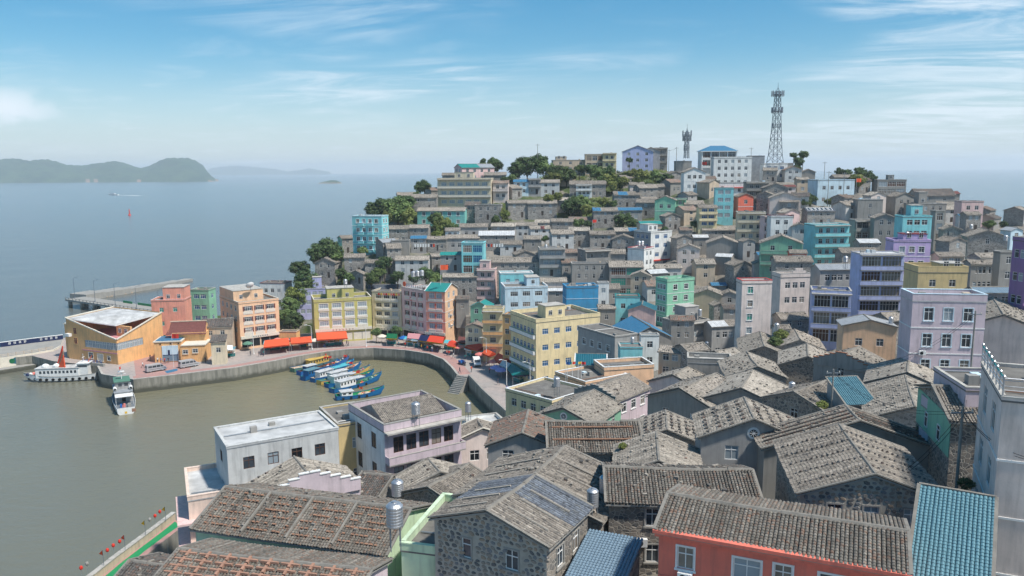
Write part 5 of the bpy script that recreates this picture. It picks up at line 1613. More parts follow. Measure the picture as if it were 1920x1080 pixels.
    if o.get('up'):
        u0, u1, v0, v1, hh = [float(x) for x in o['up'].split(',')]
        Hs.box_on_roof(u0, u1, v0, v1, hh, wl, win=1 if (u1 - u0) * Hs.w < 4 else 2, cope='maroon' if wl == 'pu' else 'coping')
    if o.get('band') == '1':
        sh = (h['H'] - z0) / st
        for r in range(1, st):
            Hs.band(z0 + sh * r - .1, 'white' if wl != 'bl' else 'wb', sides='FRL' if not swap else 'FL')
    if o.get('bal') == '1':
        sh = (h['H'] - z0) / st
        L = Hs.side(F)[2]
        for r in range(1, st):
            Hs.balcony(z0 + sh * r, .02, L - .02, o.get('balm', wl), .9 if h['d'] > 100 else 1.1, .85, F, posts=2 if wl in ('gc', 'gr', 'mint') else 0, roofz=z0 + sh * (r + 1) - .15)
        if roof == 'f':
            m = MB()
            O, U, L = Hs.side(F)
            m.box(-.05, L + .05, -1.0, -.07, h['H'] - .12, h['H'] + .06, 'coping')
            b = m.build('canopy_slab', Hs.root)
            b.location = O
            b.rotation_euler = (0, 0, SIDES[F] * math.pi / 2)
    if o.get('balL') == '1':
        sh = (h['H'] - z0) / st
        L = Hs.side(LF)[2]
        for r in range(1, st):
            Hs.balcony(z0 + sh * r + .02, .3, L - .3, 'white' if wl == 'yl' else 'pk', .6 if wl == 'yl' else 1.0, .85, LF)
    if o.get('panels'):
        # moulded white panels under the windows
        sh = (h['H'] - z0) / st
        O, U, L = Hs.side(F)
        marg = min(.9, L * .12)
        for r in range(st):
            for i in range(nf):
                uc = marg + (L - 2 * marg) * (i + .5) / nf
                pw_ = min(wz, (L - 2 * marg) / nf * .78) + .5
                m = MB()
                z = z0 + sh * r
                m.box(uc - pw_ / 2, uc + pw_ / 2, -.10, -.004, z - .05, z + .72, 'white')
                m.box(uc - pw_ / 2 + .12, uc + pw_ / 2 - .12, -.13, -.10, z + .08, z + .6, 'cream', 'k')
                q = m.build('panel', Hs.root)
                if o.get('shut'):
                    m = MB()
                    ww = min(wz, (L - 2 * marg) / nf * .78)
                    zz_ = z + min(.95, sh * .32)
                    for s_ in (-1, 1):
                        xa = uc + s_ * (ww / 2 + .18)
                        m.box(xa - .17, xa + .17, -.07, -.004, zz_, zz_ + min(wh, sh * .52), 'shutter')
                    m.build('shutter', Hs.root)
        m = MB()
        m.box(.1, L - .1, -.35, -.004, z0 - .95, z0 - .12, 'cream')
        fa = m.build('shop_fascia', Hs.root)
        marks(fa, L * .3, L * .7, -.36, z0 - .78, .42, 7 if L > 10 else 4, 'a_navy' if wl != 'ol' else 'maroon')
    if o.get('gtop'):
        m = MB()
        m.box(-.05, -.004, .1, Hs.dep - .1, Hs.H * .55, Hs.H - .04, 'gr')
        m.build('painted_band', Hs.root)
        for v_ in (.25, .62):
            link('window', window_mesh(.8, 1.3, 'n', 'dkglass', None, 'white'), Hs.root, (-.17, Hs.dep * v_ + .8, Hs.H * .62), -math.pi / 2)
    if o.get('bunt'):
        for i in range(9):
            m = MB()
            x = Hs.w * (.22 + .085 * i)
            m.box(x, x + .5, -.12, -.03, Hs.H - .75, Hs.H - .15, ('flagr', 'a_yel', 'a_pink')[i % 3])
            m.build('bunting', Hs.root)
    if o.get('bays'):
        sh = h['H'] / st
        for r in range(st):
            for x in (.30, .62):
                m = MB()
                m.box(Hs.w * x - 1.0, Hs.w * x + 1.0, -.9, -.004, sh * r + (.02 if r else .02), sh * r + .95, 'cy')
                m.box(Hs.w * x - 1.05, Hs.w * x + 1.05, -.95, -.004, sh * r + .95, sh * r + 1.02, 'wb')
                m.build('balcony', Hs.root)
    if o.get('base'):
        m = MB()
        m.box(-.1, Hs.w + .1, -.6, -.004, 2.4, 2.75, o['base'])
        m.build('canopy_slab', Hs.root)
    if o.get('vent'):
        m = MB()
        O, U, L = Hs.side(F)
        zc = h['H'] + rise * .30
        r1 = .55
        rot = []
        for rr, yy, mt in ((r1, -.05, 'white'), (r1 * .62, -.08, 'dark')):
            pts = [(L / 2 + rr * math.cos(a), yy, zc + rr * math.sin(a)) for a in [i * math.pi / 8 for i in range(16)]]
            m.poly(pts, mt)
            bk = [(x, -.004, z) for x, y, z in pts]
            for i in range(16):
                m.poly([bk[i], bk[(i + 1) % 16], pts[(i + 1) % 16], pts[i]], mt)
        for a in range(4):
            an = a * math.pi / 4
            m.tube((L / 2 - r1 * .6 * math.cos(an), -.1, zc - r1 * .6 * math.sin(an)), (L / 2 + r1 * .6 * math.cos(an), -.1, zc + r1 * .6 * math.sin(an)), .03, .03, 4, 'white')
        b = m.build('round_vent', Hs.root)
        b.location = O
        b.rotation_euler = (0, 0, SIDES[F] * math.pi / 2)
    for key, sd_ in (('stepF', F), ('stepL', LF)):
        if o.get(key):
            O, U, L = Hs.side(sd_)
            g_ = MB()
            ns = 5
            rs = rise if rise else 1.5
            wt = wl if key == 'stepF' else 'gc'
            cap = 'brick' if wl == 'gc' else ('white' if wl == 'pk' and key == 'stepF' else 'gc')
            for i in range(ns):
                a_, b_ = L / 2 * i / ns, L / 2 * (i + 1) / ns
                zt = h['H'] + rs * (i + 1) / ns + .28
                zb = h['H'] - .5
                for x0, x1 in ((a_, b_), (L - b_, L - a_)):
                    g_.box(x0, x1, -.20, -.01, zb, zt, wt, 'b')
                    g_.box(x0 - .04, x1 + .04, -.26, .05, zt, zt + .09, cap)
            b = g_.build('stepped_gable', Hs.root)
            b.location = O
            b.rotation_euler = (0, 0, SIDES[sd_] * math.pi / 2)
    if o.get('slabs'):
        for z in (2.6, 5.4, 8.2):
            m = MB()
            m.box(-1.2, Hs.w * .35, -1.0, -.004, z, z + .22, 'pp')
            m.build('ledge', Hs.root)
            m = MB()
            m.box(-1.2, -.004, .02, Hs.dep * .8, z, z + .22, 'pp')
            m.build('ledge', Hs.root)
    if o.get('cornice'):
        m = MB()
        m.box(-.3, Hs.w + .3, -.42, -.005, Hs.H - .18, Hs.H + .02, 'rr')
        m.box(-.2, Hs.w + .2, -.28, -.005, Hs.H - .42, Hs.H - .18, 'rr')
        m.build('cornice', Hs.root)
        m = MB()
        m.box(0, Hs.w, -.06, -.005, Hs.H * .5, Hs.H * .5 + .12, 'rr')
        m.build('string_course', Hs.root)
    if o.get('skyl'):
        for i in range(6):
            m = MB()
            u0 = .3 + (Hs.w - .6) * i / 6
            u1 = u0 + (Hs.w - .6) / 6 - .25
            ya, yb = .2, Hs.dep / 2 - .3
            za, zb = Hs.Z(ya, 1) + .12, Hs.Z(yb, 1) + .12
            for q in (((u0, ya, za), (u1, ya, za), (u1, ya + .15, za + .06), (u0, ya + .15, za + .06)), ((u0, yb - .15, zb - .06), (u1, yb - .15, zb - .06), (u1, yb, zb), (u0, yb, zb)),
                      ((u0, ya, za), (u0 + .15, ya, za), (u0 + .15, yb, zb), (u0, yb, zb)), ((u1 - .15, ya, za), (u1, ya, za), (u1, yb, zb), (u1 - .15, yb, zb))):
                m.poly([(x, y, z + .02) for x, y, z in q], 'white')
            m.poly([(u0, ya, za), (u1, ya, za), (u1, yb, zb), (u0, yb, zb)], 'glass')
            m.build('skylight', Hs.root)
    if o.get('deco'):
        m = MB()
        c = Hs.w * .62
        m.box(c - 1.6, c + 1.6, -.02, .25, Hs.H + 1.0, Hs.H + 1.5, 'be')
        m.box(c - .9, c + .9, -.02, .25, Hs.H + 1.5, Hs.H + 2.1, 'be')
        m.build('crest', Hs.root)
    if o.get('rail'):
        rail(Hs, Hs.H + .1 + .25)
    if o.get('subroof'):
        m = MB()
        w_, d_, z = Hs.w, Hs.dep, Hs.H + .12
        for sg, ya, yb, za, zb in ((1, d_ * .22, d_ * .58, z + .2, z + 1.5), (-1, d_ * .58, d_ * .9, z + 1.5, z + .3)):
            n = 36
            px = (w_ * .82) / n
            for i in range(n):
                xa = w_ * .1 + px * i
                for f0, f1, h0, h1 in ((0, .3, 0, .07), (.3, .7, .07, .07), (.7, 1, .07, 0)):
                    m.poly([(xa + px * f0, ya, za + h0), (xa + px * f1, ya, za + h1), (xa + px * f1, yb, zb + h1), (xa + px * f0, yb, zb + h0)], 't')
        x0, x1 = w_ * .1, w_ * .92
        for x in (x0, x1):
            m.poly([(x, d_ * .22, z), (x, d_ * .9, z), (x, d_ * .9, z + .3), (x, d_ * .58, z + 1.5), (x, d_ * .22, z + .2)], 'gc')
        m.poly([(x0, d_ * .22, z), (x1, d_ * .22, z), (x1, d_ * .22, z + .2), (x0, d_ * .22, z + .2)], 'gc')
        m.build('inner_roof', Hs.root)
    return Hs
def marks(parent, u0, u1, y, z, hgt, n, mat, axis='x'):
    """a row of small written characters, as strokes"""
    r_ = random.Random(int(u0 * 100) + n)
    stp = (u1 - u0) / n
    sz = min(hgt, stp * .8)
    for i in range(n):
        m = MB()
        xa = u0 + stp * i
        for k in range(3):
            zz_ = z + sz * (.08 + .34 * k)
            m.box(xa + r_.uniform(0, .2) * sz, xa + sz * r_.uniform(.75, 1), y - .015, y + .004, zz_, zz_ + sz * .12, mat)
        for k in range(2):
            xx = xa + sz * (.15 + .5 * k + r_.uniform(0, .15))
            m.box(xx, xx + sz * .12, y - .012, y + .004, z + sz * r_.uniform(0, .2), z + sz * r_.uniform(.8, 1), mat)
        m.build('character', parent)
def rail(Hs, z):
    w_, d_ = Hs.w, Hs.dep
    m = MB()
    for zz_ in (.35, .6, .95):
        m.tube((-.05, .05, z + zz_), (w_, .05, z + zz_), .03, .03, 6, 'steel')
        m.tube((.0, .05, z + zz_), (.0, d_, z + zz_), .03, .03, 6, 'steel')
    m.tube((0, .05, z + 1.08), (0, d_, z + 1.08), .05, .05, 6, 'a_teal')
    m.tube((0, .05, z + 1.08), (w_, .05, z + 1.08), .05, .05, 6, 'steel')
    m.build('railing', Hs.root)
    for i in range(8):
        m = MB()
        m.tube((0, d_ * i / 7 + .05, z - .05), (0, d_ * i / 7 + .05, z + 1.1), .05, .05, 6, 'steel')
        m.lathe([(.04, 1.08), (.1, 1.15), (.1, 1.22), (.02, 1.3)], 8, 'steel', (0, d_ * i / 7 + .05, z))
        m.build('railing_post', Hs.root)
    for i in range(1, 7):
        m = MB()
        m.tube((w_ * i / 6, .05, z - .05), (w_ * i / 6, .05, z + 1.1), .05, .05, 6, 'steel')
        m.build('railing_post', Hs.root)
for h in HS:
    build_house(h)
# ------------------------------------------------------------------ details of the near roofs and walls
stonem_cols = dict(stone_a=(.30, .26, .22), stone_b=(.15, .145, .14), stone_c=(.36, .28, .21), stone_d=(.23, .23, .235))
for k_, c_ in stonem_cols.items():
    flatm(k_, c_, .95, 0, .2, .5, 2.5)
flatm('paleline', (.40, .36, .31), .95, 0, .1, .6, 1)
STN = []
for q in range(16):
    m = MB()
    n = rnd.randint(6, 8)
    rr = [rnd.uniform(.40, .56) for _ in range(n)]
    mt = list(stonem_cols)[q % 4]
    A = [(math.cos(2 * math.pi * i / n) * rr[i], 0, math.sin(2 * math.pi * i / n) * rr[i]) for i in range(n)]
    Bq = [(x * .78, -.5, z * .78) for x, y, z in A]
    m.poly(Bq, mt)
    for i in range(n):
        m.poly([A[i], A[(i + 1) % n], Bq[(i + 1) % n], Bq[i]], mt)
    STN.append(m.mesh('stone'))
RK = []
for q in range(4):
    m = MB()
    n = 6
    rr = [rnd.uniform(.38, .55) for _ in range(n)]
    A = [(math.cos(2 * math.pi * i / n) * rr[i], math.sin(2 * math.pi * i / n) * rr[i], 0) for i in range(n)]
    Bq = [(x * .7, y * .7, .55) for x, y, z in A]
    m.poly(Bq, 'stone_b' if q % 2 else 'td')
    for i in range(n):
        m.poly([A[i], A[(i + 1) % n], Bq[(i + 1) % n], Bq[i]], 'stone_b' if q % 2 else 'td')
    RK.append(m.mesh('ballast_stone'))
def stones_on(Hs, k, limit=290, rowh=.30):
    O, U, L = Hs.side(k)
    H = Hs.H
    rise = Hs.dep / 2 * Hs.tp
    zt = H + rise
    wl = [c for c in Hs.root.children if c.name.startswith('wall')][0]
    z = zt - .35
    cnt = 0
    while z > -1.5 and cnt < limit:
        x = .15 + rnd.uniform(0, .2)
        while x < L - .2:
            sx, sz_ = rnd.uniform(.26, .50), rnd.uniform(.20, .32)
            lim = H + rise * (1 - abs(x - L / 2) / (L / 2)) - .25
            ok = z < lim and not any(a - .22 < x < b + .22 and c - .2 < z < e + .2 for a, b, c, e in Hs.ops[k])
            if ok and cnt < limit:
                o = link('stone', rnd.choice(STN), wl)
                p = O + U * (x + sx / 2) + Vector((0, 0, z + rnd.uniform(-.05, .05)))
                o.location = p
                o.rotation_euler = (0, rnd.uniform(-.5, .5), SIDES[k] * math.pi / 2)
                o.scale = (sx, .1, sz_)
                cnt += 1
            x += sx + rnd.uniform(.03, .09)
        z -= rowh
def on_slope(Hs, x, s_, sg, lift=.1):
    """point on a roof slope: s_ = 0 at the eave .. 1 at the ridge"""
    y = s_ * Hs.run if sg > 0 else Hs.dep - s_ * Hs.run
    return Vector((x, y, Hs.Z(y, sg) + lift))
for h in HS:
    o, Hs = h['o'], h['obj']
    if not hasattr(Hs, 'roof'):
        continue
    ro = Hs.roof
    pitch = math.atan(Hs.tp)
    sl = Hs.run / math.cos(pitch)
    F = 'L' if (o.get('r') == 'G' or h['kind'] == 'P') else 'F'
    if o.get('stonesL'):
        stones_on(Hs, 'L')
    if o.get('rocks'):
        for sg in (1, -1):
            for i in range(5):
                x = Hs.w * (i + .6) / 5.4
                n = int(sl / .36)
                for j in range(n):
                    q = link('ballast_stone', rnd.choice(RK), ro)
                    q.location = on_slope(Hs, x + rnd.uniform(-.05, .05), (j + .5) / n, sg, .06)
                    sc_ = rnd.uniform(.16, .26)
                    q.scale = (sc_, sc_ * 1.2, sc_)
                    q.rotation_euler = (pitch * sg, 0, rnd.uniform(0, 3))
    if o.get('tabs') == '2':
        m = MB()
        m.box(-.22, .22, -.14, .14, 0, .13, 'td')
        tm = m.mesh('raised_tile')
        for sg in (1, -1):
            nr, nc = 4, max(3, int(Hs.w / .95))
            for r in range(nr):
                for c in range(nc):
                    q = link('raised_tile', tm, ro)
                    q.location = on_slope(Hs, Hs.w * (c + .35 + .4 * (r % 2)) / nc, (r + .6) / nr * .93, sg, .05)
                    q.rotation_euler = (pitch * sg, 0, rnd.uniform(-.15, .15))
    if o.get('tabs') == '1':
        for sg in (1, -1):
            for i in range(5):
                m = MB()
                x = Hs.w * (i + .5) / 5
                a, b = on_slope(Hs, x, .02, sg, .1), on_slope(Hs, x, .97, sg, .1)
                m.tube(a, b, .09, .09, 5, 'td')
                m.build('roof_rib', ro)
    if o.get('strips'):
        for sg in (1, -1):
            for i in range(3):
                m = MB()
                x = Hs.w * (i + .8) / 4
                for j in range(7):
                    a, b = on_slope(Hs, x, .12 + .1 * j, sg, .085), on_slope(Hs, x, .12 + .1 * (j + .93), sg, .085)
                    m.tube(a, b, .085, .075, 5, 'paleline')
                m.build('mortar_strip', ro)
    if o.get('battens'):
        for s_ in (.30, .74):
            for i in range(16):
                m = MB()
                x0 = .3 + (Hs.w - .8) * i / 16
                c = on_slope(Hs, x0 + (Hs.w - .8) / 32, s_, 1, .08)
                m.obox(c, (1, rnd.uniform(-.04, .04), 0), (Hs.w - .8) / 16 - .02, .2, .09, 'terra')
                m.build('batten_tile', ro)
    if o.get('redrows'):
        m = MB()
        m.box(-.15, .15, -.065, .065, 0, .09, 'terra')
        tm = m.mesh('red_tile')
        for bay in range(4):
            for r in range(6):
                x0 = Hs.w * (bay * .24 + .03)
                n = 9
                for c in range(n):
                    if rnd.random() < .25:
                        continue
                    q = link('red_tile', tm, ro)
                    q.location = on_slope(Hs, x0 + Hs.w * .205 * (c + .5) / n, (r + .55) / 6.4, 1, .075 + rnd.uniform(0, .03))
                    q.rotation_euler = (pitch, 0, rnd.uniform(-.1, .1))
                    q.scale = (rnd.uniform(.5, 1), 1, 1)
            if bay:
                m = MB()
                x = Hs.w * (bay * .24 + .012)
                m.tube(on_slope(Hs, x, 0, 1, .08), on_slope(Hs, x, .98, 1, .08), .11, .11, 6, 'vergem')
                m.build('roof_rib', ro)
    if o.get('brickgrid'):
        for i in range(9):
            for r in range(5):
                m = MB()
                x = Hs.w * (i + .5) / 9
                m.tube(on_slope(Hs, x, r / 5 + .01, 1, .08), on_slope(Hs, x, (r + 1) / 5 - .02, 1, .08), .125, .125, 4, 'brickp')
                m.build('brick_strip', ro)
        for r in range(1, 6):
            for i in range(9):
                m = MB()
                x0, x1 = Hs.w * (i - .42) / 9 + Hs.w / 18, Hs.w * (i + .42) / 9 + Hs.w / 18
                m.tube(on_slope(Hs, x0, r / 5.6, 1, .09), on_slope(Hs, x1, r / 5.6, 1, .085), .105, .105, 4, 'brickp')
                m.build('brick_strip', ro)
# ------------------------------------------------------------------ trees and scrub
def leafm(name, a, b):
    t = NT(name)
    v = t.vec()
    oi = t.n('ShaderNodeObjectInfo')
    k = t.mix(t.rng(t.noise(v, .55, 4, .6), .35, .65), a, b)
    hs = t.n('ShaderNodeHueSaturation')
    t.lk(k, hs.inputs['Color'])
    t.lk(t.rng(oi.outputs['Random'], 0, 1, .7, 1.3), hs.inputs['Value'])
    t.col(hs.outputs[0])
    t.b.inputs['Subsurface Weight'].default_value = 0.0
    MATS[name] = t.set(.75, 0, .25)
leafm('leaf', (.06, .105, .032), (.15, .205, .065))
leafm('leafy', (.10, .135, .03), (.22, .235, .07))
leafm('leafd', (.042, .08, .03), (.105, .155, .055))
def crown_mesh(seed, mat, n_cl=30, per=85, flat=.9, leaf=.2):
    r_ = random.Random(seed)
    m = MB()
    k_ = m.mi(mat)
    cs = []
    for i in range(n_cl):
        while True:
            p = Vector((r_.uniform(-1, 1), r_.uniform(-1, 1), r_.uniform(-.7, 1)))
            if .2 < p.length < .8:
                break
        cs.append((Vector((p.x, p.y, p.z * flat)), r_.uniform(.22, .38)))
    for c, rad in cs:
        for q in range(int(per * (rad / .3) ** 2)):
            dv = Vector((r_.gauss(0, 1), r_.gauss(0, 1), r_.gauss(0, 1) + .25)).normalized()
            p = c + dv * rad * r_.uniform(.55, 1.08)
            nrm = (dv + Vector((r_.uniform(-.7, .7), r_.uniform(-.7, .7), r_.uniform(-.4, .8)))).normalized()
            e = nrm.orthogonal().normalized()
            g = nrm.cross(e)
            a = r_.uniform(0, 6.28)
            e, g = e * math.cos(a) + g * math.sin(a), g * math.cos(a) - e * math.sin(a)
            s_ = leaf * r_.uniform(.5, 1.1) * .55
            i0 = len(m.v)
            m.v += [tuple(p - e * s_), tuple(p + g * s_ * .55), tuple(p + e * s_ * 1.1), tuple(p - g * s_ * .55)]
            m.f.append((i0, i0 + 1, i0 + 2, i0 + 3))
            m.m.append(k_)
    return m.mesh('crown')
CROWNS = {k: [crown_mesh(11 + i * 7 + len(k), k) for i in range(3)] for k in ('leaf', 'leafy', 'leafd')}
def trunk_mesh(seed):
    r_ = random.Random(seed)
    m = MB()
    m.tube((0, 0, -1), (.03, .02, .5), .09, .06, 7, 'bark')
    for i in range(4):
        a = i * 1.6 + r_.uniform(0, .6)
        m.tube((.03, .02, .42), (math.cos(a) * .5, math.sin(a) * .5, .5 + r_.uniform(.35, .7)), .045, .015, 5, 'bark')
    return m.mesh('trunk')
TRUNKS = [trunk_mesh(i) for i in range(3)]
TREES = '''575 521 262 16 leafd;563 503 264 15 leafd;596 474 266 17 leafd;618 466 268 20 leafd;628 480 266 14 leaf;571 540 258 16 leaf;556 552 256 15 leafy;547 570 252 14 leaf;541 592 248 14 leaf;553 600 246 12 leafd
705 396 290 17 leafd;724 388 292 19 leafd;745 392 291 20 leaf;762 402 289 15 leafy;722 410 287 13 leafy;757 378 296 13 leafd;795 347 310 11 leafd;788 351 310 8 leafd
815 410 289 12 leaf;830 424 287 15 leafy;848 430 286 12 leaf;826 440 284 10 leafy;720 494 258 12 leafd;712 510 256 10 leaf;696 522 252 12 leaf;745 518 252 11 leafd;798 512 252 13 leafd;818 521 250 11 leaf;775 522 250 9 leafd
906 301 333 5 leafd;905 308 333 7 leaf;927 303 332 8 leafd;932 312 331 9 leafd;920 310 331 7 leaf;972 318 326 14 leafd;988 310 327 16 leafd;1008 303 328 13 leafd;1020 316 325 15 leaf;1046 324 323 14 leafd;1062 327 322 12 leaf;1036 335 318 10 leafy;960 335 316 9 leaf
1108 318 326 12 leafd;1122 325 322 14 leaf;1138 322 322 12 leafd;1147 342 314 13 leafy;1130 340 316 10 leaf;1168 340 314 10 leafy;1184 325 322 9 leafy;1205 327 320 10 leafy;1228 328 320 9 leaf;1252 333 316 9 leafd;1196 342 312 9 leafy;1180 300 332 6 leafd
1072 384 296 15 leafd;1090 379 296 13 leaf;1100 392 292 10 leafy;1028 371 300 8 leafy;1046 368 301 8 leafy;1130 377 297 8 leafy;1150 382 294 8 leaf;1168 412 282 13 leafd;1184 418 280 10 leaf;1085 417 283 9 leaf;1104 420 281 8 leafd;1022 447 270 6 leaf
1488 291 332 6 leafd;1506 290 332 7 leafd;1497 303 331 8 leafd;1495 314 330 6 leafd;1576 322 312 8 leafd;1590 324 310 7 leafd;1612 322 312 8 leafd;1626 330 308 9 leafd;1638 335 306 7 leafd;1606 338 302 12 leafy;1520 371 280 9 leafd;1512 380 276 7 leaf
1556 377 280 7 leafy;1580 378 280 7 leafy;1853 420 250 8 leaf;1882 420 246 6 leafd;1936 418 246 8 leaf;1466 628 156 11 leafy;1456 640 152 9 leaf;1540 760 92 9 leafy;1735 802 70 14 leafd;1810 905 54 12 leafd;1167 836 73 6 leafy
705 622 238 7 leafd;744 618 240 8 leafd;1086 316 326 9 leaf;945 337 314 7 leafd;780 365 304 6 leafd;945 400 294 9 leafy;930 412 290 7 leaf;655 520 258 9 leaf;640 512 260 8 leafd;680 470 268 8 leaf;1246 430 262 6 leafd;1302 420 266 6 leafd'''
TREE_OBJS = []
for i, e in enumerate(x for ln in TREES.split('\n') for x in ln.split(';')):
    px, py, d, r_, mt = e.split()
    px, py, d, r_ = float(px), float(py), float(d), float(r_)
    c = unp(px, py, d)
    rad = r_ * d / FPX * 1.42
    g = gz(c.x, c.y)
    rad *= rnd.uniform(.88, 1.12)
    o = empty('tree' if rad > 1.6 else 'shrub', (c.x, c.y, min(max(g, c.z - rad * 1.6), c.z - rad * .6)))
    zc = c.z - o.location.z
    t1 = link('trunk', rnd.choice(TRUNKS), o)
    t1.scale = (rad * .7, rad * .7, max(.8, zc) * .9)
    c1 = link('crown', rnd.choice(CROWNS[mt]), o, (0, 0, zc), rnd.uniform(0, 6.28))
    c1.scale = (rad * rnd.uniform(.9, 1.15), rad * rnd.uniform(.9, 1.15), rad * rnd.uniform(.75, 1.0))
    TREE_OBJS.append((o, px, py, d, mt, rad))
m = MB()
k_ = {q: m.mi(q) for q in ('leaf', 'leafy', 'leafd')}
r_ = random.Random(5)
for x0, y0, x1, y1, n, lo, hi in ((930, 308, 1250, 345, 700, 290, 345), (1010, 362, 1165, 390, 420, 280, 310), (690, 380, 775, 418, 330, 270, 310), (532, 540, 568, 620, 200, 235, 275), (640, 495, 720, 535, 140, 245, 275),
                                  (770, 495, 830, 530, 110, 240, 270), (545, 500, 600, 560, 150, 250, 280), (1060, 395, 1200, 425, 240, 265, 300), (805, 400, 860, 442, 120, 270, 300), (925, 385, 960, 415, 50, 270, 310),
                                  (1505, 365, 1605, 385, 60, 270, 290), (1160, 345, 1240, 372, 80, 285, 320)):
    for q in range(n):
        p, d = hit(r_.uniform(x0, x1), r_.uniform(y0, y1), lo, hi)
        if p is None:
            continue
        mt = r_.choice(('leaf', 'leafy', 'leafd', 'leafy'))
        rad = r_.uniform(.5, 1.3)
        for w_ in range(34):
            dv = Vector((r_.gauss(0, 1), r_.gauss(0, 1), abs(r_.gauss(0, 1)))).normalized()
            pp_ = p + dv * rad * r_.uniform(.5, 1)
            e = Vector((r_.gauss(0, 1), r_.gauss(0, 1), r_.gauss(0, 1))).normalized()
            g = e.orthogonal().normalized() * .15
            e = e * .22
            i0 = len(m.v)
            m.v += [tuple(pp_ - e), tuple(pp_ + g), tuple(pp_ + e), tuple(pp_ - g)]
            m.f.append((i0, i0 + 1, i0 + 2, i0 + 3))
            m.m.append(k_[mt])
sb = m.build('undergrowth')
tag(sb, 'green scrub covering the open slopes between the hillside houses', 'scrub', None, 'stuff')
# ------------------------------------------------------------------ the orange pier building and the open-air theatre
def seam(a, b):
    return Vector(b) - Vector(a)
def pier_building():
    A = unz(130, 672, QZ)
    Bc = unz(222, 684, QZ)
    v = Bc - A
    yaw = math.atan2(v.y, v.x)
    w_, d_ = v.length, 15.5
    root = empty('pier_hall', A, yaw)
    tag(root, 'orange hall with a slanting cut-away roof standing on the pier end', 'building')
    fl, fr, br, bl = 11.6, 7.0, 11.9, 12.2
    m = MB()
    c = [(0, 0), (w_, 0), (w_, d_), (0, d_)]
    tops = [fl, fr, br, bl]
    # ribbon window on the front right and the right side: the wall is cut around it
    z1, z2 = 3.9, 5.9
    x1 = w_ * .36
    m.poly([(0, 0, -1), (w_, 0, -1), (w_, 0, z1), (0, 0, z1)], 'orr')
    m.poly([(0, 0, z1), (x1, 0, z1), (x1, 0, z2), (0, 0, z2)], 'orr')
    m.poly([(0, 0, z2), (w_, 0, z2), (w_, 0, fr), (0, 0, fl)], 'orr')
    m.poly([(x1, .25, z1), (w_, .25, z1), (w_, .25, z2), (x1, .25, z2)], 'dark')
    m.poly([(x1, 0, z1), (w_, 0, z1), (w_, .25, z1), (x1, .25, z1)], 'orr')
    y2 = d_ * .55
    m.poly([(w_, 0, -1), (w_, d_, -1), (w_, d_, z1), (w_, 0, z1)], 'orr')
    m.poly([(w_, y2, z1), (w_, d_, z1), (w_, d_, z2), (w_, y2, z2)], 'orr')
    m.poly([(w_, 0, z2), (w_, d_, z2), (w_, d_, br), (w_, 0, fr)], 'orr')
    m.poly([(w_ - .25, .0, z1), (w_ - .25, y2, z1), (w_ - .25, y2, z2), (w_ - .25, 0, z2)], 'dark')
    m.poly([(w_, d_, -1), (0, d_, -1), (0, d_, bl), (w_, d_, br)], 'orr')
    m.poly([(0, d_, -1), (0, 0, -1), (0, 0, fl), (0, d_, bl)], 'orr')
    m.poly([(w_, 0, fr - .6), (w_, d_, fr - .6), (0, d_, fr - .6), (0, 0, fr - .6)], 'pinkg')
    # inner faces of the high walls round the notch
    m.poly([(.3, .3, fr - .6), (w_ - .3, .3, fr - .6), (w_ - .3, .3, fr), (.3, .3, fl)], 'orr')
    m.poly([(w_ - .3, .3, fr - .6), (w_ - .3, d_ - .3, fr - .6), (w_ - .3, d_ - .3, br), (w_ - .3, .3, fr)], 'orr')
    m.build('wall', root)
    m = MB()
    p0, p1, p2, p3 = (.1, .1, fl - .25), (.1, d_ - .1, bl - .3), (w_ - .1, d_ - .1, br - .3), (w_ * .70, d_ * .30, 9.6)
    m.poly([p0, p3, p2, p1], 'whiteroof')
    m.poly([(x, y, z - .3) for x, y, z in (p1, p2, p3, p0)], 'white')
    m.poly([p0, (p0[0], p0[1], p0[2] - .3), (p3[0], p3[1], p3[2] - .3), p3], 'white')
    m.poly([p3, (p3[0], p3[1], p3[2] - .3), (p2[0], p2[1], p2[2] - .3), p2], 'white')
    m.build('roof', root)
    m = MB()
    m.box(w_ * .66, w_ * .94, d_ * .36, d_ * .40, fr - .6, 9.3, 'orr')
    m.build('terrace_wall', root)
    for x in (.70, .82):
        link('window', window_mesh(1.1, 1.3, 'n', 'glass', None, 'white'), root, (w_ * x, d_ * .36 - .13, fr + .3))
    for a, b in (((0, -.12, fl), (w_, -.12, fr)), ((w_ + .1, 0, fr), (w_ + .1, d_, br)), ((-.1, 0, fl), (-.1, d_, bl))):
        m = MB()
        m.tube(a, b, .22, .22, 4, 'cream')
        m.build('coping_rail', root)
    n = 9
    for i in range(n):
        u = x1 + (w_ - x1) * i / n
        link('window', window_mesh((w_ - x1) / n - .1, 1.9, 'n', 'lglass', None, 'white'), root, (u + .05, .02, z1 + .05))
    for i in range(5):
        u = y2 * i / 5
        link('window', window_mesh(y2 / 5 - .1, 1.9, 'n', 'lglass', None, 'white'), root, (w_ - .02, u + .05, z1 + .05), math.pi / 2)
    for x, z, ww, hh in ((.42, .9, 1.8, 1.6), (.60, .5, 2.2, 1.9), (.80, .9, 1.2, 1.2)):
        link('window', window_mesh(ww, hh, 'n', 'glass' if x != .6 else 'cream', 'cream', 'white'), root, (w_ * x, -.13, z))
    for x, z in ((.14, 7.2), (.14, 4.4)):
        link('window', window_mesh(1.3, 1.8, 'n', 'shutter', None, 'orr'), root, (w_ * x, -.13, z))
    m = MB()
    m.box(-2.2, -.004, 1, d_ * .6, 0, 9.4, 'orr')
    m.box(-2.4, -.004, .8, d_ * .62, 9.4, 9.7, 'cream')
    m.build('stair_tower', root)
    m = MB()
    m.box(.3, 1.9, -1.0, -.004, 6.5, 7.3, 'white')
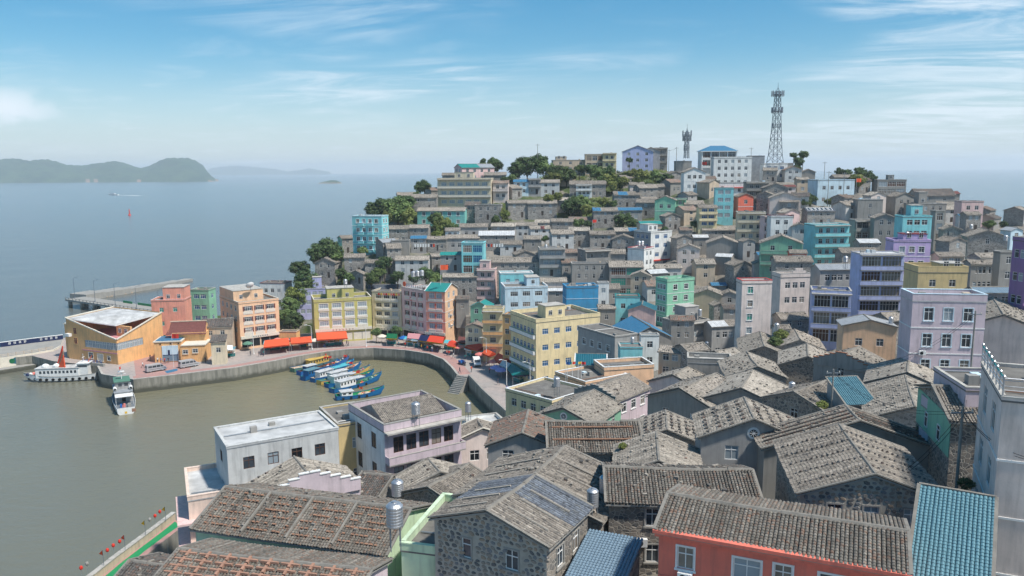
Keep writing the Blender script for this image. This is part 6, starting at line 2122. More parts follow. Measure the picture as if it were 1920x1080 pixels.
    m.build('balcony', root)
    m = MB()
    m.box(w_ * .3, w_, -.14, -.004, z1 - 1.0, z1 - .7, 'pinkg')
    m.build('string_course', root)
pier_building()
def theatre():
    A = unz(291, 680, QZ)
    Bc = unz(388, 676, QZ)
    v = Bc - A
    yaw = math.atan2(v.y, v.x)
    w_ = v.length
    root = empty('stage_house', A, yaw)
    tag(root, 'orange stage house with a curved brown roof and a mural screen on the quay', 'building')
    m = MB()
    m.box(0, w_ * .52, 0, 7, -1, 5.6, 'orr')
    m.box(w_ * .52 + .003, w_, -1.2, 6, -1, 4.6, 'orr')
    m.box(w_ * .28, w_ * .95, 4.0, 11, -1, 7.2, 'orr')
    m.build('wall', root)
    m = MB()
    m.box(-.2, w_ * .52 + .2, -.2, 7.2, 5.6, 5.85, 'cream')
    m.box(.3, w_ * .5, .3, 6.8, 5.85, 5.95, 'b')
    m.box(w_ * .52 + .21, w_ + .2, -1.4, 6.1, 4.6, 4.85, 'cream')
    m.build('flat_roof', root)
    m = MB()
    x0, x1, y0, y1 = w_ * .2, w_ * .92, 3.2, 11.6
    N = 8
    for i in range(N):
        t0, t1 = i / N, (i + 1) / N
        f = lambda t_: (y0 + (7.4 - y0) * t_, 6.9 + 2.9 * t_ ** 1.7)
        (ya, za), (yb, zb) = f(t0), f(t1)
        m.poly([(x0 - .6 + t0 * .8, ya, za), (x1 + .6 - t0 * .8, ya, za), (x1 + .6 - t1 * .8, yb, zb), (x0 - .6 + t1 * .8, yb, zb)], 'rb')
        g = lambda t_: (y1 - (y1 - 7.4) * t_, 6.9 + 2.9 * t_ ** 1.7)
        (ya, za), (yb, zb) = g(t0), g(t1)
        m.poly([(x0 - .6 + t0 * .8, ya, za), (x0 - .6 + t1 * .8, yb, zb), (x1 + .6 - t1 * .8, yb, zb), (x1 + .6 - t0 * .8, ya, za)], 'rb')
    for x, s_ in ((x0, 1), (x1, -1)):
        q = [(x, y0 + .5, 6.9), (x, y1 - .5, 6.9), (x, 7.4, 9.5)]
        m.poly(q if s_ < 0 else q[::-1], 'orr')
    m.build('roof', root)
    m = MB()
    m.tube((x0, 7.4, 9.85), (x1, 7.4, 9.85), .18, .18, 6, 'tn')
    m.build('ridge', root)
    m = MB()
    m.box(w_ * .15, w_ * .46, -.16, -.004, .3, 4.6, 'wb')
    sc_ = m.build('screen', root)
    m = MB()
    m.box(w_ * .16, w_ * .45, -.19, -.16, 1.9, 2.1, 'a_navy')
    m.box(w_ * .26, w_ * .30, -.19, -.16, 2.1, 3.4, 'a_navy')
    m.box(w_ * .16, w_ * .45, -.185, -.16, .4, 1.9, 'lbt')
    m.build('mural', sc_)
    for x, z in ((.57, 2.4), (.76, 2.6)):
        link('window', window_mesh(1.3, 1.1, 'n', 'glass', 'cream', 'white'), root, (w_ * x, -1.33, z))
    m = MB()
    m.box(-.16, -.004, 2, 5, .4, 4.6, 'a_cyan')
    m.build('side_panel', root)
    for x in (.1, .3, .45):
        link('window', window_mesh(.6, .5, 's', 'dark', None, 'orr'), root, (w_ * x, -.12, 4.85))
theatre()
# ------------------------------------------------------------------ sea wall plaza at the far left
pl_front = pxz([(-90, 682), (0, 671), (60, 662), (100, 655), (113, 648)], 4.0)
pl_back = pxz([(118, 636), (60, 643), (0, 651), (-90, 661)], 4.0)
m = MB()
m.prism(pl_front + pl_back, 0, 4.0, 'cream', 'conc')
plz = m.build('upper_plaza_pavement')
tag(plz, None, None, None, 'structure')
bw = empty('banner_wall')
tag(bw, 'low sea wall painted navy and cyan with a row of white characters', 'wall')
pb = [Vector((*p, 0)) for p in pl_back[::-1]]
for i, (a, b) in enumerate(zip(pb, pb[1:])):
    m = MB()
    c = (a + b) / 2
    m.obox((c.x, c.y, 3.99), b - a, (b - a).length + .05, .3, 1.35, 'a_cyan' if i == 0 else 'a_navy')
    m.obox((c.x, c.y, 5.34), b - a, (b - a).length + .1, .42, .16, 'white')
    m.build('wall_panel', bw)
    if i:
        an = math.atan2((b - a).y, (b - a).x)
        g = empty('lettering')
        g.parent = bw
        g.location = (a.x, a.y, 4.1)
        g.rotation_euler = (0, 0, an)
        L = (b - a).length
        marks(g, L * .25, L * .9, -.17, .35, .75, 4, 'white')
mu = empty('mural_wall')
tag(mu, 'cream retaining wall with a teal splash and round picture murals', 'wall')
pf = [Vector((*p, 0)) for p in pl_front]
def on_wall(pts, px):
    best = None
    for a, b in zip(pts, pts[1:]):
        for s_ in range(41):
            p = a + (b - a) * (s_ / 40)
            x = proj((p.x, p.y, 2.6))[0]
            if best is None or abs(x - px) < best[0]:
                best = (abs(x - px), p, (b - a).normalized())
    return best[1], best[2]
for i, (a, b) in enumerate(zip(pf, pf[1:])):
    c = (a + b) / 2
    m = MB()
    m.obox((c.x, c.y, -1), b - a, (b - a).length, .24, 5.02, 'cream')
    m.build('wall_panel', mu)
for px, rx, rz_, mt in ((32, 1.9, 1.0, 'dT'), (22, .7, .7, 'a_dgrn'), (75, .85, .85, 'terra'), (75, .7, .7, 'a_cyan'), (85, .5, .45, 'a_red'), (92, .5, .5, 'a_teal')):
    p, tt = on_wall(pf, px)
    nn = Vector((tt.y, -tt.x, 0))
    lay = .13 + .02 * (mt in ('a_cyan', 'a_dgrn'))
    m = MB()
    n = 18
    pts = []
    for i in range(n):
        a = 2 * math.pi * i / n
        k = rnd.uniform(.82, 1.1) if mt == 'dT' else 1
        q = p + nn * lay + tt * (math.cos(a) * rx * k)
        pts.append((q.x, q.y, 2.6 + math.sin(a) * rz_ * k))
    m.poly(pts, mt)
    bk = [(x - nn.x * .04, y - nn.y * .04, z) for x, y, z in pts]
    for i in range(n):
        m.poly([bk[i], bk[(i + 1) % n], pts[(i + 1) % n], pts[i]], mt)
    m.build('painted_motif', mu)
lwk = [(p.x, p.y) for p in pf[:4]]
lo_ = offset(lwk, -3.2)
m = MB()
m.prism(lwk + lo_[::-1], -4, 1.2, 'seawall', 'conc')
tag(m.build('lower_walkway_path'), None, None, None, 'structure')
fe = empty('timber_fence')
tag(fe, 'rustic post and rail fence on top of the mural wall', 'fence')
for a, b in zip(pf[:-1], pf[1:-1]):
    L = (b - a).length
    n = max(2, int(L / 1.7))
    for i in range(n):
        p = a + (b - a) * (i / n)
        m = MB()
        m.tube((p.x, p.y, 3.9), (p.x, p.y, 5.1), .10, .08, 6, 'tn')
        m.build('post', fe)
    for z in (4.4, 4.8):
        m = MB()
        m.tube((a.x, a.y, z), (b.x, b.y, z), .06, .06, 5, 'tn')
        m.build('rail', fe)
# sail sculpture
p = unz(112, 688, QZ)
r0 = empty('sail_sculpture', p, R(-15))
tag(r0, 'tall orange-red sail-shaped sculpture beside the pier hall', 'sculpture')
for i, (mt, dx, hh) in enumerate((('a_red', 0, 5.8), ('terra', .9, 4.6), ('a_org', 1.7, 3.5))):
    m = MB()
    q = [(-1.2 + dx, 0, 0), (.9 + dx, 0, 0), (.9 + dx * .6 + .5, 0, hh), ]
    q2 = [(x, .35, z) for x, y, z in q]
    m.poly(q, mt)
    m.poly(q2[::-1], mt)
    for k in range(3):
        m.poly([q[k], q2[k], q2[(k + 1) % 3], q[(k + 1) % 3]], mt)
    s_ = m.build('sail', r0)
    s_.location = (0, -i * .5, 0)
p = unz(150, 684, QZ)
r0 = empty('character_sign', p, R(-18))
tag(r0, 'low grey plinth carrying a row of standing blue characters before the pier hall', 'sign')
m = MB()
m.box(0, 8, 0, .7, 0, .8, 'conc')
m.build('plinth', r0)
marks(r0, .5, 7.6, .3, .82, 1.0, 6, 'a_blue')
# low orange wall behind the quay plaza
a, b = unz(243, 612, QZ), unz(286, 603, QZ)
m = MB()
m.obox(((a + b) / 2).to_tuple(), b - a, (b - a).length, .4, 1.3, 'orr')
lw = m.build('low_wall')
tag(lw, 'low orange boundary wall at the back of the pier plaza', 'wall')
# ------------------------------------------------------------------ jetty and breakwater
JZ = 3.4
ja, jb = unz(122, 561, JZ), unz(292, 586, JZ)
jd = (jb - ja)
L = jd.length
yaw = math.atan2(jd.y, jd.x)
jt = empty('concrete_jetty', (ja.x, ja.y, 0), yaw)
tag(jt, 'concrete jetty on piers reaching out behind the salmon block', 'jetty')
m = MB()
m.box(0, L, 0, 8, JZ - .7, JZ, 'conc')
m.build('deck', jt)
for i in range(7):
    for y in (.6, 7.2):
        m = MB()
        x = L * (i + .3) / 7
        m.box(x - .7, x + .7, y - .5, y + .5, -3, JZ - .7, 'seawall')
        m.build('pier', jt)
for i in range(24):
    m = MB()
    x = L * i / 24
    m.box(x, x + .2, .05, .25, JZ, JZ + .8, 'conc')
    m.build('railing_post', jt)
m = MB()
m.box(0, L, .08, .2, JZ + .6, JZ + .72, 'conc')
m.build('railing', jt)
for x0, x1 in ((.48, .58), (.64, .96)):
    m = MB()
    m.box(L * x0, L * x1, 7.0, 7.15, JZ, JZ + .9, 'a_grn')
    nb = m.build('green_barrier', jt)
# rubble breakwater
ba = [unz(x, y, 1.5) for x, y in ((150, 556), (180, 551), (230, 543), (285, 534), (330, 526), (352, 521))]
bwk = empty('stone_breakwater', (ba[0].x, ba[0].y, 0))
tag(bwk, 'long rubble breakwater tapering away into the sea', 'breakwater')
m = MB()
for i, (a, b) in enumerate(zip(ba, ba[1:])):
    m.obox(((a + b) / 2 - ba[0] + Vector((0, 0, -1.8 + ba[0].z))).to_tuple(), b - a, (b - a).length + 2, 10 - i * 1.4, 3.0 - i * .42, 'conc')
m.build('core', bwk)
rkm = []
for q in range(5):
    m = MB()
    m.lathe([(.3, -.4), (.62, -.1), (.5, .3), (.2, .5)], 6, 'stone_a' if q % 2 else 'stone_c')
    m.v = [(x * rnd.uniform(.7, 1.3), y * rnd.uniform(.7, 1.3), z * rnd.uniform(.7, 1.3)) for x, y, z in m.v]
    rkm.append(m.mesh('boulder'))
for i in range(240):
    t_ = rnd.random() ** 1.2 * (len(ba) - 1)
    k = min(int(t_), len(ba) - 2)
    p = ba[k] + (ba[k + 1] - ba[k]) * (t_ - k)
    wd_ = 6.0 * (1 - t_ / 5.4)
    u = (ba[k + 1] - ba[k]).normalized()
    off = rnd.uniform(-1, 1)
    q = link('boulder', rnd.choice(rkm), bwk)
    q.location = (p.x - u.y * off * wd_ - ba[0].x, p.y + u.x * off * wd_ - ba[0].y, 1.0 - abs(off) * 1.0 - t_ * .15)
    s_ = rnd.uniform(.7, 1.6)
    q.scale = (s_, s_, s_)
    q.rotation_euler = (rnd.random(), rnd.random(), rnd.random() * 6)
LAMPS = []
def lamp(p, hgt, arm, label, mat='ironblue', az=0):
    r0 = empty('street_lamp', p, az)
    tag(r0, label, 'lamp', 'street lamps')
    m = MB()
    m.tube((0, 0, 0), (0, 0, hgt), .11, .06, 8, mat)
    m.lathe([(.2, 0), (.2, .25), (.12, .4)], 8, mat)
    m.build('pole', r0)
    m = MB()
    m.tube((0, 0, hgt - .1), (arm, 0, hgt + .35), .05, .04, 6, mat)
    m.build('arm', r0)
    m = MB()
    m.box(arm - .1, arm + .65, -.14, .14, hgt + .3, hgt + .42, mat)
    m.box(arm, arm + .6, -.1, .1, hgt + .27, hgt + .3, 'white')
    m.build('lamp_head', r0)
for i, (px, py, hh) in enumerate(((138, 560, 8.5), (176, 566, 8.5), (214, 573, 8.5), (254, 580, 8.5), (296, 585, 8))):
    p = unz(px, py, JZ)
    lamp((p.x, p.y + 1, JZ), hh, 1.4, ('first', 'second', 'third', 'fourth', 'fifth')[i] + ' lamp post along the jetty, counted from its seaward end')
for px, py, hh, lb in ((585, 655, 7, 'white street lamp beside the orange awning of the olive building'), (687, 650, 7, 'street lamp on the quay between the olive and cream buildings'),
                       (912, 682, 7, 'street lamp among the parasols on the bend of the quay road'), (950, 730, 7, 'street lamp at the corner of the teal market canopy'), (994, 735, 7, 'street lamp in front of the yellow hotel block'),
                       (476, 664, 7, 'street lamp in front of the apricot guesthouse')):
    p = unz(px, py, QZ)
    lamp((p.x, p.y, QZ), hh, 1.2, lb, 'white', R(200))
# ------------------------------------------------------------------ boats
def hull(L, B, D, up_b, up_s, mat, deck, trim, bottom=None):
    NS = 14
    hm, dm, tm = MB(), MB(), MB()
    st = []
    for i in range(NS + 1):
        t_ = i / NS
        b = B / 2 * (.78 + .22 * min(1, t_ / .35)) if t_ < .55 else B / 2 * max(0.03, 1 - ((t_ - .55) / .45) ** 2.1)
        z = D + up_b * max(0, (t_ - .45) / .55) ** 2 + up_s * max(0, (.25 - t_) / .25) ** 1.5
        x = L * t_
        kz = -.5 + max(0, (t_ - .82) / .18) ** 2 * (z + .3)
        st.append((x, b, z, kz))
    def sec(s_):
        x, b, z, kz = s_
        return [(x, -b, z), (x, -b * .93, z * .35 + kz * .4), (x, -b * .5, kz), (x, b * .5, kz), (x, b * .93, z * .35 + kz * .4), (x, b, z)]
    for a, b in zip(st, st[1:]):
        A, Bq = sec(a), sec(b)
        for k in range(5):
            hm.poly([A[k], A[k + 1], Bq[k + 1], Bq[k]][::-1], mat if k in (0, 4) else (bottom or mat))
        dz = .35
        dm.poly([(a[0], -a[1] * .97, a[2] - dz), (b[0], -b[1] * .97, b[2] - dz), (b[0], b[1] * .97, b[2] - dz), (a[0], a[1] * .97, a[2] - dz)], deck)
        for s_ in (-1, 1):
            q = [(a[0], s_ * a[1], a[2]), (b[0], s_ * b[1], b[2]), (b[0], s_ * b[1] * .97, b[2] - dz), (a[0], s_ * a[1] * .97, a[2] - dz)]
            dm.poly(q if s_ > 0 else q[::-1], deck)
            tm.tube((a[0], s_ * a[1], a[2]), (b[0], s_ * b[1], b[2]), .055, .055, 5, trim)
    hm.poly(sec(st[0])[::-1], mat)
    return hm, dm, tm, st
def place_boat(name, sp, bp, z=0):
    A, Bq = unz(*sp, z), unz(*bp, z)
    v = Bq - A
    return empty(name, (A.x, A.y, 0), math.atan2(v.y, v.x)), v.length
FLAG = {}
def flag_mesh(mat, w_=.9, h_=.55):
    if (mat, w_) not in FLAG:
        m = MB()
        n = 6
        for i in range(n):
            x0, x1 = w_ * i / n, w_ * (i + 1) / n
            y0, y1 = .08 * math.sin(i * 1.2), .08 * math.sin((i + 1) * 1.2)
            m.poly([(x0, y0, 0), (x1, y1, -.03), (x1, y1, h_ - .03), (x0, y0, h_)], mat)
        FLAG[(mat, w_)] = m.mesh('flag')
    return FLAG[(mat, w_)]
def fishing_boat(sp, bp, hullm, deckm, cabm, cab, label, beam=2.7, mast=3.5, flag='flagr', bow=1.2, trim='hullb', roofm='mt', awn=None):
    root, L = place_boat('fishing_boat', sp, bp)
    tag(root, label, 'boat', 'fishing boats moored side by side in the basin')
    hm, dm, tm, st = hull(L, beam, .95, bow, .25, hullm, deckm, trim)
    hm.build('hull', root)
    dm.build('deck', root)
    tm.build('gunwale', root)
    if cab:
        c0, c1, ch = cab
        x0, x1, b = L * c0, L * c1, beam * .36
        m = MB()
        m.box(x0, x1, -b, b, .6, .6 + ch, cabm)
        cb = m.build('cabin', root)
        m = MB()
        m.box(x0 - .25, x1 + .35, -b - .2, b + .2, .6 + ch, .6 + ch + .1, roofm)
        m.build('cabin_roof', cb)
        n = max(2, int((x1 - x0) / .9))
        for i in range(n):
            for s_ in (-1, 1):
                m = MB()
                xa = x0 + (x1 - x0) * (i + .25) / n
                m.box(xa, xa + (x1 - x0) / n * .5, min(s_ * b, s_ * (b + .02)), max(s_ * b, s_ * (b + .02)), .6 + ch * .5, .6 + ch * .82, 'glass')
                m.build('window', cb)
    if awn:
        a0, a1, am = awn
        m = MB()
        m.box(L * a0, L * a1, -beam * .4, beam * .4, 2.35, 2.45, am)
        m.build('awning', root)
        for x in (a0 + .01, a1 - .01):
            for s_ in (-1, 1):
                m = MB()
                m.tube((L * x, s_ * beam * .38, .7), (L * x, s_ * beam * .38, 2.36), .04, .04, 5, 'conc')
                m.build('awning_post', root)
    m = MB()
    m.tube((L * .55, 0, .5), (L * .55, 0, mast), .06, .035, 6, 'terra')
    m.build('mast', root)
    f = link('flag', flag_mesh(flag), root, (L * .55, 0, mast - .7), R(150))
    m = MB()
    m.tube((L * .97, 0, .8 + bow * .9), (L * .985, 0, 1.9 + bow), .05, .03, 5, 'bark')
    m.build('stem_post', root)
    fm = ['a_pink', 'a_org', 'white', 'a_teal', 'tn', 'a_dgrn', 'hully']
    for i in range(11):
        m = MB()
        x = L * rnd.uniform(.5, .88)
        y = rnd.uniform(-.7, .7) * (1 if x < L * .75 else .4)
        z = .62 + bow * max(0, (x / L - .45) / .55) ** 2
        if i % 2:
            m.lathe([(.05, 0), (.24, .1), (.26, .25), (.1, .42)], 7, rnd.choice(fm), (x, y, z))
        else:
            m.box(x - .3, x + .3, y - .22, y + .22, z, z + .3, rnd.choice(fm))
        m.build('crate' if i % 2 == 0 else 'float', root)
    for i in range(3):
        m = MB()
        x = L * (.5 + .13 * i)
        z = .6 + bow * max(0, (x / L - .45) / .55) ** 2
        m.lathe([(.75, 0), (.7, .18), (.42, .36), (.1, .44)], 9, rnd.choice(('a_dgrn', 'dT', 'tn', 'wood', 'maroon')), (x, rnd.uniform(-.25, .25), z))
        m.v = [(a * 1 + rnd.uniform(-.08, .08), b + rnd.uniform(-.08, .08), c + rnd.uniform(0, .06)) for a, b, c in m.v]
        m.build('net_heap', root)
    m = MB()
    m.tube((L * .97, 0, 1.0 + bow), (L * .55, 0, mast - .1), .02, .02, 4, 'dark')
    m.tube((L * .55, 0, mast - .1), (L * .05, 0, 1.4), .02, .02, 4, 'dark')
    m.build('rigging', root)
    for i in range(4):
        m = MB()
        x = L * (.12 + .16 * i)
        yb = -beam / 2 * .97
        m.lathe([(.16, -.08), (.3, -.08), (.3, .08), (.16, .08)], 10, 'rubber')
        t_ = m.build('tyre', root)
        t_.location = (x, yb - .08, .45)
        t_.rotation_euler = (R(90), 0, 0)
    return root
B_ = fishing_boat
B_((630, 750), (721, 738), 'hullb', 'a_grn', 'white', (.10, .32, 1.35), 'blue fishing boat with green deck and low white cabin, nearest of the moored boats', 2.9, 2.6, 'a_org')
B_((622, 737), (716, 711), 'hullb', 'hullg', 'white', (.12, .42, 1.9), 'blue fishing boat with a tall white wheelhouse second from the open water', 3.0, 4.0, awn=(.44, .6, 'mt'))
B_((612, 727), (702, 706), 'hullb', 'a_grn', 'white', (.12, .42, 2.0), 'white-cabined blue boat with a green net heap, third from the open water', 2.9, 5.5, awn=(.43, .58, 'mt'))
B_((598, 722), (694, 698), 'hully', 'hullg', 'white', (.2, .5, 1.9), 'yellow-sterned boat with white cabin jammed in the middle of the moored group', 2.7, 6.5)
B_((586, 717), (678, 691), 'hullb', 'tn', 'white', (.1, .36, 1.8), 'blue boat with a pale roofed cabin and a blue flag at the bow', 2.7, 4.5, 'a_blue', awn=(.4, .7, 'a_cyan'))
B_((568, 714), (664, 686), 'hullb', 'a_cyan', 'hullb', (.06, .26, 1.9), 'blue boat with a blue box cabin at its stern', 2.8, 4.8, roofm='bt')
B_((560, 704), (655, 680), 'a_blue', 'wood', 'hullb', (.12, .3, 1.5), 'dark decked blue boat lying against the blue box cabin boat', 2.6, 3.6)
B_((548, 698), (662, 670), 'hullg', 'tn', 'hully', (.25, .55, 1.7), 'grey-green hulled boat with an ochre cabin, white stripe and high bow', 2.9, 3.2, bow=1.9, roofm='hully')
B_((541, 691), (650, 664), 'hullg', 'hullg', 'hully', (.32, .72, 1.9), 'grey-green boat with a long ochre cabin near the quay wall', 2.9, 3.4, roofm='hullg')
B_((534, 690), (632, 662), 'hully', 'hullg', 'hully', (.05, .2, 2.0), 'ochre boat tight against the quay wall, innermost of the moored boats', 2.7, 3.0, roofm='hully', awn=(.3, .65, 'hully'))
def ferry():
    root, L = place_boat('ferry', (184, 710), (46, 715))
    tag(root, 'white passenger ferry with a row of windows moored before the pier hall', 'ferry')
    hm, dm, tm, st = hull(L, 4.6, 1.5, .9, .5, 'white', 'conc', 'conc', 'mg_')
    hm.build('hull', root)
    dm.build('deck', root)
    tm.build('gunwale', root)
    m = MB()
    m.box(L * .22, L * .80, -1.8, 1.8, 1.1, 3.6, 'white')
    cb = m.build('cabin', root)
    m = MB()
    m.box(L * .21, L * .81, -1.95, 1.95, 3.6, 3.72, 'whiteroof')
    m.build('cabin_roof', cb)
    for i in range(10):
        for s_ in (-1, 1):
            m = MB()
            x = L * (.25 + .052 * i)
            y0 = s_ * 1.8
            m.box(x, x + .55, min(y0, y0 + s_ * .03), max(y0, y0 + s_ * .03), 2.3, 3.0, 'glass')
            m.build('window', cb)
    m = MB()
    m.box(L * .1, L * .24, -1.5, 1.5, 1.2, 4.6, 'white')
    wh = m.build('wheelhouse', root)
    m = MB()
    m.box(L * .08, L * .25, -1.7, 1.7, 4.6, 4.75, 'white')
    m.box(L * .105, L * .235, -1.53, 1.53, 3.7, 4.25, 'glass')
    m.build('wheelhouse_window', wh)
    for x in (.55, .7):
        m = MB()
        m.lathe([(.9, 0), (.95, .35), (.6, .75), (.1, .9)], 12, 'white', (L * x, 0, 3.72))
        m.build('life_raft', root)
    m = MB()
    m.tube((L * .18, 0, 4.7), (L * .18, 0, 7.0), .07, .04, 6, 'white')
    m.box(L * .18 - .05, L * .18 + .05, -.8, .8, 6.0, 6.1, 'white')
    m.build('mast', root)
    m = MB()
    m.tube((L * .12, 0, 4.7), (L * .06, 0, 6.4), .12, .1, 6, 'a_org')
    m.build('davit', root)
    for i in range(11):
        m = MB()
        m.lathe([(.2, -.1), (.38, -.1), (.38, .1), (.2, .1)], 12, 'rubber')
        t_ = m.build('tyre', root)
        x = L * (.03 + .088 * i)
        k = min(range(len(st)), key=lambda q: abs(st[q][0] - x))
        t_.location = (x, st[k][1] + .08, .75)
        t_.rotation_euler = (R(90), 0, 0)
        q = t_.copy()
        col.objects.link(q)
        q.location.y = -q.location.y
    for i in range(3):
        m = MB()
        m.lathe([(.1, 0), (.5, .1), (.45, .5), (.1, .7)], 8, ('a_pink', 'white', 'a_navy')[i], (L * .88 + i * .5, (i - 1) * .6, 1.6))
        m.build('float', root)
ferry()
def patrol():
    root, L = place_boat('patrol_boat', (237, 777), (228, 738))
    tag(root, 'pale grey workboat with an open aft deck lying off the quay corner', 'boat')
    hm, dm, tm, st = hull(L, 4.8, 1.5, .8, .1, 'white', 'galv', 'white', 'mg_')
    hm.build('hull', root)
    dm.build('deck', root)
    tm.build('gunwale', root)
    m = MB()
    m.box(L * .36, L * .78, -1.9, 1.9, 1.0, 3.5, 'gp')
    cb = m.build('cabin', root)
    m = MB()
    m.box(L * .35, L * .8, -2.05, 2.05, 3.5, 3.62, 'mg_')
    m.build('cabin_roof', cb)
    m = MB()
    m.box(L * .5, L * .74, -1.6, 1.6, 3.62, 5.4, 'gp')
    wh = m.build('wheelhouse', root)
    m = MB()
    m.box(L * .48, L * .76, -1.8, 1.8, 5.4, 5.55, 'hullg')
    m.build('wheelhouse_roof', wh)
    for y in (-1.2, .1):
        m = MB()
        m.box(L * .5 - .03, L * .5 - .001, y, y + .8, 4.3, 5.0, 'glass')
        m.build('window', wh)
    m = MB()
    m.box(L * .36 - .03, L * .36 - .001, -.4, .4, 1.2, 3.1, 'dark')
    m.build('door', cb)
    m = MB()
    m.box(L * .2, L * .36, -1.9, 1.9, 3.1, 3.2, 'white')
    m.build('aft_canopy', root)
    for y in (-1.8, 1.8):
        m = MB()
        m.tube((L * .21, y, 1.1), (L * .21, y, 3.1), .05, .05, 6, 'white')
        m.build('canopy_post', root)
    m = MB()
    m.tube((L * .62, 0, 5.5), (L * .62, 0, 8.2), .09, .05, 8, 'white')
    m.box(L * .62 - .08, L * .62 + .08, -1.0, 1.0, 6.7, 6.8, 'white')
    m.box(L * .6, L * .64, -.7, .7, 7.3, 7.45, 'white')
    m.build('mast', root)
    link('flag', flag_mesh('flagr', 1.1, .7), root, (L * .62, 0, 8.0), R(160))
    for y, mt in ((-.9, 'conc'), (.3, 'a_pink'), (.7, 'a_blue')):
        m = MB()
        m.box(L * .1, L * .1 + .9, y - .35, y + .35, 1.16, 1.9, mt)
        m.build('deck_locker', root)
    for y in (1.9, -1.9):
        m = MB()
        m.lathe([(.3, -.7), (.42, -.6), (.42, .6), (.3, .7)], 10, 'white')
        q = m.build('life_raft', root)
        q.location = (L * .45, y * .9, 4.1)
        q.rotation_euler = (0, R(90), 0)
    for i in range(6):
        m = MB()
        m.lathe([(.2, -.1), (.38, -.1), (.38, .1), (.2, .1)], 12, 'rubber')
        q = m.build('tyre', root)
        q.location = (L * (.1 + .12 * i), 2.42, .8)
        q.rotation_euler = (R(90), 0, 0)
    m = MB()
    m.box(-.03, -.001, -2.0, -1.2, .4, 1.2, 'terra')
    m.box(-.03, -.001, -.2, .3, .2, .7, 'a_yel')
    m.build('stern_marking', root)
patrol()
# speedboat with its wake, channel buoy, skiffs under the jetty
root, L = place_boat('speedboat', (222, 366), (203, 365.5))
hm, dm, tm, st = hull(L, 6, 2, 1.5, 0, 'white', 'conc', 'white')
hm.build('hull', root)
m = MB()
m.box(L * .3, L * .6, -1.8, 1.8, 1.8, 4.5, 'white')
m.build('cabin', root)
m = MB()
m.poly([(-2, -1.5, .05), (-95, -9, .05), (-95, 9, .05), (-2, 1.5, .05)], 'white')
m.build('wake', root)
tag(root, 'small white motorboat trailing a wake far out in the channel', 'boat')
p = unz(243, 404, 0)
root = empty('channel_buoy', (p.x, p.y, 0))
tag(root, 'slim red channel buoy standing alone in the open bay', 'buoy')
m = MB()
m.lathe([(1.6, -1), (1.9, 0), (1.7, 1.2), (.7, 1.8)], 12, 'flagr')
m.build('float', root)
m = MB()
m.lathe([(.7, 1.6), (.55, 6.0), (.9, 6.2), (.2, 8.2)], 10, 'flagr')
m.build('tower', root)
for i, (a, b, mt) in enumerate((((222, 578), (240, 580), 'a_blue'), ((262, 583), (280, 586), 'hullb'))):
    root, L = place_boat('skiff', a, b)
    hm, dm, tm, st = hull(L, 2, .7, .4, 0, mt, 'wood', 'white')
    hm.build('hull', root)
    dm.build('deck', root)
    tag(root, ('small blue skiff under the outer half of the jetty', 'small blue skiff under the landward half of the jetty')[i], 'boat')
